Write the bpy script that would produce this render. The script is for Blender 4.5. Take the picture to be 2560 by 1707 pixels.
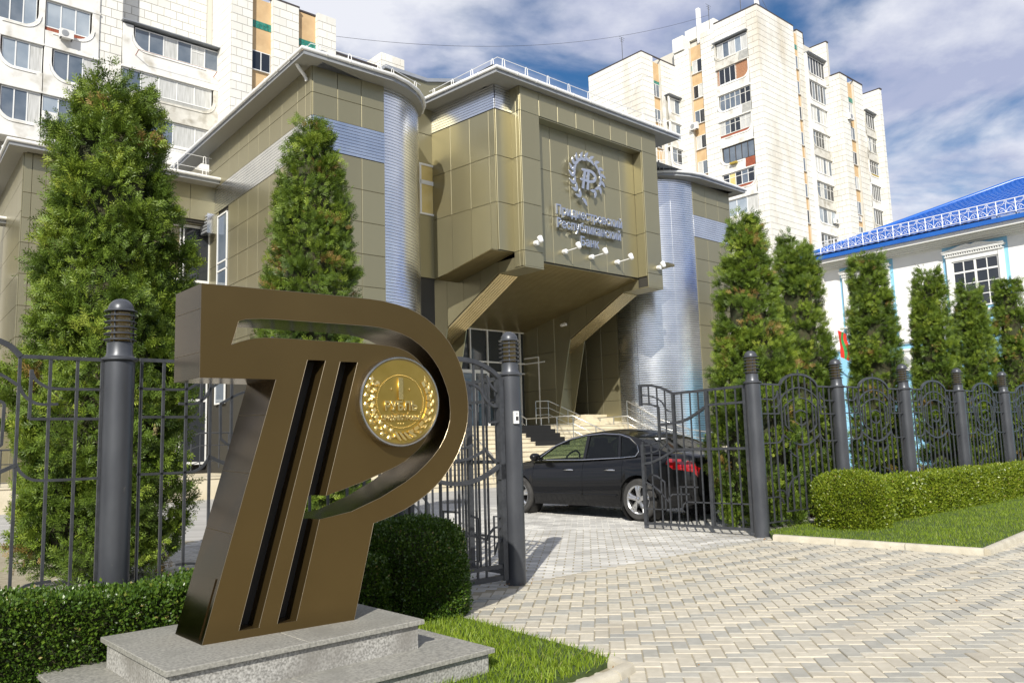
import bpy, math, random
import numpy as np
from mathutils import Matrix, Vector
from math import sin, cos, radians, pi, sqrt, atan2, tan

random.seed(7)
RNG = np.random.default_rng(11)
S = bpy.context.scene
COL = S.collection
for _o in list(bpy.data.objects):
    bpy.data.objects.remove(_o)

# ------------------------------------------------------------------ camera
EYE = 1.4
PITCH, ROLL = radians(7.15), radians(-1.68)
_A = np.array([[1, 0, 0], [0, sin(PITCH), -cos(PITCH)], [0, cos(PITCH), sin(PITCH)]])
_c, _s = cos(ROLL), sin(ROLL)
_M = np.array([[_c, -_s, 0], [_s, _c, 0], [0, 0, 1]]) @ _A      # world -> (right, down, forward)
cam_d = bpy.data.cameras.new('camera')
cam = bpy.data.objects.new('camera', cam_d)
COL.objects.link(cam)
cam.matrix_world = Matrix(((_M[0][0], -_M[1][0], -_M[2][0], 0), (_M[0][1], -_M[1][1], -_M[2][1], 0),
                           (_M[0][2], -_M[1][2], -_M[2][2], EYE), (0, 0, 0, 1)))
cam_d.sensor_width = 36.0
cam_d.lens = 2030 / 2560 * 36
cam_d.clip_start, cam_d.clip_end = 0.1, 3000
S.camera = cam

# ------------------------------------------------------------------ light
SUN_EL, SUN_AZ = radians(34), radians(189)       # azimuth clockwise from +Y, where the sun stands
w = bpy.data.worlds.new('World'); S.world = w; w.use_nodes = True
nt = w.node_tree; nt.nodes.clear()
N = nt.nodes.new; L = nt.links.new
out = N('ShaderNodeOutputWorld'); bg = N('ShaderNodeBackground'); L(bg.outputs[0], out.inputs[0])
sky = N('ShaderNodeTexSky'); sky.sky_type = 'NISHITA'; sky.sun_disc = False
sky.sun_elevation = SUN_EL; sky.sun_rotation = SUN_AZ
sky.altitude = 50; sky.air_density = 1.0; sky.dust_density = 0.4; sky.ozone_density = 4.0
bg.inputs['Strength'].default_value = 0.080
tc = N('ShaderNodeTexCoord'); sx = N('ShaderNodeSeparateXYZ'); L(tc.outputs['Generated'], sx.inputs[0])
zc = N('ShaderNodeMath'); zc.operation = 'MAXIMUM'; L(sx.outputs['Z'], zc.inputs[0]); zc.inputs[1].default_value = 0.0
za = N('ShaderNodeMath'); za.operation = 'ADD'; L(zc.outputs[0], za.inputs[0]); za.inputs[1].default_value = 0.22
dx = N('ShaderNodeMath'); dx.operation = 'DIVIDE'; L(sx.outputs['X'], dx.inputs[0]); L(za.outputs[0], dx.inputs[1])
dy = N('ShaderNodeMath'); dy.operation = 'DIVIDE'; L(sx.outputs['Y'], dy.inputs[0]); L(za.outputs[0], dy.inputs[1])
cb = N('ShaderNodeCombineXYZ'); L(dx.outputs[0], cb.inputs[0]); L(dy.outputs[0], cb.inputs[1])
n1 = N('ShaderNodeTexNoise'); n1.inputs['Scale'].default_value = 2.1; n1.inputs['Detail'].default_value = 9
n1.inputs['Roughness'].default_value = 0.52; n1.inputs['Distortion'].default_value = 0.35
mp = N('ShaderNodeMapping'); mp.inputs['Location'].default_value = (3.7, 1.2, 0.4); L(cb.outputs[0], mp.inputs[0]); L(mp.outputs[0], n1.inputs['Vector'])
cr = N('ShaderNodeValToRGB'); cr.color_ramp.elements[0].position = 0.36; cr.color_ramp.elements[1].position = 0.52
cr.color_ramp.interpolation = 'EASE'
L(n1.outputs['Fac'], cr.inputs[0])
n2 = N('ShaderNodeTexNoise'); n2.inputs['Scale'].default_value = 3.2; n2.inputs['Detail'].default_value = 10; n2.inputs['Roughness'].default_value = 0.58
L(mp.outputs[0], n2.inputs['Vector'])
cr2 = N('ShaderNodeValToRGB')
cr2.color_ramp.elements[0].position = 0.40; cr2.color_ramp.elements[0].color = (5.0, 5.4, 7.3, 1)
cr2.color_ramp.elements[1].position = 0.62; cr2.color_ramp.elements[1].color = (9.6, 9.7, 10.3, 1)
L(n2.outputs['Fac'], cr2.inputs[0])
mx = N('ShaderNodeMix'); mx.data_type = 'RGBA'
cf = N('ShaderNodeMath'); cf.operation = 'MULTIPLY'; L(cr.outputs[0], cf.inputs[0]); cf.inputs[1].default_value = 0.9
L(cf.outputs[0], mx.inputs[0]); hs = N('ShaderNodeHueSaturation'); hs.inputs['Saturation'].default_value = 1.22; L(sky.outputs[0], hs.inputs['Color']); L(hs.outputs[0], mx.inputs[6]); L(cr2.outputs[0], mx.inputs[7])
L(mx.outputs[2], bg.inputs['Color'])

sd = bpy.data.lights.new('sun', 'SUN'); sun = bpy.data.objects.new('sun', sd); COL.objects.link(sun)
sd.energy = 4.5; sd.angle = radians(0.53); sd.color = (1.0, 0.955, 0.86)
_to = Vector((sin(SUN_AZ) * cos(SUN_EL), cos(SUN_AZ) * cos(SUN_EL), sin(SUN_EL)))
sun.rotation_euler = _to.to_track_quat('Z', 'Y').to_euler(); sun.location = _to * 60

S.view_settings.view_transform = 'Standard'; S.view_settings.look = 'None'
S.view_settings.exposure = 0.30; S.view_settings.gamma = 1.0; S.view_settings.use_curve_mapping = False
S.render.engine = 'CYCLES'
try:
    S.cycles.max_bounces = 7; S.cycles.transparent_max_bounces = 12
    S.cycles.caustics_reflective = True; S.cycles.blur_glossy = 0.6; S.cycles.caustics_refractive = False
    S.cycles.use_denoising = True
    S.cycles.sample_clamp_indirect = 6
except Exception:
    pass

# ------------------------------------------------------------------ helpers
def gz(y):
    return 0.008 * (min(max(y, -5), 30) - 8.0)

def az2rz(az):                 # azimuth (clockwise from +Y, degrees) of local X -> rotation about Z
    return radians(90 - az)

def tag(o, label=None, cat=None, group=None, kind=None):
    if label: o['label'] = label
    if cat: o['category'] = cat
    if group: o['group'] = group
    if kind: o['kind'] = kind
    return o

def thing(name, label, cat, loc=(0, 0, 0), rz=0.0, group=None):
    o = bpy.data.objects.new(name, None); COL.objects.link(o)
    o.location = loc; o.rotation_euler = (0, 0, rz); o.empty_display_size = 0.2
    return tag(o, label, cat, group)

def link(name, me, parent=None, loc=None, rot=None):
    o = bpy.data.objects.new(name, me); COL.objects.link(o)
    if parent is not None: o.parent = parent
    if loc is not None: o.location = loc
    if rot is not None: o.rotation_euler = rot
    return o

class MB:
    """collects verts and faces, builds ONE mesh object"""
    def __init__(s): s.v = []; s.f = []; s.m = []
    def add(s, vs, fs, mi=0):
        b = len(s.v); s.v.extend([tuple(p) for p in vs])
        for f in fs: s.f.append(tuple(i + b for i in f)); s.m.append(mi)
        return s
    def box(s, x0, x1, y0, y1, z0, z1, mi=0):
        if x0 > x1: x0, x1 = x1, x0
        if y0 > y1: y0, y1 = y1, y0
        vs = [(x, y, z) for z in (z0, z1) for y in (y0, y1) for x in (x0, x1)]
        return s.add(vs, [(0, 2, 3, 1), (4, 5, 7, 6), (0, 1, 5, 4), (2, 6, 7, 3), (0, 4, 6, 2), (1, 3, 7, 5)], mi)
    def hexa(s, a, b, c, d, off, mi=0):
        """quad abcd extruded by vector off"""
        vs = [Vector(p) for p in (a, b, c, d)]; o = Vector(off)
        vs = vs + [p + o for p in vs]
        return s.add(vs, [(0, 1, 2, 3), (7, 6, 5, 4), (0, 4, 5, 1), (1, 5, 6, 2), (2, 6, 7, 3), (3, 7, 4, 0)], mi)
    def tube(s, pts, r, n=8, mi=0, closed=False, square=False, up=None, r2=None):
        pts = [Vector(p) for p in pts]; k = len(pts)
        if square: n = 4
        rings = []
        ref = Vector(up) if up else None
        for i, p in enumerate(pts):
            if closed: t = pts[(i + 1) % k] - pts[i - 1]
            elif i == 0: t = pts[1] - p
            elif i == k - 1: t = p - pts[i - 1]
            else: t = (pts[i + 1] - p).normalized() + (p - pts[i - 1]).normalized()
            if t.length < 1e-9: t = Vector((0, 0, 1))
            t.normalize()
            u = ref or (Vector((0, 0, 1)) if abs(t.z) < 0.9 else Vector((0, 1, 0)))
            a = t.cross(u)
            if a.length < 1e-4: a = t.cross(Vector((1, 0.3, 0)))
            a.normalize(); b = a.cross(t)
            rr = r if not isinstance(r, (list, tuple)) else r[i]
            rb = rr if r2 is None else r2
            ph = pi / 4 if square else 0
            q = sqrt(2) if square else 1
            rings.append([p + a * (rr * q * cos(ph + 2 * pi * j / n)) + b * (rb * q * sin(ph + 2 * pi * j / n)) for j in range(n)])
        vs = [p for ring in rings for p in ring]; fs = []
        for i in range(k if closed else k - 1):
            i2 = (i + 1) % k
            for j in range(n):
                j2 = (j + 1) % n
                fs.append((i * n + j, i * n + j2, i2 * n + j2, i2 * n + j))
        if not closed:
            fs.append(tuple(range(n))[::-1]); fs.append(tuple((k - 1) * n + j for j in range(n)))
        return s.add(vs, fs, mi)
    def lathe(s, prof, n=20, c=(0, 0, 0), axis='z', mi=0, cap=True):
        vs = []
        for r, h in prof:
            for j in range(n):
                a = 2 * pi * j / n; x, y = r * cos(a), r * sin(a)
                if axis == 'z': vs.append((c[0] + x, c[1] + y, c[2] + h))
                elif axis == 'y': vs.append((c[0] + x, c[1] + h, c[2] + y))
                else: vs.append((c[0] + h, c[1] + x, c[2] + y))
        fs = []
        for i in range(len(prof) - 1):
            for j in range(n):
                j2 = (j + 1) % n
                fs.append((i * n + j, i * n + j2, (i + 1) * n + j2, (i + 1) * n + j))
        if cap:
            fs.append(tuple(range(n))[::-1]); fs.append(tuple((len(prof) - 1) * n + j for j in range(n)))
        return s.add(vs, fs, mi)
    def xf(s, M):
        s.v = [tuple(M @ Vector(p)) for p in s.v]; return s
    def mesh(s, name, mats, smooth=None):
        me = bpy.data.meshes.new(name); me.from_pydata(s.v, [], s.f); me.validate(); me.update()
        if not isinstance(mats, (list, tuple)): mats = [mats]
        for m in mats: me.materials.append(m)
        if len(mats) > 1: me.polygons.foreach_set('material_index', s.m[:len(me.polygons)])
        if smooth is not None:
            me.shade_smooth()
            if smooth < 180: me.set_sharp_from_angle(angle=radians(smooth))
        return me
    def build(s, name, mats, parent=None, smooth=None, loc=None, rot=None):
        return link(name, s.mesh(name, mats, smooth), parent, loc, rot)

def fill_poly(loops, d0, d1, name='poly', caps='BOTH', bevel=0.0):
    """2-D loops with holes -> mesh in XY plane extruded z d0..d1"""
    cu = bpy.data.curves.new(name, 'CURVE'); cu.dimensions = '2D'; cu.fill_mode = caps
    for lp in loops:
        sp = cu.splines.new('POLY'); sp.points.add(len(lp) - 1); sp.use_cyclic_u = True
        for p, q in zip(sp.points, lp): p.co = (q[0], q[1], 0, 1)
    cu.extrude = abs(d1 - d0) / 2; cu.bevel_depth = bevel; cu.bevel_resolution = 1
    o = bpy.data.objects.new(name, cu); COL.objects.link(o)
    bpy.context.view_layer.update()
    me = bpy.data.meshes.new_from_object(o.evaluated_get(bpy.context.evaluated_depsgraph_get()))
    bpy.data.objects.remove(o); bpy.data.curves.remove(cu)
    me.transform(Matrix.Translation((0, 0, (d0 + d1) / 2)))
    me.materials.clear()
    return me

def text_mesh(body, size, depth, align='LEFT', name='lettering', shear=0.0, offset=0.0, bevel=0.0, space=1.0):
    cu = bpy.data.curves.new(name, 'FONT'); cu.body = body; cu.size = size; cu.extrude = depth / 2
    cu.align_x = align; cu.shear = shear; cu.offset = offset; cu.bevel_depth = bevel; cu.resolution_u = 3
    cu.space_character = space
    o = bpy.data.objects.new(name, cu); COL.objects.link(o); bpy.context.view_layer.update()
    me = bpy.data.meshes.new_from_object(o.evaluated_get(bpy.context.evaluated_depsgraph_get()))
    bpy.data.objects.remove(o); bpy.data.curves.remove(cu); me.materials.clear()
    return me

UPRIGHT = Matrix(((1, 0, 0, 0), (0, 0, -1, 0), (0, 1, 0, 0), (0, 0, 0, 1)))   # XY drawing -> XZ wall, +z drawing -> -y (outward)

def join_mesh(name, meshes, mat, smooth=None):
    mb = MB()
    for me in meshes:
        mb.add([tuple(v.co) for v in me.vertices], [tuple(p.vertices) for p in me.polygons])
    m = bpy.data.meshes.new(name); m.from_pydata(mb.v, [], mb.f); m.update()
    for x in (mat if isinstance(mat, (list, tuple)) else [mat]): m.materials.append(x)
    if smooth is not None:
        m.shade_smooth(); m.set_sharp_from_angle(angle=radians(smooth))
    return m

def copy_tree(o, parent=None, loc=None, rz=None):
    c = o.copy(); COL.objects.link(c)
    if parent is not None: c.parent = parent
    if loc is not None: c.location = loc
    if rz is not None: c.rotation_euler = (0, 0, rz)
    for ch in o.children: copy_tree(ch, c)
    return c

def arc(cx, cy, r, a0, a1, n=8):
    return [(cx + r * cos(radians(a0 + (a1 - a0) * i / n)), cy + r * sin(radians(a0 + (a1 - a0) * i / n))) for i in range(n + 1)]

def smooth_path(pts, n=4):
    P = [Vector(p) for p in pts]
    if len(P) < 3: return P
    out = []
    for i in range(len(P) - 1):
        p0 = P[max(i - 1, 0)]; p1 = P[i]; p2 = P[i + 1]; p3 = P[min(i + 2, len(P) - 1)]
        for k in range(n):
            t = k / n
            out.append(0.5 * ((2 * p1) + (p2 - p0) * t + (2 * p0 - 5 * p1 + 4 * p2 - p3) * t * t + (3 * p1 - p0 - 3 * p2 + p3) * t ** 3))
    out.append(P[-1]); return out

# ------------------------------------------------------------------ materials
def mat(name, c1, c2=None, rough=0.6, metal=0.0, scale=4.0, bump=0.0, bscale=60.0, detail=6, spec=0.5,
        rough_var=0.0, pos=False, tint=None, stretch=None, c3=None, s3=0.8, coat=0.0, wear=None):
    m = bpy.data.materials.new(name); m.use_nodes = True
    t = m.node_tree; b = t.nodes['Principled BSDF']; n = t.nodes.new; l = t.links.new
    b.inputs['Roughness'].default_value = rough; b.inputs['Metallic'].default_value = metal
    b.inputs['Specular IOR Level'].default_value = spec
    if coat: b.inputs['Coat Weight'].default_value = coat; b.inputs['Coat Roughness'].default_value = 0.03
    cd = n('ShaderNodeTexCoord'); vec = cd.outputs['Object']
    if pos: gp = n('ShaderNodeNewGeometry'); vec = gp.outputs['Position']
    if stretch:
        mpn = n('ShaderNodeMapping'); mpn.inputs['Scale'].default_value = stretch; l(vec, mpn.inputs[0]); vec = mpn.outputs[0]
    col = None
    if c2 is not None:
        tx = n('ShaderNodeTexNoise'); tx.inputs['Scale'].default_value = scale; tx.inputs['Detail'].default_value = detail
        l(vec, tx.inputs['Vector'])
        rp = n('ShaderNodeValToRGB'); rp.color_ramp.elements[0].position = 0.34; rp.color_ramp.elements[1].position = 0.66
        rp.color_ramp.elements[0].color = (*c1, 1); rp.color_ramp.elements[1].color = (*c2, 1)
        l(tx.outputs['Fac'], rp.inputs[0]); col = rp.outputs[0]
        if rough_var:
            mr = n('ShaderNodeMapRange'); mr.inputs[3].default_value = rough - rough_var; mr.inputs[4].default_value = rough + rough_var
            l(tx.outputs['Fac'], mr.inputs[0]); l(mr.outputs[0], b.inputs['Roughness'])
    if c3 is not None:                                     # a second, larger stain layer
        tx3 = n('ShaderNodeTexNoise'); tx3.inputs['Scale'].default_value = s3; tx3.inputs['Detail'].default_value = 8
        l(vec, tx3.inputs['Vector'])
        r3 = n('ShaderNodeValToRGB'); r3.color_ramp.elements[0].position = 0.52; r3.color_ramp.elements[1].position = 0.74
        l(tx3.outputs['Fac'], r3.inputs[0])
        mm = n('ShaderNodeMix'); mm.data_type = 'RGBA'; l(r3.outputs[0], mm.inputs[0]); l(col, mm.inputs[6]); mm.inputs[7].default_value = (*c3, 1)
        col = mm.outputs[2]
    if tint:                                               # per-piece variation from attribute 'tint' or from the object's own random
        if tint[0] == 'attr':
            at = n('ShaderNodeAttribute'); at.attribute_name = 'tint'; fac = at.outputs['Fac']
        else:
            oi = n('ShaderNodeObjectInfo'); fac = oi.outputs['Random']
        mr = n('ShaderNodeMapRange'); mr.inputs[3].default_value = tint[1]; mr.inputs[4].default_value = tint[2]; l(fac, mr.inputs[0])
        hv = n('ShaderNodeHueSaturation'); l(mr.outputs[0], hv.inputs['Value'])
        if col is not None: l(col, hv.inputs['Color'])
        else: hv.inputs['Color'].default_value = (*c1, 1)
        col = hv.outputs[0]
    if wear:                                               # small worn spots
        tw = n('ShaderNodeTexNoise'); tw.inputs['Scale'].default_value = wear[1]; tw.inputs['Detail'].default_value = 10
        tw.inputs['Roughness'].default_value = 0.7; l(vec, tw.inputs['Vector'])
        rw = n('ShaderNodeValToRGB'); rw.color_ramp.elements[0].position = wear[2]; rw.color_ramp.elements[1].position = wear[2] + 0.06
        l(tw.outputs['Fac'], rw.inputs[0])
        mm = n('ShaderNodeMix'); mm.data_type = 'RGBA'; l(rw.outputs[0], mm.inputs[0]); mm.inputs[7].default_value = (*wear[0], 1)
        if col is not None: l(col, mm.inputs[6])
        else: mm.inputs[6].default_value = (*c1, 1)
        col = mm.outputs[2]
    if col is not None: l(col, b.inputs['Base Color'])
    else: b.inputs['Base Color'].default_value = (*c1, 1)
    if bump:
        tb = n('ShaderNodeTexNoise'); tb.inputs['Scale'].default_value = bscale; tb.inputs['Detail'].default_value = 5
        l(vec, tb.inputs['Vector'])
        bm = n('ShaderNodeBump'); bm.inputs['Strength'].default_value = bump; bm.inputs['Distance'].default_value = 0.01
        l(tb.outputs['Fac'], bm.inputs['Height']); l(bm.outputs[0], b.inputs['Normal'])
    return m

def leaf_mat(name, stops, rough=0.5, trans=0.3, spec=0.4):
    """foliage: colour ramp over the per-leaf attribute 'tint'"""
    m = bpy.data.materials.new(name); m.use_nodes = True
    t = m.node_tree; b = t.nodes['Principled BSDF']; n = t.nodes.new; l = t.links.new
    at = n('ShaderNodeAttribute'); at.attribute_name = 'tint'
    rp = n('ShaderNodeValToRGB'); e = rp.color_ramp.elements
    while len(e) < len(stops): e.new(0.5)
    for i, (p, c) in enumerate(stops): e[i].position = p; e[i].color = (*c, 1)
    l(at.outputs['Fac'], rp.inputs[0]); l(rp.outputs[0], b.inputs['Base Color'])
    b.inputs['Roughness'].default_value = rough; b.inputs['Specular IOR Level'].default_value = spec
    tr = n('ShaderNodeBsdfTranslucent'); l(rp.outputs[0], tr.inputs['Color'])
    mx_ = n('ShaderNodeMixShader'); mx_.inputs[0].default_value = trans
    l(b.outputs[0], mx_.inputs[1]); l(tr.outputs[0], mx_.inputs[2]); l(mx_.outputs[0], t.nodes['Material Output'].inputs[0])
    return m

M = {}
M['bronze'] = mat('brushed_bronze', (0.130, 0.088, 0.033), (0.152, 0.104, 0.039), rough=0.33, metal=0.80, scale=1.1, rough_var=0.04, bump=0.015, bscale=220, wear=((0.36, 0.30, 0.22), 42, 0.775))
M['bronze_polished'] = mat('polished_bronze', (0.135, 0.095, 0.045), (0.160, 0.112, 0.053), rough=0.20, metal=1.0, scale=1.5, rough_var=0.03, bump=0.04, bscale=2.0)
M['black_recess'] = mat('black_painted_recess', (0.008, 0.008, 0.008), rough=0.6)
M['edge'] = mat('bright_edge_metal', (0.36, 0.30, 0.21), rough=0.3, metal=0.8)
M['gold'] = mat('gold_coin_metal', (0.40, 0.285, 0.065), (0.45, 0.325, 0.085), rough=0.42, metal=0.95, scale=8, rough_var=0.05)
M['gold_relief'] = mat('polished_gold_relief_lit_tone', (0.78, 0.60, 0.24), (0.82, 0.64, 0.27), rough=0.24, metal=1.0, scale=8)  # polished relief; base colour lightened for the light raised parts catch
M['steel_rim'] = mat('bright_steel_rim', (0.55, 0.53, 0.50), (0.66, 0.64, 0.60), rough=0.22, metal=1.0, scale=20)
M['granite'] = mat('speckled_granite', (0.19, 0.185, 0.17), (0.47, 0.46, 0.43), rough=0.7, scale=75, detail=3, bump=0.12, bscale=120, c3=(0.20, 0.19, 0.17), s3=2.2)
M['granite_top'] = mat('weathered_granite_slab', (0.20, 0.195, 0.175), (0.35, 0.34, 0.30), rough=0.55, scale=60, detail=4, bump=0.08, bscale=100, c3=(0.22, 0.215, 0.19), s3=3.5)
M['iron'] = mat('dark_painted_iron', (0.045, 0.048, 0.054), (0.066, 0.070, 0.078), rough=0.42, metal=0.25, scale=14, bump=0.06, bscale=40, wear=((0.20, 0.17, 0.14), 20, 0.66))
M['post'] = mat('grey_painted_post', (0.060, 0.064, 0.074), (0.082, 0.087, 0.098), rough=0.36, metal=0.3, scale=5, rough_var=0.06, bump=0.05, bscale=14, wear=((0.20, 0.185, 0.165), 11, 0.66), stretch=(1, 1, 0.45))
M['lamp_glass'] = mat('amber_lamp_glass', (0.36, 0.27, 0.11), rough=0.2)
M['cladding'] = mat('olive_gold_cladding', (0.300, 0.272, 0.168), (0.318, 0.289, 0.180), rough=0.32, metal=0.60, scale=1.1, rough_var=0.04, tint=('obj', 0.94, 1.05), stretch=(1, 1, 0.3))
M['joint'] = mat('dark_cladding_joint', (0.035, 0.032, 0.025), rough=0.8)
M['slat_gold'] = mat('bronze_ribbed_soffit', (0.30, 0.245, 0.12), (0.34, 0.28, 0.14), rough=0.30, metal=0.75, scale=2)
M['strut'] = mat('sunlit_tone_bronze_strut_sheet', (0.52, 0.44, 0.26), (0.58, 0.50, 0.31), rough=0.27, metal=0.75, scale=2)  # soffit bronze lightened: the sun on the struts is in the colour
M['glass_tan'] = mat('window_glass_with_painted_tan_reflection', (0.26, 0.21, 0.11), (0.34, 0.28, 0.16), rough=0.06, scale=0.8, spec=0.7)  # reflection of the tan cladding painted into the pane colour
M['silver'] = mat('silver_ribbed_sheet', (0.74, 0.75, 0.77), (0.86, 0.865, 0.87), rough=0.25, metal=1.0, scale=1.4, rough_var=0.04, bump=0.012, bscale=1.6)
M['soffit'] = mat('grey_soffit', (0.30, 0.29, 0.25), rough=0.6)
M['fascia_grey'] = mat('grey_metal_fascia', (0.28, 0.29, 0.30), (0.33, 0.34, 0.35), rough=0.5, metal=0.2)
M['white_pvc'] = mat('white_gutter_plastic', (0.76, 0.75, 0.71), (0.82, 0.81, 0.78), rough=0.35, scale=6)
M['white_metal'] = mat('white_painted_metal', (0.78, 0.78, 0.77), rough=0.4)
M['steel'] = mat('brushed_stainless_rail', (0.55, 0.55, 0.53), rough=0.28, metal=0.9)
M['glass_dark'] = mat('dark_window_glass', (0.030, 0.034, 0.040), rough=0.05, spec=0.7)
M['glass_blue'] = mat('bluish_window_glass', (0.10, 0.13, 0.17), (0.17, 0.20, 0.24), rough=0.06, scale=0.8, spec=0.7)
M['glass_curtain'] = mat('curtained_window_glass', (0.46, 0.46, 0.43), (0.62, 0.62, 0.60), rough=0.12, scale=2.5, stretch=(5, 5, 0.4), spec=0.7)
M['glass_yellow'] = mat('yellow_curtained_glass', (0.66, 0.50, 0.17), (0.74, 0.60, 0.26), rough=0.12, scale=1.5, spec=0.7)
M['glass_light'] = mat('glass_with_painted_sky_reflection', (0.24, 0.29, 0.35), (0.38, 0.43, 0.48), rough=0.06, scale=0.6, spec=0.7)  # bright sky reflection painted as a lighter pane colour
M['glass_block'] = mat('green_glass_block', (0.02, 0.16, 0.12), (0.06, 0.28, 0.22), rough=0.15, scale=5)
M['frame_white'] = mat('white_window_frame', (0.78, 0.78, 0.76), rough=0.4)
M['frame_old'] = mat('weathered_white_frame', (0.62, 0.61, 0.56), (0.74, 0.73, 0.69), rough=0.6, scale=5)
M['frame_dark'] = mat('dark_brown_frame', (0.05, 0.035, 0.022), rough=0.5)
M['tile'] = mat('cream_facade_tile', (0.73, 0.715, 0.655), (0.79, 0.775, 0.72), rough=0.7, scale=0.9, tint=('obj', 0.94, 1.04), c3=(0.60, 0.55, 0.45), s3=0.30, bump=0.05, bscale=20, pos=True, stretch=(1, 1, 0.35))
M['tile_attr'] = mat('cream_facade_tile_far', (0.73, 0.715, 0.655), (0.79, 0.775, 0.72), rough=0.7, scale=0.9, tint=('attr', 0.94, 1.04), c3=(0.60, 0.55, 0.45), s3=0.30, pos=True, stretch=(1, 1, 0.35))
M['tile_joint'] = mat('tile_joint_mortar', (0.58, 0.555, 0.49), rough=0.9)
M['plaster'] = mat('white_balcony_plaster', (0.73, 0.72, 0.68), (0.79, 0.78, 0.75), rough=0.8, scale=1.2, c3=(0.46, 0.43, 0.36), s3=0.9, bump=0.08, bscale=25)
M['plaster_old'] = mat('stained_balcony_plaster', (0.50, 0.48, 0.42), (0.66, 0.64, 0.58), rough=0.85, scale=1.6, c3=(0.30, 0.27, 0.21), s3=1.3, bump=0.1, bscale=25)
M['tan'] = mat('tan_render', (0.56, 0.38, 0.20), (0.62, 0.44, 0.24), rough=0.85, scale=1.3, c3=(0.48, 0.32, 0.17), s3=0.8, bump=0.06, bscale=30)
M['brick'] = mat('red_brick', (0.36, 0.17, 0.09), (0.45, 0.23, 0.12), rough=0.85, scale=6, tint=('obj', 0.85, 1.1))
M['rust'] = mat('rust_red_sheet', (0.27, 0.07, 0.035), (0.34, 0.10, 0.05), rough=0.6, scale=3)
M['sheet_grey'] = mat('grey_profiled_sheet', (0.36, 0.36, 0.34), (0.46, 0.46, 0.43), rough=0.6, scale=3)
M['sheet_yellow'] = mat('ochre_sheet', (0.38, 0.28, 0.05), rough=0.6)
M['roof_dark'] = mat('dark_roof_edge', (0.055, 0.045, 0.045), rough=0.7)
M['roof_grey'] = mat('grey_sheet_roof', (0.30, 0.32, 0.35), (0.36, 0.38, 0.41), rough=0.4, metal=0.3, scale=2)
M['stair'] = mat('cream_stone_step', (0.62, 0.55, 0.40), (0.69, 0.62, 0.47), rough=0.6, scale=2.5, c3=(0.54, 0.47, 0.34), s3=1.5, bump=0.03)
M['carpet'] = mat('black_stair_mat', (0.012, 0.012, 0.012), rough=0.95)
M['blue_roof'] = mat('bright_blue_roof_sheet', (0.014, 0.105, 0.43), (0.018, 0.125, 0.48), rough=0.28, scale=3, spec=0.6)
M['wall_white'] = mat('white_wall_render', (0.77, 0.77, 0.76), (0.80, 0.80, 0.79), rough=0.8, scale=1.5, bump=0.03, bscale=40)
M['wall_sky'] = mat('pale_blue_wall_render', (0.25, 0.53, 0.74), (0.28, 0.56, 0.77), rough=0.8, scale=1.5)
M['trim_white'] = mat('white_plaster_trim', (0.78, 0.78, 0.76), rough=0.7)
M['cornice'] = mat('white_cornice_boards', (0.66, 0.66, 0.62), rough=0.6)
M['beige_obj'] = mat('beige_paver', (0.475, 0.435, 0.345), (0.545, 0.50, 0.405), rough=0.85, scale=18, tint=('obj', 0.91, 1.05), bump=0.2, bscale=150, c3=(0.40, 0.36, 0.285), s3=0.9, pos=True)
M['grey_obj'] = mat('grey_paver', (0.370, 0.355, 0.305), (0.430, 0.412, 0.355), rough=0.85, scale=18, tint=('obj', 0.91, 1.05), bump=0.2, bscale=150, c3=(0.30, 0.30, 0.275), s3=0.9, pos=True)
M['beige_attr'] = mat('beige_paver_far', (0.475, 0.435, 0.345), (0.545, 0.50, 0.405), rough=0.85, scale=18, tint=('attr', 0.91, 1.05), bump=0.2, bscale=150, c3=(0.40, 0.36, 0.285), s3=0.9, pos=True)
M['grey_attr'] = mat('grey_paver_far', (0.370, 0.355, 0.305), (0.430, 0.412, 0.355), rough=0.85, scale=18, tint=('attr', 0.91, 1.05), bump=0.2, bscale=150, c3=(0.30, 0.30, 0.275), s3=0.9, pos=True)
M['sand'] = mat('sandy_paving_joint', (0.27, 0.235, 0.16), (0.36, 0.32, 0.23), rough=0.95, scale=9)
M['court'] = mat('worn_courtyard_paver', (0.44, 0.43, 0.40), (0.60, 0.585, 0.545), rough=0.85, scale=1.8, tint=('attr', 0.78, 1.12), bump=0.15, bscale=60, c3=(0.31, 0.30, 0.28), s3=1.1)
M['court_base'] = mat('courtyard_concrete', (0.34, 0.33, 0.305), (0.46, 0.445, 0.415), rough=0.9, scale=1.2, stretch=(0.5, 2.5, 1), c3=(0.33, 0.32, 0.30), s3=0.6)
M['earth'] = mat('ground_surface', (0.22, 0.21, 0.18), (0.30, 0.29, 0.25), rough=0.95, scale=0.6)
M['soil'] = mat('lawn_soil', (0.035, 0.06, 0.012), (0.06, 0.09, 0.02), rough=0.95, scale=20)
M['kerb'] = mat('pale_concrete_kerb', (0.46, 0.42, 0.33), (0.56, 0.52, 0.42), rough=0.85, scale=8, bump=0.15, bscale=60, c3=(0.40, 0.36, 0.28), s3=3)
M['bark'] = mat('thuja_bark', (0.09, 0.06, 0.04), (0.14, 0.095, 0.065), rough=0.95, scale=20, stretch=(1, 1, 0.2), bump=0.3, bscale=30)
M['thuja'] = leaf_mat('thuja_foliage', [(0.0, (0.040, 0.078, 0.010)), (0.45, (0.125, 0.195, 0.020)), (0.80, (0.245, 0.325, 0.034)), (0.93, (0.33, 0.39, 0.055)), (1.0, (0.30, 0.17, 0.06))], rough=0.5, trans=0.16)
M['thuja_core'] = mat('dark_foliage_core', (0.030, 0.042, 0.014), (0.05, 0.045, 0.02), rough=0.95, scale=12)  # solid dark core filling crowns and hedges behind the leaves
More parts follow.
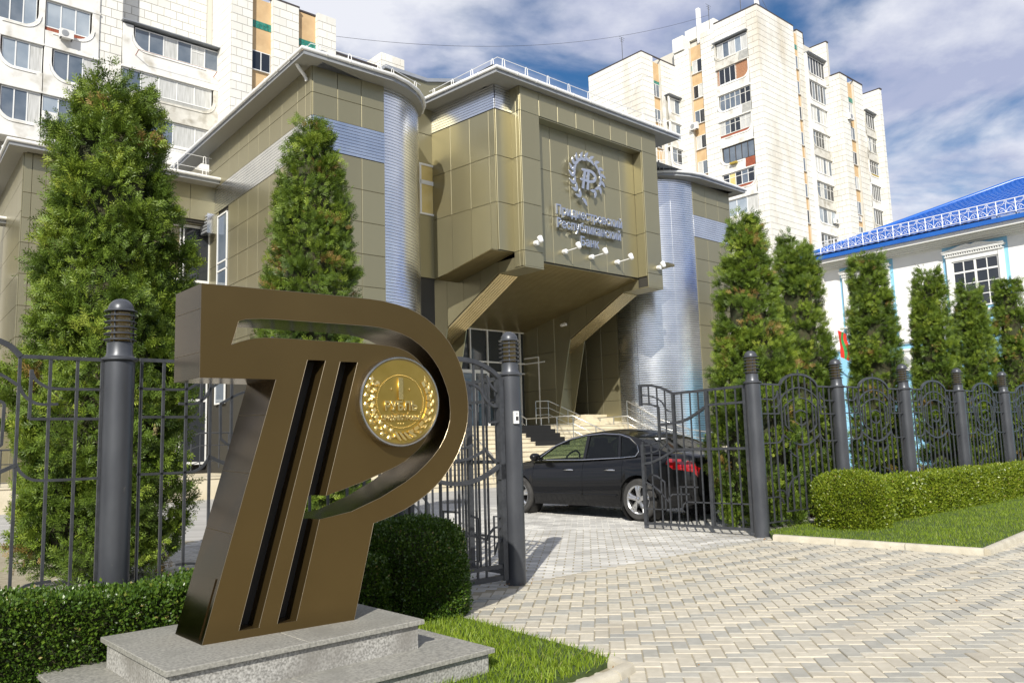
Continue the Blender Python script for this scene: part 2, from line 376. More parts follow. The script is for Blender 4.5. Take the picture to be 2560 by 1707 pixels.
M['box'] = leaf_mat('boxwood_leaf', [(0.0, (0.030, 0.070, 0.010)), (0.5, (0.070, 0.135, 0.016)), (0.9, (0.16, 0.235, 0.025)), (1.0, (0.30, 0.25, 0.09))], rough=0.33, trans=0.25, spec=0.5)
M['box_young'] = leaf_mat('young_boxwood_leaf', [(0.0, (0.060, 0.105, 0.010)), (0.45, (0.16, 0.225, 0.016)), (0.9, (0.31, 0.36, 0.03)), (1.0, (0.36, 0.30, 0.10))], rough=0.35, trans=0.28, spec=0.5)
M['grass'] = leaf_mat('lawn_grass', [(0.0, (0.10, 0.17, 0.012)), (0.6, (0.23, 0.33, 0.022)), (0.95, (0.34, 0.42, 0.05)), (1.0, (0.36, 0.33, 0.14))], rough=0.5, trans=0.35)
M['car_paint'] = mat('black_car_paint', (0.004, 0.004, 0.0045), rough=0.34, metal=0.0, coat=0.5, spec=0.25)
M['car_black'] = mat('black_car_plastic', (0.012, 0.012, 0.012), rough=0.5)
M['rubber'] = mat('tyre_rubber', (0.028, 0.027, 0.026), (0.05, 0.048, 0.045), rough=0.85, scale=8)
M['alloy'] = mat('silver_alloy', (0.60, 0.60, 0.60), rough=0.25, metal=0.9)
M['chrome'] = mat('chrome_trim', (0.75, 0.75, 0.75), rough=0.08, metal=1.0)
M['tail_red'] = mat('red_tail_lens', (0.30, 0.006, 0.010), rough=0.08, coat=1.0)
M['seat'] = mat('grey_car_seat', (0.10, 0.095, 0.085), rough=0.8)
M['flag_red'] = mat('red_flag_cloth', (0.62, 0.03, 0.015), rough=0.75)
M['flag_green'] = mat('green_flag_cloth', (0.03, 0.28, 0.07), rough=0.75)
M['ac_white'] = mat('air_conditioner_white', (0.70, 0.69, 0.66), (0.76, 0.75, 0.72), rough=0.5, scale=4)
M['dark'] = mat('dark_grille', (0.03, 0.03, 0.032), rough=0.6)
M['wire'] = mat('black_cable', (0.03, 0.03, 0.035), rough=0.6)
def glass_mat(name, color, alpha):
    m = bpy.data.materials.new(name); m.use_nodes = True
    t = m.node_tree; b = t.nodes['Principled BSDF']; n = t.nodes.new; l = t.links.new
    b.inputs['Base Color'].default_value = (0.01, 0.012, 0.012, 1); b.inputs['Roughness'].default_value = 0.02; b.inputs['Specular IOR Level'].default_value = 0.8
    tr = n('ShaderNodeBsdfTransparent'); tr.inputs['Color'].default_value = (*color, 1)
    mx_ = n('ShaderNodeMixShader'); mx_.inputs[0].default_value = alpha
    l(tr.outputs[0], mx_.inputs[1]); l(b.outputs[0], mx_.inputs[2]); l(mx_.outputs[0], t.nodes['Material Output'].inputs[0])
    return m
M['car_glass'] = glass_mat('tinted_car_glass', (0.62, 0.70, 0.58), 0.22)
M['car_glass_rear'] = glass_mat('dark_tinted_car_glass', (0.22, 0.25, 0.23), 0.35)

_pm = {}
def panel_mesh(wd, h, d, m, gap=0.012, cham=0.006):
    """bevelled panel, origin lower left, +x wide, +z high, proud towards -y"""
    k = (round(wd, 3), round(h, 3), round(d, 3), m.name, gap)
    if k in _pm: return _pm[k]
    g = gap / 2; x0, x1, z0, z1 = g, wd - g, g, h - g; c = cham
    vs = [(x0, 0, z0), (x1, 0, z0), (x1, 0, z1), (x0, 0, z1), (x0, -d + c, z0), (x1, -d + c, z0), (x1, -d + c, z1), (x0, -d + c, z1),
          (x0 + c, -d, z0 + c), (x1 - c, -d, z0 + c), (x1 - c, -d, z1 - c), (x0 + c, -d, z1 - c)]
    fs = [(0, 1, 5, 4), (1, 2, 6, 5), (2, 3, 7, 6), (3, 0, 4, 7), (4, 5, 9, 8), (5, 6, 10, 9), (6, 7, 11, 10), (7, 4, 8, 11), (8, 9, 10, 11)]
    mb = MB(); mb.add(vs, fs)
    _pm[k] = mb.mesh('panel', m); return _pm[k]

def seg_frame(a, b):
    d = Vector((b[0] - a[0], b[1] - a[1])); Ln = d.length
    return Ln, atan2(d.y, d.x)

def scatter(name, P, D, size, tmpl, mats, parent=None, tint=None, roll=None, kind=None, wobble=0.35, loc=None, matidx=None):
    """many small leaf shapes in one mesh. tmpl = (verts (k,3), tris (t,3)); template grows along +z, faces +y"""
    tv, tf = tmpl; n = len(P); k = len(tv); t = len(tf)
    D = D + RNG.normal(0, wobble, D.shape); D /= np.linalg.norm(D, axis=1)[:, None] + 1e-9
    ref = RNG.normal(0, 1, (n, 3)) if roll is None else roll
    X = np.cross(ref, D); X /= np.linalg.norm(X, axis=1)[:, None] + 1e-9
    Y = np.cross(D, X)
    V = (tv[None, :, 0, None] * X[:, None, :] + tv[None, :, 1, None] * Y[:, None, :] + tv[None, :, 2, None] * D[:, None, :]) * size[:, None, None] + P[:, None, :]
    F = (tf[None, :, :] + (np.arange(n) * k)[:, None, None]).reshape(-1, 3)
    me = bpy.data.meshes.new(name)
    me.vertices.add(n * k); me.vertices.foreach_set('co', V.astype(np.float32).ravel())
    me.loops.add(n * t * 3); me.loops.foreach_set('vertex_index', F.astype(np.int32).ravel())
    me.polygons.add(n * t); me.polygons.foreach_set('loop_start', np.arange(0, n * t * 3, 3, dtype=np.int32))
    me.update(calc_edges=True)
    if tint is None: tint = RNG.random(n)
    a = me.attributes.new('tint', 'FLOAT', 'POINT'); a.data.foreach_set('value', np.repeat(np.clip(tint, 0, 1), k).astype(np.float32))
    for m in (mats if isinstance(mats, (list, tuple)) else [mats]): me.materials.append(m)
    o = link(name, me, parent, loc)
    if kind: o['kind'] = kind
    return o
# ================================================================== ground, paving, kerbs
GATE_A = Vector((-0.03, 8.41)); GATE_B = Vector((3.37, 11.45))
GDIR = Vector((sin(radians(48.16)), cos(radians(48.16)))); GOUT = Vector((GDIR.y, -GDIR.x))

def grid_sheet(name, x0, x1, y0, y1, dz, m, step=2.0, kind='structure', keep=None):
    nx = max(1, int((x1 - x0) / step)); ny = max(1, int((y1 - y0) / step)); mb = MB()
    vs = []
    for j in range(ny + 1):
        for i in range(nx + 1):
            x = x0 + (x1 - x0) * i / nx; y = y0 + (y1 - y0) * j / ny
            vs.append((x, y, gz(y) + dz))
    fs = []
    for j in range(ny):
        for i in range(nx):
            a = j * (nx + 1) + i
            c = (x0 + (x1 - x0) * (i + .5) / nx, y0 + (y1 - y0) * (j + .5) / ny)
            if keep is None or keep(*c): fs.append((a, a + 1, a + nx + 2, a + nx + 1))
    mb.add(vs, fs); o = mb.build(name, m); tag(o, kind=kind); return o

grid_sheet('ground', -400, 400, -300, 600, -0.045, M['earth'], 10)
grid_sheet('courtyard', -40, 40, 2.0, 32, -0.030, M['court_base'], 1.0, keep=lambda x, y: (Vector((x, y)) - GATE_A).dot(GOUT) < 0.9)
pavement = grid_sheet('pavement', -30, 40, -12, 13, -0.0065, M['sand'], 1.0)

LAWN_R = [(3.40, 11.12), (4.17, 10.43), (5.20, 9.40), (6.60, 10.80), (16.5, 20.9), (15.2, 22.1), (3.50, 11.62)]
LAWN_L = [(0.60, 5.44), (0.32, 5.83), (-0.05, 6.29), (-0.52, 6.88), (-0.85, 7.28), (-1.0, 7.55), (-6.2, 2.95), (-4.4, 0.75), (0.40, 5.18)]
def inside(x, y, poly):
    r = False; j = len(poly) - 1
    for i in range(len(poly)):
        xi, yi = poly[i]; xj, yj = poly[j]
        if (yi > y) != (yj > y) and x < (xj - xi) * (y - yi) / (yj - yi) + xi: r = not r
        j = i
    return r

def flat_lawn(name, poly, h):
    mb = MB(); n = len(poly)
    vs = [(x, y, gz(y) + h) for x, y in poly] + [(x, y, gz(y) - 0.1) for x, y in poly]
    mb.add(vs, [tuple(range(n))] + [(i, i + n, (i + 1) % n + n, (i + 1) % n) for i in range(n)])
    o = mb.build(name, M['soil']); tag(o, kind='structure'); return o
flat_lawn('lawn_ground', LAWN_R, 0.055)
flat_lawn('lawn_ground', LAWN_L, 0.025)

# --- herringbone pavers: the 300 nearest are objects, the others one mesh
PAV_AZ = 6.0
pr = radians(PAV_AZ); PX = Vector((cos(pr), -sin(pr))); PY = Vector((sin(pr), cos(pr)))
CELL = 0.108
PC = {}
def paver_mesh(vert, m):
    k = (vert, m.name)
    if k not in PC:
        a, b, h, g, c = (CELL, 2 * CELL, 0.024, 0.0032, 0.005)
        wx, wy = (a, b) if vert else (b, a)
        x0, x1, y0, y1 = g, wx - g, g, wy - g
        vs = [(x0, y0, -h), (x1, y0, -h), (x1, y1, -h), (x0, y1, -h), (x0, y0, -c), (x1, y0, -c), (x1, y1, -c), (x0, y1, -c),
              (x0 + c, y0 + c, 0), (x1 - c, y0 + c, 0), (x1 - c, y1 - c, 0), (x0 + c, y1 - c, 0)]
        mb = MB(); mb.add(vs, [(0, 1, 5, 4), (1, 2, 6, 5), (2, 3, 7, 6), (3, 0, 4, 7), (4, 5, 9, 8), (5, 6, 10, 9), (6, 7, 11, 10), (7, 4, 8, 11), (8, 9, 10, 11)])
        PC[k] = mb.mesh('paver', m)
    return PC[k]
cand = []
for i in range(-70, 130):
    for j in range(10, 140):
        r = (i + j) % 4 if False else (j - i) % 4
        # mirrored herringbone: chains run away to the right
        if r == 0: vert = False; k = (j - i) // 4
        elif r == 2: vert = True; k = (j - i) // 4
        else: continue
        p = PX * (i * CELL) + PY * (j * CELL)
        if vert is False: p = p - PX * CELL
        c = p + (PX * CELL * (.5 if vert else 1) + PY * CELL * (1 if vert else .5))
        if (c - GATE_A).dot(GOUT) < 0.10 or c.y < 2.4 or c.y > 12.5: continue
        if c.x > 9.5 or c.x < -5.0: continue
        if inside(c.x, c.y, LAWN_R) or inside(c.x, c.y, LAWN_L): continue
        q = (j - i) % 12
        grey = (q == 2) if vert else (q == 8)
        if random.random() < 0.035: grey = not grey
        cand.append((p, c, vert, grey))
def seen(c):
    d = c.y
    return d > 4.75 and -0.62 * d < c.x < 0.66 * d
vis = sorted([x for x in cand if seen(x[1])], key=lambda x: x[1].length)
near = set(id(x) for x in vis[:300])
far_b = []
for x in cand:
    p, c, vert, grey = x
    z = gz(c.y) + random.gauss(0, 0.0016) - (0.004 if random.random() < .04 else 0)
    if id(x) in near:
        o = link('paver', paver_mesh(vert, M['grey_obj'] if grey else M['beige_obj']), pavement, (p.x, p.y, z),
                 (random.gauss(0, .006), random.gauss(0, .006), -pr + random.uniform(-.006, .006)))
    else: far_b.append((p, z, vert, grey))
def stuff_blocks(name, items, mats, parent):
    mb = MB(); tint = []
    for p, z, wx, wy, mi, ang in items:
        X = Vector((cos(ang), sin(ang))); Y = Vector((-sin(ang), cos(ang))); g, c, h = 0.0035, 0.004, 0.024
        def P(a, b, zz): q = p + X * a + Y * b; return (q.x, q.y, z + zz)
        vs = [P(g, g, -h), P(wx - g, g, -h), P(wx - g, wy - g, -h), P(g, wy - g, -h),
              P(g + c, g + c, 0), P(wx - g - c, g + c, 0), P(wx - g - c, wy - g - c, 0), P(g + c, wy - g - c, 0)]
        mb.add(vs, [(0, 1, 5, 4), (1, 2, 6, 5), (2, 3, 7, 6), (3, 0, 4, 7), (4, 5, 6, 7)], mi); tint += [random.random()] * 8
    me = mb.mesh(name, mats); a = me.attributes.new('tint', 'FLOAT', 'POINT'); a.data.foreach_set('value', tint)
    o = link(name, me, parent); o['kind'] = 'stuff'; return o
stuff_blocks('paver_field', [(p, z, CELL if v else 2 * CELL, 2 * CELL if v else CELL, 1 if g else 0, -pr) for p, z, v, g in far_b],
             [M['beige_attr'], M['grey_attr']], pavement)
# --- courtyard blocks inside the gate
items = []
court = [o for o in COL.objects if o.name == 'courtyard'][0]
ca = radians(5)
CX = Vector((cos(ca), -sin(ca))); CY = Vector((sin(ca), cos(ca)))
for j in range(20, 190):
    for i in range(-30, 40):
        p = CX * (i * 0.205 + (0.1025 if j % 2 else 0)) + CY * (j * 0.105)
        if (p + CX * .1 + CY * .05 - GATE_A).dot(GOUT) > 0.07 or p.y > 17.5 or p.y < 4.5 or p.x < -5.5 or p.x > 6.5: continue
        items.append((p, gz(p.y) - 0.004 + random.uniform(-.002, .002), 0.203, 0.103, 0, -ca))
stuff_blocks('paver_field', items, [M['court']], court)
mb = MB(); mb.lathe([(0.0, 0.003), (0.30, 0.003), (0.33, 0.0), (0.33, -0.02)], 28, (-1.52, 19.6, gz(19.6) - 0.012), cap=False)
tag(mb.build('manhole_cover', M['earth'], smooth=30), 'round worn manhole cover set in the courtyard paving', 'manhole cover')

# --- kerbs: one stone after another, one thing each
def kerb(pts, label, group, h=0.075, wd=0.11, ln=0.85):
    root = thing('kerb', label, 'kerb', (pts[0][0], pts[0][1], gz(pts[0][1])))
    for a, b in zip(pts[:-1], pts[1:]):
        A = Vector(a); B = Vector(b); d = B - A; n = max(1, round(d.length / ln)); d.normalize(); nn = Vector((-d.y, d.x))
        st = (B - A).length / n
        for i in range(n):
            p = A + d * (i * st); mb = MB()
            prof = [(-wd / 2, -0.12), (-wd / 2, h - 0.03), (-wd / 2 + 0.012, h - 0.008), (-wd / 2 + 0.035, h), (wd / 2 - 0.035, h), (wd / 2 - 0.012, h - 0.008), (wd / 2, h - 0.03), (wd / 2, -0.12)]
            vs = []
            for t in (0.004, st - 0.004):
                for o_, z in prof: q = d * t + nn * o_ + p - Vector(pts[0]); vs.append((q.x, q.y, z + gz((p + d * t).y) - gz(pts[0][1])))
            k = len(prof)
            mb.add(vs, [tuple(range(k))[::-1], tuple(range(k, 2 * k))] + [(a_, (a_ + 1) % k, (a_ + 1) % k + k, a_ + k) for a_ in range(k)])
            mb.build('kerb_stone', M['kerb'], root, smooth=35)
    return root
kerb([(3.42, 11.08), (5.22, 9.32), (8.2, 12.4), (16.2, 20.6)], 'pale concrete kerb along the right hand lawn by the gate post', None)
kerb([(0.58, 5.42), (0.66, 5.27), (0.55, 5.10), (-1.2, 3.45), (-4.3, 0.6)], 'pale kerb curving round the grass corner in the foreground', None, h=0.05, ln=0.55)

# ================================================================== plinth
pl = thing('granite_plinth', 'two tiered grey granite plinth carrying the bronze letters', 'plinth', (-1.773, 4.213, -0.028), az2rz(48))
def riser(x0, x1, y0, y1, z0, z1):
    MB().box(x0, x1, y0, y1, z0, z1).build('riser', M['granite'], pl)
def slab(x0, x1, y0, y1, z0, z1):
    mb = MB(); c = 0.004
    vs = [(x0, y0, z0), (x1, y0, z0), (x1, y1, z0), (x0, y1, z0), (x0, y0, z1 - c), (x1, y0, z1 - c), (x1, y1, z1 - c), (x0, y1, z1 - c),
          (x0 + c, y0 + c, z1), (x1 - c, y0 + c, z1), (x1 - c, y1 - c, z1), (x0 + c, y1 - c, z1)]
    mb.add(vs, [(0, 3, 2, 1), (0, 1, 5, 4), (1, 2, 6, 5), (2, 3, 7, 6), (3, 0, 4, 7), (4, 5, 9, 8), (5, 6, 10, 9), (6, 7, 11, 10), (7, 4, 8, 11), (8, 9, 10, 11)])
    mb.build('slab', M['granite_top'], pl)
riser(-0.27, 1.85, -0.29, 1.32, -0.15, 0.148)
slab(-0.30, 0.688, -0.32, 0.118, 0.148, 0.176); slab(0.692, 1.88, -0.32, 0.118, 0.148, 0.176)
slab(-0.30, 0.688, 0.122, 1.35, 0.148, 0.176); slab(0.692, 1.88, 0.122, 1.35, 0.148, 0.176)
riser(0.03, 1.548, 0.03, 1.08, 0.176, 0.324)
slab(0, 0.788, 0, 1.11, 0.324, 0.352); slab(0.792, 1.578, 0, 1.11, 0.324, 0.352)

# ================================================================== bronze letters
st = thing('letter_sculpture', 'tall brown bronze sculpture of merged letters holding a gold coin on the granite plinth', 'sculpture', (-1.796, 4.745, 0.324), az2rz(53))
Z0 = 0.324
def loc2(l): return [(a, b - Z0) for a, b in l]
outer = [(-0.04, 2.393), (0.727, 2.393), (1.05, 2.391), (1.16, 2.385), (1.278, 2.368), (1.36, 2.348), (1.431, 2.322), (1.50, 2.288), (1.568, 2.243), (1.63, 2.19), (1.687, 2.128), (1.73, 2.065), (1.766, 1.997), (1.795, 1.925), (1.815, 1.850), (1.829, 1.775), (1.836, 1.70), (1.835, 1.63), (1.826, 1.56), (1.808, 1.49), (1.783, 1.425), (1.75, 1.357), (1.708, 1.292), (1.66, 1.23), (1.605, 1.17), (1.54, 1.115), (1.467, 1.065), (1.39, 1.022), (1.315, 0.986), (1.205, 0.946), (1.077, 0.912), (0.936, 0.324), (0.0, 0.324), (0.417, 1.834), (-0.04, 1.834)]
h_out = [(0.183, 2.182), (0.225, 2.196), (0.269, 2.202), (0.33, 2.207), (0.406, 2.209), (1.05, 2.207), (1.13, 2.202), (1.21, 2.192), (1.294, 2.172), (1.375, 2.141), (1.447, 2.097), (1.505, 2.052), (1.553, 2.0), (1.597, 1.94), (1.63, 1.873), (1.658, 1.805), (1.678, 1.737), (1.685, 1.634), (1.68, 1.575), (1.662, 1.515), (1.63, 1.447), (1.59, 1.385), (1.535, 1.325), (1.471, 1.269), (1.395, 1.212), (1.318, 1.165), (1.135, 1.075), (0.92, 0.998), (0.703, 0.965)]
h_in = [(0.746, 1.108), (0.995, 1.180), (1.227, 1.263), (1.31, 1.30), (1.377, 1.346), (1.43, 1.388), (1.474, 1.440), (1.51, 1.50), (1.534, 1.567), (1.552, 1.635), (1.557, 1.702), (1.552, 1.762), (1.539, 1.82), (1.515, 1.878), (1.483, 1.929), (1.455, 1.965), (1.425, 1.995), (1.385, 2.025), (1.34, 2.049), (1.28, 2.068), (1.218, 2.079), (1.09, 2.087), (0.469, 2.091), (0.40, 2.091), (0.346, 2.089), (0.29, 2.083), (0.241, 2.072), (0.19, 2.056), (0.142, 2.036)]
TH, GR = 0.42, 0.15
front = [loc2(outer), loc2(h_out[:-1] + [(0.703, 0.965), (0.555, 0.376), (0.435, 0.376), (0.628, 1.116), (0.845, 1.960), (0.969, 1.960)] + h_in), loc2([(0.621, 1.963), (0.744, 1.963), (0.325, 0.372), (0.207, 0.372)])]
back = [loc2(outer), loc2(h_out[:-1] + [(0.703, 0.965), (0.592, 0.965), (0.628, 1.108)] + h_in)]
mf = fill_poly(front, -GR, 0, caps='FRONT'); mbk = fill_poly(back, -TH, -GR, caps='BOTH')
for m_ in (mf, mbk): m_.transform(UPRIGHT)
def segd(p, a, b):
    A, B, P = Vector(a), Vector(b), Vector(p); t = max(0, min(1, (P - A).dot(B - A) / (B - A).length_squared)); return (A.lerp(B, t) - P).length
SLOT_EDGES = [tuple((a, b - Z0) for a, b in e) for e in (((0.703, 0.965), (0.555, 0.376)), ((0.435, 0.376), (0.628, 1.116)), ((0.628, 1.116), (0.845, 1.960)), ((0.969, 1.960), (0.746, 1.108)), ((0.744, 1.963), (0.325, 0.372)), ((0.207, 0.372), (0.621, 1.963)), ((0.435, 0.376), (0.555, 0.376)), ((0.207, 0.372), (0.325, 0.372)))]
def split_body():
    vs, fs, mi = [], [], []
    for me in (mf, mbk):
        b = len(vs); vs += [tuple(v.co) for v in me.vertices]
        for p in me.polygons:
            cx_ = sum(me.vertices[i].co.x for i in p.vertices) / len(p.vertices); cz_ = sum(me.vertices[i].co.z for i in p.vertices) / len(p.vertices)
            n_ = p.normal; y = sum(me.vertices[i].co.y for i in p.vertices) / len(p.vertices)
            fs.append(tuple(i + b for i in p.vertices))
            if n_.y < -0.9 and y < 0.01: mi.append(0)
            elif abs(n_.y) > 0.9 and abs(y - GR) < 0.01: mi.append(2)
            elif y < GR and any(segd((cx_, cz_), *sg_) < 0.004 for sg_ in SLOT_EDGES): mi.append(0)
            else: mi.append(1)
    vs = [(x - .085 * y, y, z) for x, y, z in vs]
    me = bpy.data.meshes.new('body'); me.from_pydata(vs, [], fs); me.update()
    for x in (M['bronze'], M['bronze_polished'], M['black_recess']): me.materials.append(x)
    me.polygons.foreach_set('material_index', mi)
    me.shade_smooth(); me.set_sharp_from_angle(angle=radians(24))
    return me
link('body', split_body(), st)
# thin lines of lighter metal along the front outline and the slots
def edge_line(lp, r=0.0022):
    mb = MB(); mb.tube([(a, -0.0005, b) for a, b in lp], r, 4, closed=True); return mb
for lp in (front[0], front[1], front[2]):
    mb = MB(); mb.tube([(a, -0.0004, b) for a, b in lp], 0.0013, 4, closed=True); mb.build('edge_bead', M['edge'], st)
MB().box(0.02, 0.28, 0.06, 0.34, 0.0, 0.001).v
hp = MB()                                                 # rectangular inspection hatch on the left leg side face
d = Vector((0.417, 0, 1.51)).normalized(); nrm = Vector((-d.z, 0, d.x))
def legpt(t, y, o=0.0): p = d * t + nrm * o; return (p.x, y, p.z)
hp.hexa(legpt(0.02, 0.05), legpt(0.02, 0.35), legpt(0.36, 0.35), legpt(0.36, 0.05), nrm * 0.006)
hp.v = [(x - .085 * y, y, z) for x, y, z in hp.v]; hp.build('hatch', M['bronze_polished'], st)
for t_ in (0.62, 0.98, 1.34):
    q = MB(); q.tube([legpt(t_, .012, .0005), legpt(t_ + .015, .40, .0005)], 0.0016, 4); q.v = [(x - .085 * y, y, z) for x, y, z in q.v]; q.build('weld_seam', M['bronze'], st)
for z_ in (1.66, 1.92):
    q = MB(); q.tube([(-.0405, .012, z_), (-.0405, .41, z_ + .004)], 0.0016, 4); q.v = [(x - .085 * y, y, z) for x, y, z in q.v]; q.build('weld_seam', M['bronze'], st)
# coin
coin = MB(); CR = 0.300
coin.lathe([(CR, 0.0), (CR, -0.075), (CR - 0.004, -0.082), (CR - 0.012, -0.082), (CR - 0.018, -0.070), (0.001, -0.070)], 72, (1.245, 0, 1.700 - Z0), 'y', cap=False)
for p_ in range(72 * 5): pass
co = coin.build('coin', [M['steel_rim']], st, smooth=28)
CC = (1.245, 1.700 - Z0)
mb = MB()
for k in range(150):                                      # reeded edge
    a = 2 * pi * k / 150
    mb.tube([(CC[0] + (CR) * cos(a), -0.004, CC[1] + CR * sin(a)), (CC[0] + CR * cos(a), -0.078, CC[1] + CR * sin(a))], 0.0018, 4)
o = mb.build('reeding', M['steel_rim'], co); o['kind'] = 'stuff'
mb = MB(); mb.lathe([(0.001, -0.0735), (CR - 0.022, -0.0735), (CR - 0.018, -0.069)], 72, (CC[0], 0, CC[1]), 'y', cap=False)
mb.build('coin_face', M['gold'], co, smooth=40)
mb = MB()
for k in range(86):
    a = 2 * pi * k / 86
    mb.lathe([(0.0001, -0.0800), (0.0026, -0.0790), (0.0040, -0.0755), (0.0042, -0.0735)], 7, (CC[0] + 0.176 * cos(a), 0, CC[1] + 0.176 * sin(a)), 'y', cap=False)
o = mb.build('bead_ring', M['gold_relief'], co, smooth=60); o['kind'] = 'stuff'
def coin_text(body, size, x, z, name, sx=1.0, depth=0.012, sp=1.0, ofs=0.0008):
    me = text_mesh(body, size, depth, 'CENTER', bevel=0.0018, offset=ofs, space=sp)
    me.transform(Matrix.Diagonal((sx, 1, 1, 1))); me.transform(UPRIGHT); me.materials.append(M['gold_relief'])
    link(name, me, co, (CC[0] + x, -0.0755, CC[1] + z))
coin_text('1', 0.195, -0.004, 0.018, 'numeral', 1.15, 0.026, ofs=.004)
coin_text('РУБЛЬ', 0.078, -0.002, -0.057, 'lettering', 0.92, 0.020, 1.08, ofs=.002)
coin_text('ПРИДНЕСТРОВЬЕ', 0.040, 0.0, -0.122, 'lettering', 0.80, 0.014, 1.05)
for sx_ in (-1, 1):                                        # little four pointed stars and scrolls
    mb = MB(); pts = []
    for k in range(8):
        r_ = 0.017 if k % 2 == 0 else 0.006; a = k * pi / 4
        pts.append((CC[0] + sx_ * 0.068 + r_ * cos(a), -0.074, CC[1] + 0.078 + r_ * sin(a)))
    apex = (CC[0] + sx_ * 0.068, -0.081, CC[1] + 0.078)
    mb.add(pts + [apex], [(k, (k + 1) % 8, 8) for k in range(8)]); mb.build('star', M['gold_relief'], co)
    sc = [(sx_ * 0.066, -0.0705), (sx_ * 0.058, -0.066), (sx_ * 0.054, -0.074), (sx_ * 0.040, -0.083), (sx_ * 0.026, -0.079), (sx_ * 0.014, -0.072), (sx_ * 0.006, -0.078)]
    mb = MB(); mb.tube(smooth_path([(CC[0] + a, -0.0755, CC[1] + b - 0.004) for a, b in sc], 4), 0.0028, 6); mb.build('scroll', M['gold_relief'], co, smooth=60)
mb = MB()
for x in (-0.02, 0, 0.02):
    mb.lathe([(0.0001, -0.080), (0.0035, -0.079), (0.0055, -0.0735)], 8, (CC[0] + x, 0, CC[1] - 0.147), 'y', cap=False)
mb.build('dots', M['gold_relief'], co, smooth=60)
# wreath: lobed leaves and acorn balls up the left, ribbon blocks and grain up the right, knot at the foot
def leaf_relief(cx, cz, ang, ln, wd, hgt=0.010, lob=0):
    mb = MB(); n_ = 10; L_ = []; R_ = []; C_ = []
    for i in range(n_ + 1):
        t = i / n_; wv = wd * sin(pi * (0.08 + 0.92 * t)) ** 0.8 * (1 + (0.28 * sin(t * pi * 2 * lob) if lob else 0))
        a = (t - .5) * ln; ca_, sa_ = cos(ang), sin(ang)
        def Q(p, q, h): return (CC[0] + cx + p * ca_ - q * sa_, -0.0735 - h, CC[1] + cz + p * sa_ + q * ca_)
        L_.append(Q(a, wv, 0)); R_.append(Q(a, -wv, 0)); C_.append(Q(a, 0, hgt * sin(pi * min(1, .15 + t * .85))))
    vs = L_ + C_ + R_; k = n_ + 1
    fs = [(i, i + 1, k + i + 1, k + i) for i in range(n_)] + [(k + i, k + i + 1, 2 * k + i + 1, 2 * k + i) for i in range(n_)]
    mb.add(vs, fs); return mb
R0 = 0.228
for k in range(9):
    a = radians(146 + k * 13.2)
    for s_ in (-1, 1):
        mb = leaf_relief((R0 + s_ * 0.022) * cos(a), (R0 + s_ * 0.022) * sin(a), a - pi / 2 + s_ * 0.5, 0.062, 0.017, 0.016, 2)
        mb.build('oak_leaf', M['gold_relief'], co, smooth=70)
    if k % 2 == 0:
        mb = MB(); mb.lathe([(0.0001, -0.094), (0.006, -0.092), (0.0105, -0.086), (0.012, -0.0735)], 10, (CC[0] + (R0 + 0.008) * cos(a + .1), 0, CC[1] + (R0 + 0.008) * sin(a + .1)), 'y', cap=False)
        mb.build('acorn', M['gold_relief'], co, smooth=70)
for k in range(9):
    a = radians(34 - k * 13.0)
    mb = MB(); c1, s1 = cos(a), sin(a); t1, u1 = -sin(a), cos(a); ri, ro, hl = 0.196, 0.226, 0.022
    def Q(r_, t_, h): return (CC[0] + r_ * c1 + t_ * t1, -0.0735 - h, CC[1] + r_ * s1 + t_ * u1)
    mb.add([Q(ri, -hl, 0), Q(ro, -hl, 0), Q(ro, hl, 0), Q(ri, hl, 0), Q(ri + .004, -hl + .003, .009), Q(ro - .002, -hl + .003, .005), Q(ro - .002, hl - .003, .009), Q(ri + .004, hl - .003, .012)],
           [(0, 1, 5, 4), (1, 2, 6, 5), (2, 3, 7, 6), (3, 0, 4, 7), (4, 5, 6, 7)])
    mb.build('ribbon_fold', M['gold_relief'], co)
    for s_ in (0, 1):
        mb = leaf_relief((0.238 + s_ * 0.016) * cos(a + .07 * s_), (0.238 + s_ * 0.016) * sin(a + .07 * s_), a + pi / 2 - 0.25 + 0.2 * s_, 0.052, 0.011, 0.013)
        mb.build('grain_leaf', M['gold_relief'], co, smooth=70)
for k in range(4):
    a = radians(-103 + k * 9.0)
    pts = [(CC[0] + (0.205 + 0.018 * i) * cos(a + 0.07 * i), -0.079, CC[1] + (0.205 + 0.018 * i) * sin(a + 0.07 * i)) for i in range(4)]
    mb = MB(); mb.tube(pts, [0.009, 0.013, 0.013, 0.008], 8); mb.build('knot_band', M['gold_relief'], co, smooth=60)
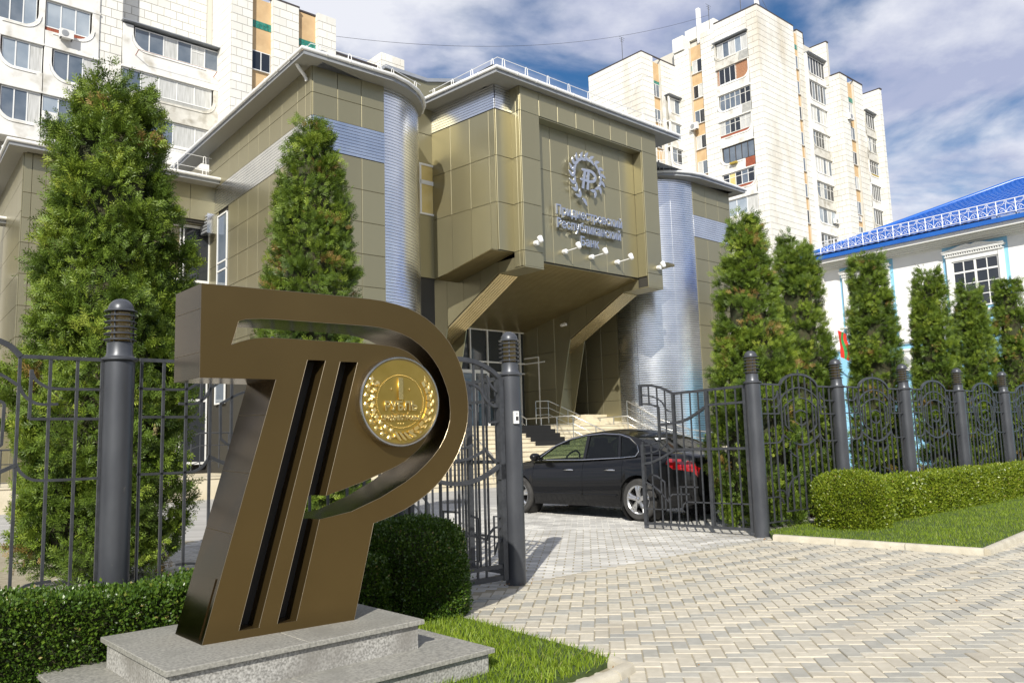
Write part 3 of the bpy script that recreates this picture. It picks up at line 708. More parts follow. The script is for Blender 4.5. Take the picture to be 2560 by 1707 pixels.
# ================================================================== fence posts, panels, gate
def make_post(label, loc):
    t = thing('fence_post', label, 'fence post', loc, 0, 'round fence posts with lamp tops')
    mb = MB(); mb.lathe([(0.105, -0.12), (0.105, 2.10)], 28); mb.build('pole', M['post'], t, smooth=40)
    mb = MB(); mb.lathe([(0.105, 2.085), (0.128, 2.098), (0.128, 2.112), (0.098, 2.125), (0.088, 2.15), (0.088, 2.225), (0.080, 2.232)], 28); mb.build('collar', M['post'], t, smooth=30)
    mb = MB(); mb.lathe([(0.066, 2.225), (0.066, 2.45)], 20); mb.build('lamp_glass', M['lamp_glass'], t, smooth=40)
    for k in range(5):
        mb = MB(); z = 2.242 + k * 0.044
        mb.lathe([(0.112, z), (0.112, z + 0.004), (0.085, z + 0.016), (0.070, z + 0.017), (0.085, z + 0.011), (0.108, z)], 26, cap=False); mb.build('louvre', M['post'], t, smooth=40)
    for k in range(3):
        a = k * 2 * pi / 3 + .5; mb = MB(); mb.tube([(0.085 * cos(a), 0.085 * sin(a), 2.22), (0.085 * cos(a), 0.085 * sin(a), 2.47)], 0.006, 6); mb.build('rod', M['post'], t)
    mb = MB(); mb.lathe([(0.112, 2.455), (0.112, 2.461), (0.092, 2.470)] + [(0.088 * cos(radians(a)), 2.472 + 0.082 * sin(radians(a))) for a in range(0, 91, 10)], 28); mb.build('lamp_cap', M['post'], t, smooth=35)
    return t
def gpt(t): p = GATE_A + GDIR * t; return (p.x, p.y, gz(p.y))
FD = Vector((sin(radians(50)), cos(radians(50))))
def fpt(k): p = GATE_B + FD * (2.32 * k); return (p.x, p.y, gz(p.y))
post = make_post('thick grey fence post with lamp top standing behind the low hedge at the left', gpt(-3.80))
specs = [(gpt(-6.12), 'grey fence post with lamp top at the far left end of the fence', 1.0),
         (gpt(-1.42), 'dark fence post behind the bronze sculpture and the round dark bush', 0.93),
         (gpt(0.0), 'grey gate post with white intercom beside the narrow wicket gate', 1.0),
         (fpt(0), 'grey gate post hinging the open gate leaf beside the right lawn', 1.01),
         (fpt(1), 'lamp topped fence post rising behind the rounded yellow green bush', 1.0),
         (fpt(2), 'second lamp topped fence post along the low hedge from the rounded bush', 1.0),
         (fpt(3), 'third lamp topped fence post along the low hedge from the rounded bush', 1.0),
         (fpt(4), 'rightmost lamp topped fence post in front of the last thujas', 1.0),
         (fpt(5), 'last grey fence post in the row beyond the right edge', 1.0)]
for loc, lab, sc in specs:
    c = copy_tree(post, loc=loc); c['label'] = lab; c.scale = (1, 1, sc)

B_ = 0.0095
def bar(parent, name, pts, r=B_, m=None, sm=False):
    P_ = [(a, 0, b) for a, b in pts]
    if sm: P_ = smooth_path(P_, 4)
    mb = MB(); mb.tube(P_, r, square=True, up=(0, 1, 0)); return mb.build(name, m or M['iron'], parent)
def fence_panel(label, loc, az):
    t = thing('iron_fence', label, 'fence', loc, az2rz(az), 'wrought iron fence panels between the posts'); t.scale = (1, 1, 0.968)
    def both(name, pts, r=B_, sm=False):
        bar(t, name, pts, r, sm=sm); bar(t, name, [(2.40 - a, b) for a, b in pts][::-1] if True else pts, r, sm=sm)
    both('top_rail', [(0.16, 2.18), (0.69, 2.18)], 0.013)
    bar(t, 'arch', [(0.69, 2.18), (0.72, 2.215), (0.78, 2.265), (0.97, 2.335), (1.20, 2.355), (1.43, 2.335), (1.62, 2.265), (1.68, 2.215), (1.71, 2.18)], 0.017, sm=True)
    bar(t, 'scroll', [(0.70, 1.98), (0.80, 2.05), (0.98, 2.12), (1.20, 2.15), (1.42, 2.12), (1.60, 2.05), (1.70, 1.98)], sm=True)
    bar(t, 'scroll', [(0.77, 1.85), (0.91, 1.93), (1.06, 1.975), (1.20, 1.99), (1.34, 1.975), (1.49, 1.93), (1.63, 1.85)], sm=True)
    both('scroll', [(0.77, 1.85), (0.775, 1.57), (0.82, 1.53), (0.89, 1.495), (1.05, 1.44)], sm=False)
    bar(t, 'scroll', [(0.69, 1.43), (0.79, 1.38), (0.98, 1.30), (1.20, 1.27), (1.42, 1.30), (1.61, 1.38), (1.71, 1.43)], 0.013, sm=True)
    bar(t, 'scroll', [(1.05, 1.76), (1.12, 1.785), (1.20, 1.80), (1.28, 1.785), (1.35, 1.76)], sm=True)
    bar(t, 'scroll', [(1.05, 1.62), (1.12, 1.585), (1.20, 1.57), (1.28, 1.585), (1.35, 1.62)], sm=True)
    both('scroll', [(0.82, 1.19), (0.93, 1.125), (1.06, 1.075)], sm=True)
    both('scroll', [(0.16, 1.96), (0.47, 1.96), (0.55, 1.985), (0.60, 2.03), (0.62, 2.09)], sm=True)
    both('scroll', [(0.45, 1.85), (0.57, 1.85), (0.65, 1.90), (0.69, 1.98)], sm=True)
    both('cross_rail', [(0.19, 1.745), (0.62, 1.745)])
    bar(t, 'upright', [(0.62, 2.09), (0.62, 1.745)])
    bar(t, 'upright', [(1.78, 2.09), (1.78, 1.745)])
    both('scroll', [(0.16, 1.315), (0.50, 1.315), (0.60, 1.33), (0.66, 1.38), (0.69, 1.44)], sm=True)
    both('cross_rail', [(0.16, 0.53), (0.46, 0.53), (0.55, 0.50), (0.60, 0.42)])
    both('scroll', [(0.45, 0.62), (0.60, 0.61), (0.68, 0.54), (0.72, 0.52), (0.78, 0.68), (0.90, 0.77), (1.07, 0.82)], sm=True)
    both('bottom_rail', [(0.16, 0.175), (0.66, 0.175)])
    bar(t, 'bottom_rail', [(0.66, 0.30), (1.74, 0.30)])
    xs = [0.175, 0.335, 0.505]
    for x in xs: both('upright', [(x, 2.175), (x, 0.17)])
    both('upright', [(0.69, 2.18), (0.69, 0.30)])
    both('upright', [(0.86, 2.29), (0.86, 0.30)])
    both('upright', [(1.03, 2.34), (1.03, 0.30)])
    bar(t, 'upright', [(1.20, 2.43), (1.20, 1.99)]); bar(t, 'upright', [(1.20, 1.70), (1.20, 0.30)])
    return t
fp = fence_panel('iron fence panel with scrolls at the far left over the dark hedge', gpt(-6.14), 48.16)
LB = [('iron fence panel with scrolls between the left post and the bronze sculpture', gpt(-3.82), 48.16),
      ('scrolled iron fence panel behind the rounded yellow green bush', fpt(0), 50), ('scrolled iron fence panel second from the open gate in the right hand row', fpt(1), 50),
      ('scrolled iron fence panel third from the open gate in the right hand row', fpt(2), 50), ('scrolled iron fence panel fourth from the open gate in the right hand row', fpt(3), 50),
      ('scrolled iron fence panel cut by the right edge of the picture', fpt(4), 50)]
for lab, loc, az in LB:
    c = copy_tree(fp, loc=loc, rz=az2rz(az)); c['label'] = lab

def gate_leaf(label, loc, az, mirror=1):
    t = thing('gate_leaf', label, 'gate leaf', loc, az2rz(az), 'gate leaves of the driveway')
    F_ = 0.019
    def b(name, pts, r=B_, sm=False, dup=False): bar(t, name, pts, r, sm=sm)
    b('stile', [(0.13, 0.05), (0.13, 2.10)], 0.026); b('stile', [(0.755, 0.10), (0.755, 2.07)], 0.026); b('stile', [(1.34, 1.20), (1.34, 2.05)], 0.022)
    b('stile', [(1.95, 0.06), (1.95, 1.30)], 0.026); b('stile', [(1.95, 1.30), (1.95, 1.345)], 0.012); b('stile', [(1.95, 1.90), (1.95, 2.23)], 0.022)
    b('frame_rail', [(0.13, 2.085), (1.34, 2.055)], F_); b('frame_rail', [(1.34, 2.055), (1.47, 2.125), (1.62, 2.18), (1.78, 2.21), (1.95, 2.22)], F_, True)
    b('frame_rail', [(0.13, 0.09), (1.95, 0.09)], F_); b('cross_rail', [(0.13, 1.86), (0.755, 1.85)], 0.017)
    b('frame_rail', [(0.755, 1.84), (0.94, 1.735), (1.13, 1.65), (1.34, 1.61), (1.62, 1.59)], 0.019, True)
    b('scroll', [(1.95, 1.93), (1.80, 1.92), (1.62, 1.87)], 0.014, True); b('scroll', [(1.62, 1.87), (1.62, 1.35)], 0.016)
    b('scroll', [(1.94, 2.07), (1.80, 2.05), (1.69, 2.02), (1.56, 1.95), (1.48, 1.83), (1.42, 1.79), (1.35, 1.78)], 0.010, True)
    b('cross_rail', [(1.34, 1.21), (0.13, 1.21)], 0.018); b('frame_rail', [(1.95, 1.00), (1.80, 1.02), (1.65, 1.07), (1.49, 1.14), (1.34, 1.21)], 0.018, True)
    b('scroll', [(1.94, 1.28), (1.76, 1.30), (1.62, 1.35)], B_, True); b('scroll', [(1.94, 1.15), (1.74, 1.18), (1.60, 1.23), (1.50, 1.29), (1.44, 1.22), (1.36, 1.19)], B_, True)
    b('scroll', [(1.94, 0.72), (1.80, 0.665), (1.68, 0.585), (1.52, 0.43), (1.50, 0.50), (1.44, 0.54), (1.14, 0.55)], B_)
    b('scroll', [(1.80, 0.83), (1.71, 0.81), (1.57, 0.72), (1.57, 0.31), (1.93, 0.31)], B_)
    b('scroll', [(1.30, 0.655), (0.98, 0.655)]); b('scroll', [(1.28, 0.655), (1.285, 0.28), (1.25, 0.40), (1.19, 0.435), (0.15, 0.435)])
    for x in (0.28, 0.445, 0.60): b('upright', [(x, 2.08), (x, 0.10)])
    for x in (0.90, 1.04, 1.19): b('upright', [(x, 2.06), (x, 0.10)])
    b('upright', [(1.34, 1.20), (1.34, 0.10)])
    for x, top in ((1.49, 2.12), (1.635, 2.18)): b('upright', [(x, top), (x, 0.10)])
    b('upright', [(1.79, 1.30), (1.79, 0.10)]); b('upright', [(1.79, 2.20), (1.79, 1.92)])
    for z in (0.62, 1.72):
        mb = MB(); mb.tube([(0.088, 0, z - 0.09), (0.088, 0, z + 0.09)], 0.020, 10); mb.build('hinge', M['iron'], t, smooth=40)
    return t
lf = gate_leaf('open iron gate leaf in front of the car hung on the right gate post', fpt(0), -44.6)
c = copy_tree(lf, loc=gpt(0.02), rz=az2rz(-40)); c['label'] = 'open iron gate leaf seen through the wicket behind the gate post with intercom'
# narrow wicket between the dark post and the gate post
wk = thing('wicket_gate', 'narrow arched iron wicket gate next to the round dark bush', 'wicket gate', gpt(-1.42), az2rz(48.16))
def wb(name, pts, r=B_, sm=False): bar(wk, name, pts, r, sm=sm)
wb('stile', [(0.16, 0.06), (0.16, 2.08)], 0.022); wb('stile', [(1.27, 0.06), (1.27, 2.07)], 0.030)
wb('arch', [(0.16, 2.08), (0.30, 2.16), (0.50, 2.225), (0.72, 2.245), (0.94, 2.225), (1.13, 2.16), (1.27, 2.07)], 0.022, True)
wb('frame_rail', [(0.16, 0.09), (1.27, 0.09)], 0.024); wb('frame_rail', [(0.16, 0.20), (1.27, 0.20)], 0.018)
wb('frame_rail', [(0.16, 1.20), (0.35, 1.10), (0.55, 1.05), (0.72, 1.035), (0.90, 1.05), (1.08, 1.105), (1.27, 1.20)], 0.020, True)
wb('scroll', [(1.27, 1.22), (1.16, 1.25), (1.09, 1.31), (1.06, 1.36), (1.0, 1.32), (0.86, 1.27), (0.72, 1.255), (0.58, 1.27), (0.44, 1.32), (0.38, 1.36), (0.34, 1.30), (0.16, 1.22)], 0.012, False)
wb('scroll', [(1.27, 1.78), (1.15, 1.80), (1.06, 1.87), (1.01, 1.95), (0.88, 2.01), (0.72, 2.03), (0.56, 2.01), (0.43, 1.95), (0.38, 1.87), (0.29, 1.80), (0.16, 1.78)], 0.013, True)
wb('scroll', [(1.27, 1.92), (1.20, 1.95), (1.13, 2.02), (1.10, 2.09)], 0.012, True); wb('upright', [(1.12, 2.08), (1.12, 1.62)]); wb('scroll', [(1.12, 1.62), (1.27, 1.63)])
wb('scroll', [(0.90, 1.74), (0.80, 1.79), (0.66, 1.79), (0.56, 1.74)], B_, True); wb('scroll', [(0.86, 1.56), (0.76, 1.52), (0.60, 1.54)], B_, True)
wb('scroll', [(0.90, 1.40), (0.78, 1.37), (0.62, 1.38)], B_, True)
for x, z1, z0 in ((0.33, 2.17, 0.1), (0.50, 2.22, 0.1), (0.62, 2.24, 1.0), (0.72, 2.24, 0.1), (0.80, 1.76, 0.1), (0.93, 2.22, 0.1), (1.04, 2.19, 0.1)): wb('upright', [(x, z0), (x, z1)])
wb('scroll', [(1.27, 0.68), (1.15, 0.69), (1.15, 0.32), (1.19, 0.42), (1.27, 0.49)]); wb('scroll', [(1.27, 0.585), (1.15, 0.58), (1.08, 0.52), (1.06, 0.47), (0.98, 0.50), (0.86, 0.53), (0.40, 0.54)])
wb('scroll', [(0.86, 0.72), (0.96, 0.68), (0.96, 0.28), (0.70, 0.30)])
mb = MB(); mb.box(1.225, 1.30, -0.03, 0.03, 1.05, 1.20); mb.build('lock_box', M['iron'], wk)
# intercom
p = GATE_A + Vector((0.045, -0.100)); ic = thing('intercom', 'small white intercom box with black button fixed to the gate post', 'intercom', (p.x, p.y, 1.60), radians(18))
mb = MB(); mb.box(-0.028, 0.028, -0.022, 0.02, 0, 0.125); mb.build('housing', M['white_metal'], ic)
mb = MB(); mb.box(-0.006, 0.022, -0.0255, -0.0225, 0.032, 0.072); mb.build('button', M['dark'], ic)
mb = MB()
for k in range(4): mb.box(-0.008, 0.018, -0.0245, -0.0225, 0.085 + k * 0.008, 0.088 + k * 0.008)
mb.build('speaker_slot', M['fascia_grey'], ic)
# ================================================================== the bank
BK_LOC = (0.47, 25.6, 0.0); BK_RZ = az2rz(48)
bk = thing('bank_building', 'olive gold clad bank with silver ribbed round corners and overhanging entrance block', 'bank', BK_LOC, BK_RZ)
CNT = {'n': 0}
over_mb = MB()
def panel(p, wd, h, ang, d=0.03, m=None, name='cladding_panel'):
    """p: local lower-left corner of the panel, ang: direction of its width about Z; outward = right-hand side of that direction"""
    m = m or M['cladding']
    CNT['n'] += 1
    if CNT['n'] <= 300:
        link(name, panel_mesh(wd, h, d, m), bk, p, (random.uniform(-.0022, .0022), 0, ang + random.uniform(-.0030, .0030)))
    else:
        T = Matrix.Translation(p) @ Matrix.Rotation(ang, 4, 'Z'); me = panel_mesh(wd, h, d, m)
        over_mb.add([tuple(T @ v.co) for v in me.vertices], [tuple(q.vertices) for q in me.polygons])
def wall(a, b, z0, z1, th=0.12, m=None, name='wall'):
    """backing wall from a to b (outward on the right of a->b)"""
    Ln, ang = seg_frame(a, b); n = Vector((sin(ang), -cos(ang), 0))
    mb = MB(); mb.hexa((a[0], a[1], z0), (b[0], b[1], z0), (b[0], b[1], z1), (a[0], a[1], z1), -n * th)
    return mb.build(name, m or M['joint'], bk)
def panels(a, b, cols, rows, d=0.03, skip=None):
    Ln, ang = seg_frame(a, b); dv = Vector((cos(ang), sin(ang)))
    for i in range(len(cols) - 1):
        for j in range(len(rows) - 1):
            if skip and skip(i, j): continue
            p = Vector(a) + dv * cols[i]
            panel((p.x, p.y, rows[j]), cols[i + 1] - cols[i], rows[j + 1] - rows[j], ang, d)
def ribs_flat(a, b, z0, z1, pitch=0.095, name='ribbed_band', m=None):
    Ln, ang = seg_frame(a, b); dv = Vector((cos(ang), sin(ang))); n = Vector((sin(ang), -cos(ang))); mb = MB()
    k = max(1, round((z1 - z0) / pitch)); pt = (z1 - z0) / k
    for i in range(k):
        z = z0 + i * pt; pr_ = [(0.004, 0.018), (0.007, 0.034), (pt - 0.007, 0.034), (pt - .004, 0.018)]
        vs = []
        for q in (Vector(a), Vector(b)):
            for dz, o in pr_: vs.append((q.x + n.x * o, q.y + n.y * o, z + dz))
        mb.add(vs, [(0, 4, 5, 1), (1, 5, 6, 2), (2, 6, 7, 3), (0, 1, 2, 3), (7, 6, 5, 4)])
    qa, qb = Vector(a) + n * .010, Vector(b) + n * .010; mb.add([(qa.x, qa.y, z0), (qb.x, qb.y, z0), (qb.x, qb.y, z1), (qa.x, qa.y, z1)], [(0, 1, 2, 3)], 1)
    o = mb.build(name, [m or M['silver'], M['joint']], bk); o['kind'] = 'stuff'; return o
def ribs_round(c, R, a0, a1, z0, z1, pitch=0.095, seg=30):
    """quarter round column of horizontal ribs; angle 0 faces -v, positive turns to +u"""
    k = round((z1 - z0) / pitch); pt = (z1 - z0) / k; prof = []
    for i in range(k):
        z = z0 + i * pt; prof += [(R - 0.004, z + .004), (R + 0.014, z + 0.007), (R + 0.0165, z + pt * 0.5), (R + 0.014, z + pt - 0.007), (R - .004, z + pt - .004)]
    vs = []
    for j in range(seg + 1):
        a = radians(a0 + (a1 - a0) * j / seg)
        for r, z in prof: vs.append((c[0] + r * sin(a), c[1] - r * cos(a), z))
    n = len(prof); fs = []
    for j in range(seg):
        for i in range(n - 1):
            if i % 5 != 4: fs.append((j * n + i, (j + 1) * n + i, (j + 1) * n + i + 1, j * n + i + 1))
    mb = MB(); mb.add(vs, fs); rr_ = R - .006; vs = []
    for j in range(seg + 1):
        a = radians(a0 + (a1 - a0) * j / seg); vs += [(c[0] + rr_ * sin(a), c[1] - rr_ * cos(a), z0), (c[0] + rr_ * sin(a), c[1] - rr_ * cos(a), z1)]
    mb.add(vs, [(2 * j, 2 * j + 2, 2 * j + 3, 2 * j + 1) for j in range(seg)], 1)
    o = mb.build('ribbed_round_corner', [M['silver'], M['joint']], bk, smooth=50); o['kind'] = 'stuff'
    mb = MB()                                             # the vertical sheet laps
    for f_ in ((0.33, 0.68) if c[0] > 0 else ()):
        a = radians(a0 + (a1 - a0) * f_); mb.tube([(c[0] + (R + .015) * sin(a), c[1] - (R + .015) * cos(a), z0), (c[0] + (R + .016) * sin(a), c[1] - (R + .016) * cos(a), z1)], 0.005, 5)
    if mb.v: mb.build('sheet_lap', M['silver'], bk)
def eave(pts, zs, fas=0.13, name='eave', inset=0.55, closed_inner=None):
    """white half-round gutter, grey fascia, flat soffit back to the wall"""
    P2 = [Vector(p) for p in pts]; n = len(P2); inn = []
    for i, p in enumerate(P2):
        t = (P2[min(i + 1, n - 1)] - P2[max(i - 1, 0)]).normalized(); inn.append(p + Vector((-t.y, t.x)) * inset * (1.0 if i in (0, n - 1) else 1.12))
    mb = MB(); vs = [(p.x, p.y, zs) for p in P2] + [(p.x, p.y, zs) for p in inn] + [(p.x, p.y, zs + fas) for p in P2] + [(p.x, p.y, zs + fas + 0.22) for p in inn]
    fs = []; ms = []
    for i in range(n - 1): fs += [(i, n + i, n + i + 1, i + 1), (i, i + 1, 2 * n + i + 1, 2 * n + i), (2 * n + i, 2 * n + i + 1, 3 * n + i + 1, 3 * n + i)]; ms += [0, 1, 1]
    fs += [(0, 2 * n, 3 * n, n), (n - 1, 2 * n - 1, 4 * n - 1, 3 * n - 1)]; ms += [1, 1]
    b0 = len(mb.v); mb.v += vs; mb.f += fs; mb.m += ms
    e = mb.build(name, [M['soffit'], M['fascia_grey']], bk)
    mb = MB(); op = []
    for i, p in enumerate(P2):
        t = (P2[min(i + 1, n - 1)] - P2[max(i - 1, 0)]).normalized(); op.append((p.x + t.y * 0.055, p.y - t.x * 0.055, zs + fas + 0.03))
    mb.tube(op, 0.058, 10); mb.build('gutter', M['white_pvc'], e, smooth=50)
    mb = MB(); acc = 0
    for a, b in zip(op[:-1], op[1:]):
        A, B = Vector(a), Vector(b); Ls = (B - A).length; k = int(Ls / 0.9)
        for j in range(1, k + 1):
            q = A.lerp(B, j / (k + 1)); dd = (B - A).normalized()
            mb.tube([q - dd * 0.015, q + dd * 0.015], 0.065, 8)
    if mb.v: o = mb.build('gutter_clip', M['white_pvc'], e, smooth=50); o['kind'] = 'stuff'
    return e
def stands(pts, z, h=0.42, nwire=1, name='snow_guard'):
    """wire rail on small hoop stands along a roof edge"""
    P2 = [Vector(p) for p in pts]; top = []; g = None
    mb = MB(); mb.tube([(p.x, p.y, z + h) for p in P2], 0.012, 5)
    if nwire > 1: mb.tube([(p.x, p.y, z + h * 0.5) for p in P2], 0.012, 5)
    g = mb.build(name, M['white_pvc'], bk)
    for a, b in zip(P2[:-1], P2[1:]):
        k = max(1, round((b - a).length / 1.15)); d = (b - a).normalized()
        for j in range(k + 1):
            q = a.lerp(b, (j + .25) / (k + .5)); mb = MB()
            mb.tube([(q.x - d.x * .09, q.y - d.y * .09, z - 0.15), (q.x - d.x * .04, q.y - d.y * .04, z + h), (q.x, q.y, z + h + .03), (q.x + d.x * .04, q.y + d.y * .04, z + h), (q.x + d.x * .09, q.y + d.y * .09, z - 0.15)], 0.014, 5)
            mb.build('stand', M['white_pvc'], g)

# ---- central overhanging block
RW = [7.57, 9.15, 10.71, 12.28]
FC = [0.0, 0.86, 1.75, 2.66, 3.58, 4.48, 5.39, 6.27, 7.15]
panels((0, 0), (7.15, 0), FC, [12.28, 13.12])                                    # frieze
panels((0, 0), (0.86, 0), [0, 0.86], [7.06] + RW); panels((6.27, 0), (7.15, 0), [0, 0.88], [7.06] + RW)
panels((0.86, 0.43), (6.27, 0.43), [0, 0.89, 1.80, 2.72, 3.62, 4.53, 5.41], [7.43, 9.07, 10.66, 12.25])
panels((0, 0.43), (0, 0), [0, 0.27, 0.43], [7.06] + RW + [13.12]); panels((6.27, 0.40), (6.27, 0), [0, 0.40], [7.45, 9.09, 10.66, 12.25])
mb = MB(); mb.box(0.02, 0.84, 0.02, 0.42, 7.04, 13.1); mb.box(6.29, 7.13, 0.02, 0.42, 7.04, 13.1); mb.box(0.02, 7.13, 0.02, 0.41, 12.30, 13.1); mb.box(0.84, 6.29, 0.45, 0.6, 7.40, 12.4)
mb.build('wall', M['joint'], bk)
for b_ in ((0.0, 0.86, -0.028, 1.30, 7.02, 7.06), (6.27, 7.15, -0.028, 1.30, 7.02, 7.06), (0.9, 6.24, 0.0, 0.40, 12.245, 12.275)): MB().box(*b_).build('underside', M['cladding'], bk)
panels((-0.71, 0.43), (0, 0.43), [0, 0.71], RW)
ribs_flat((-0.71, 0.43), (-0.02, 0.43), 12.30, 13.12)
BL0, BL1 = (-1.02, 3.45), (-0.71, 0.43)
Lb = seg_frame(BL0, BL1)[0]
panels(BL0, BL1, [0, 0.95, 1.88, 2.77, Lb], RW[1:])
ribs_flat(BL0, BL1, 12.30, 13.12)
ang = seg_frame(BL0, BL1)[1]; dv = Vector((cos(ang), sin(ang), 0)); nv = Vector((sin(ang), -cos(ang), 0))
cs = [0, 0.95, 1.88, 2.77, Lb]
zb = lambda s_: 7.08 + (7.57 - 7.08) * s_ / Lb
for i in range(4):                                                                # the lowest row follows the sloping underside
    A = Vector((*BL0, 0)); a0, a1 = A + dv * (cs[i] + .006), A + dv * (cs[i + 1] - .006)
    mb = MB(); mb.hexa((a0.x, a0.y, zb(cs[i])), (a1.x, a1.y, zb(cs[i + 1])), (a1.x, a1.y, 9.144), (a0.x, a0.y, 9.144), nv * 0.03)
    mb.build('cladding_panel', M['cladding'], bk)
mb = MB(); mb.add([(-1.0, 3.45, 7.1), (-0.69, 0.45, 7.58), (0.02, 0.45, 7.58), (0.02, 3.45, 7.1), (-1.0, 3.45, 13.1), (-0.69, 0.45, 13.1), (0.02, 0.45, 13.1), (0.02, 3.45, 13.1)], [(0, 1, 5, 4), (1, 2, 6, 5), (3, 0, 4, 7), (0, 3, 2, 1), (4, 5, 6, 7)])
mb.build('wall', M['joint'], bk)
mb = MB(); mb.box(7.05, 7.12, 0.45, 8, 7.1, 13.1); mb.box(-0.9, 7.1, 3.52, 12, 7.6, 13.1); mb.build('wall', M['joint'], bk)
panels((7.15, 0.0), (7.15, 3.6), [0, 0.9, 1.8, 2.7, 3.6], RW + [13.1])
def slope_ribs(u0, u1, v0, z0, v1, z1, pitch=0.10, along='u', name='ribbed_soffit', sm='slat_gold'):
    mb = MB()
    if along == 'u':
        k = round(sqrt((v1 - v0) ** 2 + (z1 - z0) ** 2) / pitch)
        for i in range(k):
            f0, f1 = (i + .08) / k, (i + .86) / k
            a = (v0 + (v1 - v0) * f0, z0 + (z1 - z0) * f0); b = (v0 + (v1 - v0) * f1, z0 + (z1 - z0) * f1)
            mb.hexa((u0, a[0], a[1]), (u1, a[0], a[1]), (u1, b[0], b[1]), (u0, b[0], b[1]), (0, 0, -0.022))
        mb.add([(u0, v0, z0 + .004), (u1, v0, z0 + .004), (u1, v1, z1 + .004), (u0, v1, z1 + .004)], [(0, 1, 2, 3)], 1)
    else:
        k = round((u1 - u0) / pitch); nn = Vector((0, -(z1 - z0), (v1 - v0))).normalized()
        if nn.z > 0: nn = -nn
        for i in range(k):
            a, b = u0 + (u1 - u0) * (i + .06) / k, u0 + (u1 - u0) * (i + .90) / k
            mb.hexa((a, v0, z0), (b, v0, z0), (b, v1, z1), (a, v1, z1), nn * 0.035)
    o = mb.build(name, [M[sm], M['joint']], bk); o['kind'] = 'stuff'; return o
slope_ribs(0.86, 6.27, 0.45, 7.40, 6.9, 6.14)
slope_ribs(-0.98, -0.02, 0.45, 7.565, 3.45, 7.085)
slope_ribs(0.02, 0.84, 5.0, 5.09, 1.25, 7.03, 0.115, 'v', 'ribbed_strut', 'strut'); slope_ribs(6.29, 7.13, 5.0, 5.09, 1.25, 7.03, 0.115, 'v', 'ribbed_strut', 'strut')
low = lambda v: min(7.05, 5.11 + (5 - v) * (1.92 / 3.75)) if v < 5 else 2.03
top_ = lambda v: 7.42 - (v - 0.45) * (1.26 / 6.45)
for u0 in (0.0, 6.27):                                                            # fin walls that carry the struts
    pts = [(8.9, 2.03), (5.02, 2.03), (5.02, 5.09), (1.27, 7.06), (0.45, 7.08), (0.45, 7.42), (8.9, 7.42)]
    mb = MB(); n = len(pts); mb.add([(u0 + .03, a, b) for a, b in pts] + [(u0 + .85, a, b) for a, b in pts], [tuple(range(n)), tuple(range(2 * n - 1, n - 1, -1))] + [(i, i + n, (i + 1) % n + n, (i + 1) % n) for i in range(n)])
    mb.build('fin_wall', M['joint'], bk)
    for side in (0, 1):
        uu = u0 - 0.004 if side == 0 else u0 + 0.884; ed = [0.45, 1.25, 2.20, 3.15, 4.10, 5.02]
        for a, b in zip(ed[:-1], ed[1:]):
            mb = MB(); off = (0.03, 0, 0) if side == 0 else (-0.03, 0, 0)
            mb.hexa((uu, a + .006, low(a) + .015), (uu, b - .006, low(b) + .015), (uu, b - .006, 7.40), (uu, a + .006, 7.40), off); mb.build('cladding_panel', M['cladding'], bk)
        aa, bb_ = ((u0, 8.9), (u0, 5.0)) if side == 0 else ((u0 + 0.88, 5.0), (u0 + 0.88, 8.9))
        cc_ = [0, 0.95, 1.95, 2.9, 3.9] if side == 0 else [0, 1.0, 1.95, 2.95, 3.9]
        panels(aa, bb_, cc_, [2.03, 3.57, 5.11, 6.6, 7.40])
    panels((u0, 5.0), (u0 + 0.88, 5.0), [0, 0.88], [2.03, 3.57, 5.09])
# ---- entrance glazing
gl = MB(); gl.box(0.9, 6.26, 6.95, 7.0, 2.03, 6.2); gl.build('entrance_glass', M['glass_dark'], bk)
mb = MB()
for u in (1.42, 2.34, 3.26, 4.18, 5.10, 6.01): mb.box(u - .028, u + .028, 6.85, 6.93, 2.03, 6.14)
for z in (4.78, 6.12): mb.box(0.9, 6.25, 6.855, 6.925, z - .03, z + .03)
mb.box(4.2, 6.25, 6.857, 6.923, 4.32, 4.38); mb.build('mullion_grid', M['frame_white'], bk)
mb = MB(); mb.box(6.215, 6.262, 5.95, 6.0, 2.03, 5.0); mb.box(6.217, 6.262, 5.98, 6.86, 4.97, 5.02); mb.box(6.217, 6.262, 5.6, 6.86, 4.74, 4.79); mb.build('side_mullion', M['frame_white'], bk)
dr = MB(); dr.box(2.62, 4.16, 6.78, 6.84, 4.28, 4.42); dr.box(2.62, 2.72, 6.78, 6.84, 2.03, 4.28); dr.box(4.06, 4.16, 6.78, 6.84, 2.03, 4.28); dr.box(3.36, 3.44, 6.78, 6.84, 2.03, 4.28)
dd_ = dr.build('door', M['frame_white'], bk)
mb = MB(); mb.box(2.73, 3.35, 6.80, 6.82, 2.05, 4.27); mb.build('pane', M['glass_blue'], dd_); mb = MB(); mb.box(3.45, 4.05, 6.80, 6.82, 2.05, 4.27); mb.build('pane', M['glass_dark'], dd_)
mb = MB(); mb.tube([(3.50, 6.74, 2.7), (3.50, 6.74, 3.6)], 0.02, 8); mb.build('handle', M['steel'], dd_)
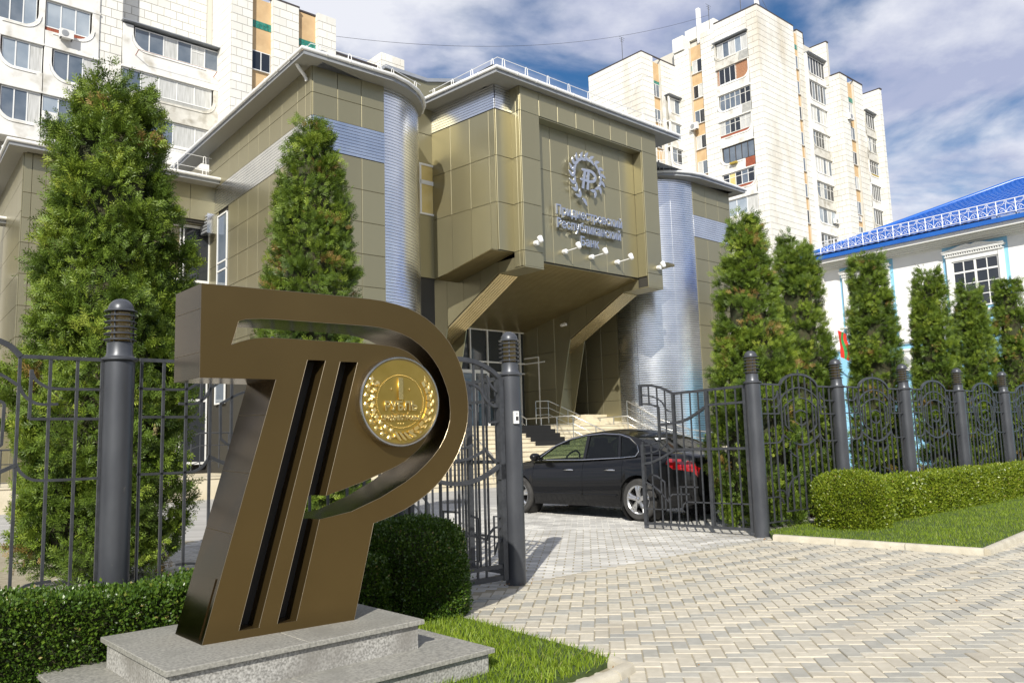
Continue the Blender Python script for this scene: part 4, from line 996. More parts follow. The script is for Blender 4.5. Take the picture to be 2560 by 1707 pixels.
# ---- gap wall with the little window beside the round corner
panels((-2.4, 3.47), (-1.02, 3.47), [0, 0.6, 1.38], [7.1, 9.3]); panels((-2.4, 3.47), (-1.02, 3.47), [0, 0.6, 1.38], [11.13, 12.2, 13.3])
wall((-2.6, 3.5), (-1.0, 3.5), 2, 13.3)
mb = MB(); mb.box(-2.2, -0.86, 3.40, 3.46, 9.30, 9.36); mb.box(-2.2, -0.86, 3.40, 3.46, 11.05, 11.12); mb.box(-0.95, -0.86, 3.40, 3.46, 9.36, 11.05); mb.box(-2.2, -0.95, 3.40, 3.46, 10.38, 10.52); mb.box(-1.62, -1.55, 3.40, 3.46, 9.36, 11.05)
wn = mb.build('window', M['frame_white'], bk); mb = MB(); mb.box(-2.2, -0.95, 3.44, 3.455, 10.52, 11.05); mb.build('pane', M['glass_yellow'], wn); mb = MB(); mb.box(-2.2, -0.95, 3.44, 3.455, 9.36, 10.38); mb.build('pane', M['glass_yellow'], wn)
eave([(-1.62, 3.62), (-1.24, -0.30), (8.30, -0.30), (8.30, 9)], 13.13, inset=1.0)
stands([(-1.15, 3.4), (-0.95, -0.05), (7.7, -0.05)], 13.38)
mb = MB(); mb.add([(-1.3, -0.2, 13.40), (8.2, -0.2, 13.40), (8.2, 12, 13.44), (-1.3, 12, 13.44)], [(0, 1, 2, 3)]); mb.build('roof', M['roof_grey'], bk)
mb = MB(); mb.box(0.05, 2.1, 8, 15, 13, 16.75); mb.hexa((2.1, 8, 13), (5.2, 8, 13), (5.2, 8, 17.62), (2.1, 8, 16.78), (0, 7, 0)); pb = mb.build('roof_house', M['cladding'], bk)
mb = MB(); mb.box(-0.02, 2.12, 7.9, 15, 16.75, 16.9); mb.hexa((2.12, 7.9, 16.76), (5.25, 7.9, 17.62), (5.25, 7.9, 17.77), (2.12, 7.9, 16.91), (0, 7, 0)); mb.build('roof_edge', M['roof_grey'], pb)

# ---- round corners, wings
ZR = [0.4, 1.24, 2.19, 3.13, 4.08, 5.03, 5.98, 6.93, 7.87, 8.83, 9.77]
LWa, LWb = (-6.90, 1.16), (-4.56, 1.10)
panels(LWa, LWb, [0, 0.78, 1.56, 2.34], ZR[4:]); ribs_flat(LWa, LWb, 9.78, 10.72); panels(LWa, LWb, [0, 0.78, 1.56, 2.34], [10.72, 11.40, 12.18])
wall((-6.88, 1.18), (-4.5, 1.12), 0, 12.2)
ribs_round((-4.57, 3.55), 2.45, 0, 85, 0.3, 12.18)
Sd = (sin(radians(3.4)), cos(radians(3.4))); SA = (-6.90, 1.16); SB = (SA[0] + Sd[0] * 8.7, SA[1] + Sd[1] * 8.7)
sc = [0, 0.37, 0.91, 2.05, 3.0, 3.9, 4.78, 5.65, 6.6, 7.62, 8.7]; Ls_ = 8.7; scr = [Ls_ - x for x in sc[::-1]]
panels(SB, SA, scr, [10.72, 11.40, 12.18]); ribs_flat(SB, SA, 9.78, 10.72)
panels(SB, SA, scr, ZR[4:], skip=lambda i, j: i == 1 and j >= 0)
wall((SB[0] + .02, SB[1]), (SA[0] + .02, SA[1]), 0, 12.2)
eave([(SB[0] - .45, SB[1] + 2.6), (SA[0] - .52, SA[1] - .5), (-4.57, 0.58)] + [(-4.57 + (2.50 + .47 * max(0, 1 - a / 66)) * sin(radians(a)), 3.55 - (2.50 + .47 * max(0, 1 - a / 66)) * cos(radians(a))) for a in (12, 24, 36, 48, 60)], 12.18, inset=0.58)
stands([(SB[0] - .2, SB[1] + 1.5), (SA[0] - .1, SA[1] - .1), (-4.57, 0.9), (-3.0, 1.35)], 12.42, h=0.35)
mb = MB(); mb.tube(smooth_path([(-7.30, 1.35, 12.34), (-7.30, 1.35, 12.24), (-7.18, 1.37, 12.08), (-6.98, 1.42, 11.93), (-6.93, 1.42, 11.80)], 3), 0.05, 8); mb.build('downpipe_elbow', M['white_pvc'], bk, smooth=60)
mb = MB(); mb.add([(-7.3, 0.7, 12.42), (-3.0, 1.4, 12.42), (-3.0, 12, 12.6), (-6.7, 12, 12.6)], [(0, 1, 2, 3)]); mb.build('roof', M['roof_grey'], bk)
def wnd(a, b, z0, z1, nu, zs, pm, inset=0.02, fw=0.05, name='window'):
    """framed window lying on the wall line a->b"""
    Ln, ang = seg_frame(a, b); T = Matrix.Translation((a[0], a[1], 0)) @ Matrix.Rotation(ang, 4, 'Z')
    zz = [z0] + list(zs) + [z1]; mb = MB()
    mb.box(0, Ln, -inset - .05, -inset, z0, z0 + fw); mb.box(0, Ln, -inset - .05, -inset, z1 - fw, z1)
    for i in range(nu + 1):
        x = Ln * i / nu; mb.box(max(0, x - fw / 2), min(Ln, x + fw / 2), -inset - .052, -inset, z0 + .001, z1 - .001)
    for z in zs: mb.box(0, Ln, -inset - .046, -inset, z - fw / 2, z + fw / 2)
    mb.xf(T); wo = mb.build(name, M['frame_white'], bk)
    for i in range(nu):
        for j in range(len(zz) - 1):
            q = MB(); q.box(Ln * i / nu + .01, Ln * (i + 1) / nu - .01, -inset - .022, -inset - .006, zz[j] + .01, zz[j + 1] - .01); q.xf(T)
            q.build('pane', random.choice(pm) if isinstance(pm, list) else pm, wo)
    return wo
sp = lambda s_: (SA[0] + Sd[0] * s_, SA[1] + Sd[1] * s_)
wnd(sp(7.60), sp(6.65), 3.0, 9.6, 1, [5.3, 5.6, 7.6, 7.9], M['glass_blue'])
mb = MB(); q = sp(8.15); mb.box(q[0] - .35, q[0], q[1] - .28, q[1] + .28, 9.05, 9.75); lb = mb.build('louvre_box', M['silver'], bk)
mb = MB()
for k in range(6): mb.box(q[0] - .375, q[0] - .352, q[1] - .27, q[1] + .27, 9.08 + k * .11, 9.14 + k * .11)
mb.build('louvre', M['fascia_grey'], lb)
# low link wing behind with its own eave, and the corner block at the far left
KV = 9.2
LK0, LK1 = (-12.40, KV), (-6.35, KV)
kc = [0, 0.23, 0.62, 1.5, 2.4, 3.3, 4.2, 5.09, 6.05]
panels(LK0, LK1, kc, [9.50, 10.80]); panels(LK0, LK1, kc[:4], [0.4, 1.1, 2.07, 3.05, 4.02, 5.0, 5.97, 6.95, 7.92, 8.70, 9.50])
wall((LK0[0] + .02, KV + .02), (LK1[0], KV + .02), 9.4, 10.8); wall((LK0[0] + .02, KV + .02), (LK0[0] + 1.6, KV + .02), 0, 10.8)
wall((LK0[0] + 1.6, KV + 0.62), (LK1[0], KV + 0.62), 0, 9.6)
mb = MB(); mb.add([(LK0[0] + 1.6, KV, 9.42), (LK1[0], KV, 9.42), (LK1[0], KV + .6, 9.42), (LK0[0] + 1.6, KV + .6, 9.42)], [(0, 1, 2, 3)]); mb.build('lintel', M['cladding'], bk)
wnd((-10.3, KV + .55), (-7.42, KV + .55), 1.0, 9.4, 3, [3.2, 5.2, 7.4], [M['glass_tan'], M['glass_dark'], M['glass_tan'], M['glass_blue']], fw=0.09)
wnd((-7.36, KV + .5), (-6.42, KV + .5), 1.0, 9.4, 1, [3.2, 5.2, 7.4], [M['glass_dark']], fw=0.09)
KS = (LK0[0] + Sd[0] * 8, KV + Sd[1] * 8)
panels(KS, LK0, [0, 1, 2, 3, 4, 5, 6, 7, 8], [0.4, 2.07, 4.02, 5.0, 5.97, 6.95, 7.92, 8.90, 9.87, 10.8])
wall((KS[0] + .02, KS[1]), (LK0[0] + .02, KV), 0, 10.8)
eave([(KS[0] - .5, KS[1]), (LK0[0] - .5, KV - .5), (-6.45, KV - .55)], 10.76, inset=0.6)
stands([(-9, KV + .2), (-6.5, KV + .2)], 11.0, h=0.9, nwire=2, name='roof_railing')
mb = MB(); mb.add([(-12.1, KV - .4, 11.0), (-6.4, KV - .4, 11.0), (-6.4, KV + 9, 12), (-12.1, KV + 9, 12)], [(0, 1, 2, 3)]); mb.build('roof', M['roof_grey'], bk)
# further wing at the far left edge
FA, FB = (-17.5, 13.0), (-12.4, 13.0)
panels(FA, FB, [0, 1.7, 3.4, 5.1], [0.4, 2.4, 4.4, 6.4, 7.9, 9.2]); wall((FA[0], 13.02), (FB[0], 13.02), 0, 9.3)
wnd((-15.9, 13.0), (-12.6, 13.0), 5.0, 7.6, 2, [], M['glass_dark'], inset=0.05, fw=0.09)
eave([(-17.8, 12.6), (-12.0, 12.6)], 9.3, inset=0.5)
# ---- right wing
RWa, RWb = (10.95, 1.10), (13.75, 1.10)
panels(RWa, RWb, [0, 0.93, 1.87, 2.80], [x + .12 for x in ZR[2:]]); ribs_flat(RWa, RWb, 9.90, 10.84); panels(RWa, RWb, [0, 0.93, 1.87, 2.80], [10.84, 11.52, 12.30])
wall((10.9, 1.12), (13.73, 1.12), 0, 12.3); wall((13.73, 1.1), (13.73, 10), 0, 12.3)
panels((13.75, 1.1), (13.75, 5.1), [0, 1, 2, 3, 4], [6, 7.99, 9.9, 11.52, 12.3])
ribs_round((10.95, 3.55), 2.45, -88, 0, 0.3, 12.28)
eave([(10.95 - (2.58 + .39 * (1 - a / 84)) * sin(radians(a)), 3.55 - (2.58 + .39 * (1 - a / 84)) * cos(radians(a))) for a in (84, 72, 60, 48, 36, 24, 12)] + [(10.95, 0.58), (14.35, 0.58), (14.35, 9)], 12.30, inset=0.58)
mb = MB(); mb.add([(8.3, 0.8, 12.54), (14.2, 0.8, 12.54), (14.2, 12, 13.6), (8.0, 12, 13.6)], [(0, 1, 2, 3)]); mb.build('roof', M['roof_grey'], bk)
stands([(8.3, 1.9), (9.3, 1.1), (10.9, 0.85)], 12.54, h=0.75, nwire=2, name='roof_railing')
panels((8.65, 9.0), (8.65, 2.75), [0, 0.9, 1.8, 2.7, 3.55, 4.45, 5.35, 6.25], [2.03, 3.06, 4.03, 5.02, 6.0, 7.0, 8.2])
wall((8.67, 9.0), (8.67, 2.6), 0, 13); wall((7.15, 8.9), (8.7, 8.9), 0, 8)
panels((7.15, 8.88), (8.65, 8.88), [0, 0.75, 1.5], [2.03, 3.57, 5.11, 7.0])
mb = MB(); mb.box(7.2, 8.65, 0.5, 9, 8.2, 8.3); mb.build('ceiling', M['slat_gold'], bk)
if over_mb.v: o = over_mb.build('cladding_field', M['cladding'], bk); o['kind'] = 'stuff'

# ---- entrance stairs, landing, terrace
sr = thing('entrance_stairs', 'broad flight of cream stone steps rising to the bank entrance', 'stairs', BK_LOC, BK_RZ)
NS, V0, V1, ZB, ZT = 13, 0.15, 3.0, 0.11, 2.03
rs = (ZT - ZB) / NS; tr = (V1 - V0) / (NS - 1)
for k in range(NS):
    mb = MB(); z = ZB + rs * k; v = V0 + tr * k
    mb.box(-5.2, 8.6, v, v + tr + 0.06 if k < NS - 1 else 9.0, z - (0.35 if k == 0 else 0.0), z + rs - 0.03); mb.box(-5.2, 8.6, v - 0.025, v + tr + .06 if k < NS - 1 else 9.0, z + rs - 0.03, z + rs)
    mb.build('step', M['stair'], sr)
mb = MB(); mb.box(8.75, 11.5, -0.2, 3.0, -0.3, 1.05); mb.box(7.3, 8.64, 3.6, 8.8, 2.03, 2.19); mb.box(7.3, 8.64, 4.0, 8.8, 2.19, 2.35); mb.box(7.3, 8.64, 4.4, 8.8, 2.35, 2.50); mb.build('side_steps', M['stair'], sr)
cp = MB()
for k in range(8, NS):
    z = ZB + rs * k; v = V0 + tr * k
    cp.box(2.15, 3.85, v - 0.035, v - 0.026, z, z + rs + 0.008); cp.box(2.15, 3.85, v - 0.03, v + tr, z + rs + 0.002, z + rs + 0.010)
o = cp.build('stair_mat', M['carpet']); o.location = BK_LOC; o.rotation_euler = (0, 0, BK_RZ); tag(o, 'black rubber mat laid over the upper cream steps', 'stair mat')
def railing(label, runs, posts, loc=BK_LOC, rz=BK_RZ, m=None, drops=(0.0, 0.28, 0.55), r=0.022, ph=0.9, group='handrails on the entrance stairs'):
    t = thing('handrail', label, 'handrail', loc, rz, group)
    m = m or M['steel']
    for dz in drops:
        mb = MB(); mb.tube([(a, b, c - dz) for a, b, c in runs], r if dz == 0 else r * 0.55, 8); mb.build('rail', m, t, smooth=60)
    for a, b, c in posts:
        mb = MB(); mb.tube([(a, b, c - ph), (a, b, c)], r * 0.8, 8); mb.build('baluster', m, t, smooth=60)
    return t
def along(runs, step):
    out = []
    for a, b in zip(runs[:-1], runs[1:]):
        A, B = Vector(a), Vector(b); k = max(1, round((B - A).length / step))
        out += [tuple(A.lerp(B, i / k)) for i in range(k)]
    return out + [runs[-1]]
r1 = [(2.9, 4.6, 2.95), (3.95, 4.4, 2.33), (3.95, 1.9, 2.34), (5.6, 1.2, 1.50)]
railing('steel handrail with kinked ends just right of the gate post', r1, along(r1, 0.85))
r2 = [(5.05, 5.0, 3.05), (5.75, 5.0, 3.08), (7.6, 4.6, 2.34), (7.6, 2.4, 2.35), (8.5, 1.9, 1.75)]
railing('steel handrail on the landing in front of the clad column', r2, along(r2, 0.85))
r3 = [(8.3, 3.0, 3.0), (8.55, 1.6, 2.2), (9.2, 0.6, 1.75), (11.2, 0.2, 1.5)]
railing('steel handrail descending in front of the silver round corner', r3, along(r3, 0.85))
r4 = [(-1.2, 5.6, 2.95), (-1.2, 3.2, 2.95), (-1.2, 0.4, 1.05)]
railing('steel handrail down the left part of the cream steps', r4, along(r4, 0.9))
mb = MB(); mb.box(-15, -6.2, 4.3, 9.2, -0.2, 0.66); mb.box(-15.03, -6.17, 4.27, 9.2, 0.66, 0.70); o = mb.build('terrace', M['stair']); o.location = BK_LOC; o.rotation_euler = (0, 0, BK_RZ); tag(o, 'low cream stone terrace along the left wing of the bank', 'terrace')
r5 = [(-14, 4.5, 1.6), (-9.6, 4.5, 1.6), (-8.6, 4.5, 1.95), (-6.4, 4.5, 1.95)]
railing('dark iron railing on the cream terrace seen through the left fence', r5, along(r5, 0.28), m=M['iron'], group=None, drops=(0, 0.35, 0.8), ph=1.0)

# ---- sign: wreath, monogram, three lines of lettering
SV = 0.22
sg = thing('wall_emblem', 'silver laurel wreath emblem with a monogram on the entrance block', 'emblem', BK_LOC, BK_RZ)
path = [(3.83, 10.32), (4.05, 10.52), (4.15, 10.75), (4.13, 11.00), (4.02, 11.19), (3.83, 11.35), (3.57, 11.43), (3.33, 11.44), (3.10, 11.37), (2.90, 11.25), (2.77, 11.07), (2.70, 10.85), (2.70, 10.63), (2.76, 10.38), (2.88, 10.16), (3.06, 9.97), (3.27, 9.78)]
SIL = mat('silver_sign_metal', (0.50, 0.52, 0.58), (0.56, 0.58, 0.63), rough=0.25, metal=0.85, scale=3)
def leaf_shape(ln, wd):
    up = [(ln * t, wd * sin(pi * t ** 0.8)) for t in (0, .15, .35, .55, .75, .9)] + [(ln, 0)]
    return up + [(a, -b * 0.55) for a, b in up[-2:0:-1]]
lm = fill_poly([leaf_shape(0.30, 0.075)], -0.05, 0.0, bevel=0.004); lm.transform(UPRIGHT); lm.materials.append(SIL)
for i, (a, b) in enumerate(path[:-1]):
    t = Vector((path[i + 1][0] - a, path[i + 1][1] - b)) if i < len(path) - 1 else None
    ta = atan2(t.y, t.x) + pi                                       # leaves point back towards the open end
    for s_ in (-1, 1):
        link('laurel_leaf', lm, sg, (a, SV, b), (0, -(ta + s_ * 0.62), 0))
lt = fill_poly([leaf_shape(0.36, 0.09)], -0.05, 0.0, bevel=0.004); lt.transform(UPRIGHT); lt.materials.append(SIL)
link('laurel_leaf', lt, sg, (3.12, SV, 9.93), (0, -radians(-48), 0))
mono = [[(3.15, 11.02), (3.62, 11.05), (3.78, 11.0), (3.88, 10.90), (3.91, 10.80), (3.86, 10.68), (3.75, 10.60), (3.58, 10.56), (3.50, 10.55), (3.46, 10.28), (3.34, 10.28), (3.40, 10.56), (3.28, 10.57), (3.22, 10.28), (3.10, 10.28), (3.16, 10.57), (3.06, 10.57), (3.06, 10.65), (3.18, 10.65), (3.24, 10.94), (3.15, 10.94)],
        [(3.36, 10.94), (3.43, 10.94), (3.37, 10.65), (3.30, 10.65)], [(3.55, 10.95), (3.66, 10.93), (3.77, 10.85), (3.78, 10.77), (3.70, 10.68), (3.50, 10.64)]]
me = fill_poly(mono, -0.06, 0.0, bevel=0.004); me.transform(UPRIGHT); me.materials.append(SIL); link('monogram', me, sg, (0, SV, 0))
for u, z in ((3.8, 11.3), (2.75, 10.8), (4.1, 10.75), (3.1, 10.0), (3.35, 10.6)):
    mb = MB(); mb.tube([(u, SV + 0.03, z), (u, 0.40, z)], 0.012, 6); mb.build('stud', SIL, sg)
tx = thing('wall_lettering', 'three lines of silver raised lettering below the wreath emblem', 'lettering', BK_LOC, BK_RZ)
def line(body, u0, u1, z, size):
    me = text_mesh(body, size, 0.07, 'LEFT', bevel=0.004, offset=0.006)
    wv = max(v.co.x for v in me.vertices); me.transform(Matrix.Diagonal(((u1 - u0) / wv, 1, 1, 1)))
    me.transform(UPRIGHT); me.materials.append(SIL)
    # each glyph group becomes its own letter mesh
    import bmesh
    bm = bmesh.new(); bm.from_mesh(me); bm.verts.ensure_lookup_table(); seen_ = set(); isl = []
    for v in bm.verts:
        if v.index in seen_: continue
        stack = [v]; comp = []
        while stack:
            q = stack.pop()
            if q.index in seen_: continue
            seen_.add(q.index); comp.append(q); stack += [e_.other_vert(q) for e_ in q.link_edges]
        isl.append((min(q.co.x for q in comp), max(q.co.x for q in comp), comp))
    isl.sort(key=lambda x: x[0]); groups = []
    for a_, b_, comp in isl:
        if groups and a_ < groups[-1][1] - 0.25 * (b_ - a_): groups[-1][1] = max(b_, groups[-1][1]); groups[-1][2] += comp
        else: groups.append([a_, b_, list(comp)])
    for a_, b_, comp in groups:
        ids = {v.index: i for i, v in enumerate(comp)}; fs = [tuple(ids[v.index] for v in f.verts) for f in bm.faces if f.verts[0].index in ids]
        m2 = bpy.data.meshes.new('letter'); m2.from_pydata([tuple(v.co) for v in comp], [], fs); m2.materials.append(SIL); m2.update()
        link('letter', m2, tx, (u0, SV, z))
    bm.free()
line('Приднестровский', 1.72, 5.17, 9.13, 0.46)
line('Республиканский', 1.74, 5.07, 8.66, 0.46)
line('Банк', 2.88, 3.86, 8.19, 0.44)
# ---- floodlights
def flood(label, u, v, z, arm, drop=0.0):
    t = thing('floodlight', label, 'floodlight', None or (0, 0, 0), BK_RZ, 'white floodlights on the entrance block')
    p = Matrix.Translation(BK_LOC) @ Matrix.Rotation(BK_RZ, 4, 'Z') @ Vector((u, v, z)); t.location = p
    mb = MB(); mb.lathe([(0.075, 0.0), (0.085, -0.02), (0.085, -0.16), (0.06, -0.18)], 14, (0, 0, 0), 'y'); mb.build('base', M['white_metal'], t, smooth=40)
    mb = MB(); mb.tube([(0, -0.15, 0.0), (0, -arm, 0.02)], 0.020, 8); mb.build('arm', M['white_metal'], t, smooth=60)
    mb = MB(); mb.lathe([(0.045, -0.08), (0.075, -0.05), (0.092, 0.09), (0.092, 0.13), (0.08, 0.13), (0.07, 0.10)], 16, (0, 0, 0), 'z')
    mb.xf(Matrix.Translation((0, -arm - .04, 0.05)) @ Matrix.Rotation(radians(-28), 4, 'X')); mb.build('head', M['white_metal'], t, smooth=40)
    return t
flood('white floodlight on a long arm, leftmost under the lettering', 2.22, 0.40, 7.88, 0.72); flood('white floodlight on a long arm, middle one under the lettering', 3.57, 0.40, 7.87, 0.72); flood('white floodlight on a long arm, rightmost under the lettering', 4.95, 0.40, 7.86, 0.72)
flood('white floodlight on a short arm on the left clad pillar', 0.46, -0.03, 7.84, 0.26); flood('white floodlight on a short arm on the right clad pillar', 6.85, -0.03, 7.82, 0.26)
flood('white floodlight high on the right wing beside the thuja', 13.2, 1.07, 5.9, 0.22)
cm = thing('security_camera', 'small white security camera under the right side of the canopy', 'camera', (0, 0, 0), BK_RZ)
cm.location = Matrix.Translation(BK_LOC) @ Matrix.Rotation(BK_RZ, 4, 'Z') @ Vector((6.22, 4.3, 6.15))
mb = MB(); mb.lathe([(0.02, -0.16), (0.06, -0.15), (0.065, 0.12), (0.05, 0.16)], 12, (-0.12, 0, 0), 'y'); mb.build('housing', M['white_metal'], cm, smooth=40)
mb = MB(); mb.tube([(-0.12, 0.05, 0.05), (0.0, 0.05, 0.1)], 0.02, 6); mb.build('bracket', M['white_metal'], cm)
# ================================================================== apartment towers and the white and blue house
def W2(loc, rz): return Matrix.Translation(loc) @ Matrix.Rotation(rz, 4, 'Z')
class Tower:
    def __init__(s, name, label, loc, rz, cap=300):
        s.t = thing(name, label, 'apartment block', loc, rz); s.cap = cap; s.n = 0; s.defp = [M['glass_light'], M['glass_blue'], M['glass_curtain'], M['glass_light']]; s.far = MB(); s.ft = []; s.pool = []
    def solid(s, u0, u1, v0, v1, z0, z1, m=None, name='wall'):
        mb = MB(); mb.box(u0, u1, v0, v1, z0, z1); return mb.build(name, m or M['tile_joint'], s.t)
    def tiles(s, a, b, z0, z1, th=0.66, tw=1.0, d=0.03, pri=0):
        """cladding slabs on the wall line a->b, outward on the right"""
        Ln, ang = seg_frame(a, b); dv = Vector((cos(ang), sin(ang))); n = max(1, round((z1 - z0) / th)); hh = (z1 - z0) / n; k = max(1, round(Ln / tw))
        for j in range(n):
            off = 0.5 if j % 2 else 0.0
            ed = [0.0] + [Ln * (i + off) / k for i in range(1 if off == 0 else 0, k)] + [Ln]
            ed = sorted(set(round(x, 3) for x in ed))
            for x0, x1 in zip(ed[:-1], ed[1:]):
                p = Vector(a) + dv * x0; s.pool.append((pri, (p.x, p.y, z0 + j * hh), x1 - x0, hh, ang, d + random.uniform(-.006, .006)))
    def flush(s):
        s.pool.sort(key=lambda q: q[0])
        for i, (pri, p, wd, h, ang, d) in enumerate(s.pool):
            me = panel_mesh(wd, h, 0.03, M['tile'] if i < s.cap else M['tile_attr'], gap=0.03, cham=0.008)
            if i < s.cap: link('facade_tile', me, s.t, p, (random.uniform(-.003, .003), 0, ang))
            else:
                T = Matrix.Translation(p) @ Matrix.Rotation(ang, 4, 'Z'); s.far.add([tuple(T @ v.co) for v in me.vertices], [tuple(q.vertices) for q in me.polygons]); s.ft += [random.random()] * len(me.vertices)
        if s.far.v:
            me = s.far.mesh('facade_tiles', M['tile_attr']); a = me.attributes.new('tint', 'FLOAT', 'POINT'); a.data.foreach_set('value', s.ft); o = link('facade_tiles', me, s.t); o['kind'] = 'stuff'
    def window(s, T, x0, x1, z0, z1, nx, trans=None, fm=None, panes=None, y=0.0, fw=0.06, sill=False):
        fm = fm or M['frame_white']; mb = MB()
        mb.box(x0, x1, y - .06, y, z0, z0 + fw); mb.box(x0, x1, y - .06, y, z1 - fw, z1)
        xs = [x0 + (x1 - x0) * i / nx for i in range(nx + 1)]
        for x in xs: mb.box(max(x0, x - fw / 2), min(x1, x + fw / 2), y - .062, y, z0 + .002, z1 - .002)
        zc = z0 + (z1 - z0) * 0.68
        if trans: 
            for i in trans: mb.box(xs[i], xs[i + 1], y - .055, y, zc - fw * .4, zc + fw * .4)
        if sill: mb.box(x0 - .06, x1 + .06, y - .16, y, z0 - .05, z0 - .003)
        mb.xf(T); wo = mb.build('window', fm, s.t)
        panes = panes or s.defp
        for i in range(nx):
            q = MB(); q.box(xs[i] + .01, xs[i + 1] - .01, y - .03, y - .012, z0 + .01, z1 - .01); q.xf(T); q.build('pane', random.choice(panes), wo)
        return wo
    def balcony(s, a, b, zf, H, style, v_out=0.0):
        """one storey of a loggia: slab, curved parapet with a moulding, glazing or brick above"""
        Ln, ang = seg_frame(a, b); T = Matrix.Translation((a[0], a[1], zf)) @ Matrix.Rotation(ang, 4, 'Z')
        flip = style.get('flip', False); wcol = style.get('col', 0.7); hp = style.get('hp', 1.0); pm = M[style.get('pm', 'plaster')]; R = style.get('R', 1.0)
        def X(x): return Ln - x if flip else x
        mb = MB(); mb.box(-.05, Ln + .05, -0.16, 1.3, -0.13, 0.0); mb.xf(T); mb.build('balcony_slab', M['plaster_old'] if pm is M['plaster_old'] else M['plaster'], s.t)
        tail = [(Ln, 0), (Ln, hp)] if not style.get('cut') else [(Ln * .72, 0), (Ln * .72, hp)]
        cv = [(wcol + R - R * sin(radians(q)), hp + R - R * cos(radians(q))) for q in range(0, 91, 15)]
        cv = [(x, z) for x, z in cv if z < H - .14]
        lp = [(0, 0)] + tail + cv + [(cv[-1][0], H - .135), (0, H - .135)]
        me = fill_poly([[(X(x), z) for x, z in lp]], 0.0, 0.13); me.transform(UPRIGHT); me.transform(T); me.materials.append(pm); par = link('parapet', me, s.t)
        mo = [(X(x - .16), -0.145, z - .16) for x, z in cv]; mo = [(X(Ln * .86 if not style.get('cut') else Ln * .66), -0.145, hp - .16)] + mo
        q = MB(); q.tube(mo, 0.035, 6); q.xf(T); q.build('moulding', pm, par, smooth=60)
        if style.get('cut'):
            q = MB(); x0, x1 = sorted((X(Ln * .72), X(Ln))); q.box(x0 + .01, x1 - .01, -.06, -.02, 0.02, hp)
            for i in range(8): xx = x0 + (x1 - x0) * (i + .5) / 8; q.box(xx - .02, xx + .02, -.085, -.06, 0.02, hp)
            q.xf(T); q.build('sheet_infill', M[style.get('sheet', 'sheet_grey')], s.t)
        back = style.get('back')
        x0, x1 = sorted((X(wcol + .12), X(Ln - .03))); zl = hp + .02
        if back:                                          # coloured sheet between parapet curve and window sill
            q = MB(); q.box(x0, x1, 0.02, 0.06, 0.3, zl + .28)
            for i in range(int((x1 - x0) / .14)): q.box(x0 + i * .14, x0 + i * .14 + .05, 0.0, 0.02, 0.3, zl + .28)
            q.xf(T); q.build('sheet_infill', M[back], s.t); zl += .28
        g = style.get('glaze', 'w'); zt = H - .16
        if g == 'brick':
            wx0, wx1 = sorted((X(Ln * .42), X(Ln * .92)))
            q = MB(); q.box(x0, wx0, 0.05, 0.17, 0.2, zt); q.box(wx1, x1, 0.05, 0.17, 0.2, zt); q.box(wx0, wx1, 0.05, 0.17, 0.2, hp + .05); q.xf(T); br = q.build('brick_infill', M['tile_joint'], s.t)
            q = MB(); tn = []
            for xa, xb, za, zb_ in ((x0, wx0, .2, zt), (wx1, x1, .2, zt), (wx0, wx1, .2, hp + .05)):
                for r_ in range(int((zb_ - za) / .085)):
                    for c_ in range(int((xb - xa) / .26) + 1):
                        xx = xa + c_ * .26 + (.13 if r_ % 2 else 0); xe = min(xx + .245, xb)
                        if xe > xx + .03: q.box(xx, xe, 0.035, 0.05, za + r_ * .085, za + r_ * .085 + .072)
            q.xf(T); o = q.build('brick_course', M['brick'], br); o['kind'] = 'stuff'
            s.window(T, wx0, wx1, hp + .06, zt, 3, panes=[M['glass_dark']], y=0.05)
        elif g != 'open':
            fm = M['frame_old'] if g == 'old' else M['frame_dark'] if g == 'dark' else M['frame_white']
            pn = {'w': None, 'old': [M['glass_blue'], M['glass_curtain'], M['glass_dark']], 'dark': [M['glass_dark'], M['glass_blue']], 'dk': [M['glass_dark'], M['glass_dark'], M['glass_blue']], 'cur': [M['glass_curtain'], M['glass_curtain'], M['glass_blue']], 'yel': [M['glass_dark'], M['glass_dark'], M['glass_blue'], M['glass_yellow']]}[g]
            s.window(T, x0, x1, zl, zt, style.get('nx', 5), trans=range(style.get('nx', 5)) if g in ('old', 'yel') else style.get('tr'), fm=fm, panes=pn, y=0.05, fw=.07)
        if style.get('box'):
            q = MB(); q.box(Ln * .3, Ln * .5, -.5, -.16, hp - .3, hp - .1); q.xf(T); q.build('flower_box', M['sheet_yellow'], s.t)
    def visor(s, a, b, z):
        Ln, ang = seg_frame(a, b); T = Matrix.Translation((a[0], a[1], z)) @ Matrix.Rotation(ang, 4, 'Z'); q = MB(); q.box(-.1, Ln + .15, -.45, .5, 0, .06); q.xf(T); q.build('balcony_roof', M['roof_grey'], s.t)
    def tan_strip(s, a, b, z0, z1, floors, pitch, win=True, wh=1.55, zoff=0.95, gb_top=None, wx=(0.08, 0.92)):
        Ln, ang = seg_frame(a, b); T = Matrix.Translation((a[0], a[1], 0)) @ Matrix.Rotation(ang, 4, 'Z')
        q = MB(); q.box(0, Ln, 0, .3, z0, z1); q.xf(T); q.build('render_strip', M['tan'], s.t)
        for zf in floors:
            s.window(T, Ln * wx[0], Ln * wx[1], zf + zoff, zf + zoff + wh, 2, panes=[M['glass_blue'], M['glass_curtain'], M['glass_dark']], y=-.005, sill=True)
        if gb_top:
            for r_ in range(2):
                n_ = max(3, int(Ln / .28))
                for c_ in range(n_):
                    q = MB(); q.box(Ln * (c_ + .04) / n_, Ln * (c_ + .96) / n_, -.03, .01, gb_top + r_ * .30 + .01, gb_top + r_ * .30 + .29); q.xf(T); q.build('glass_block', M['glass_block'], s.t)
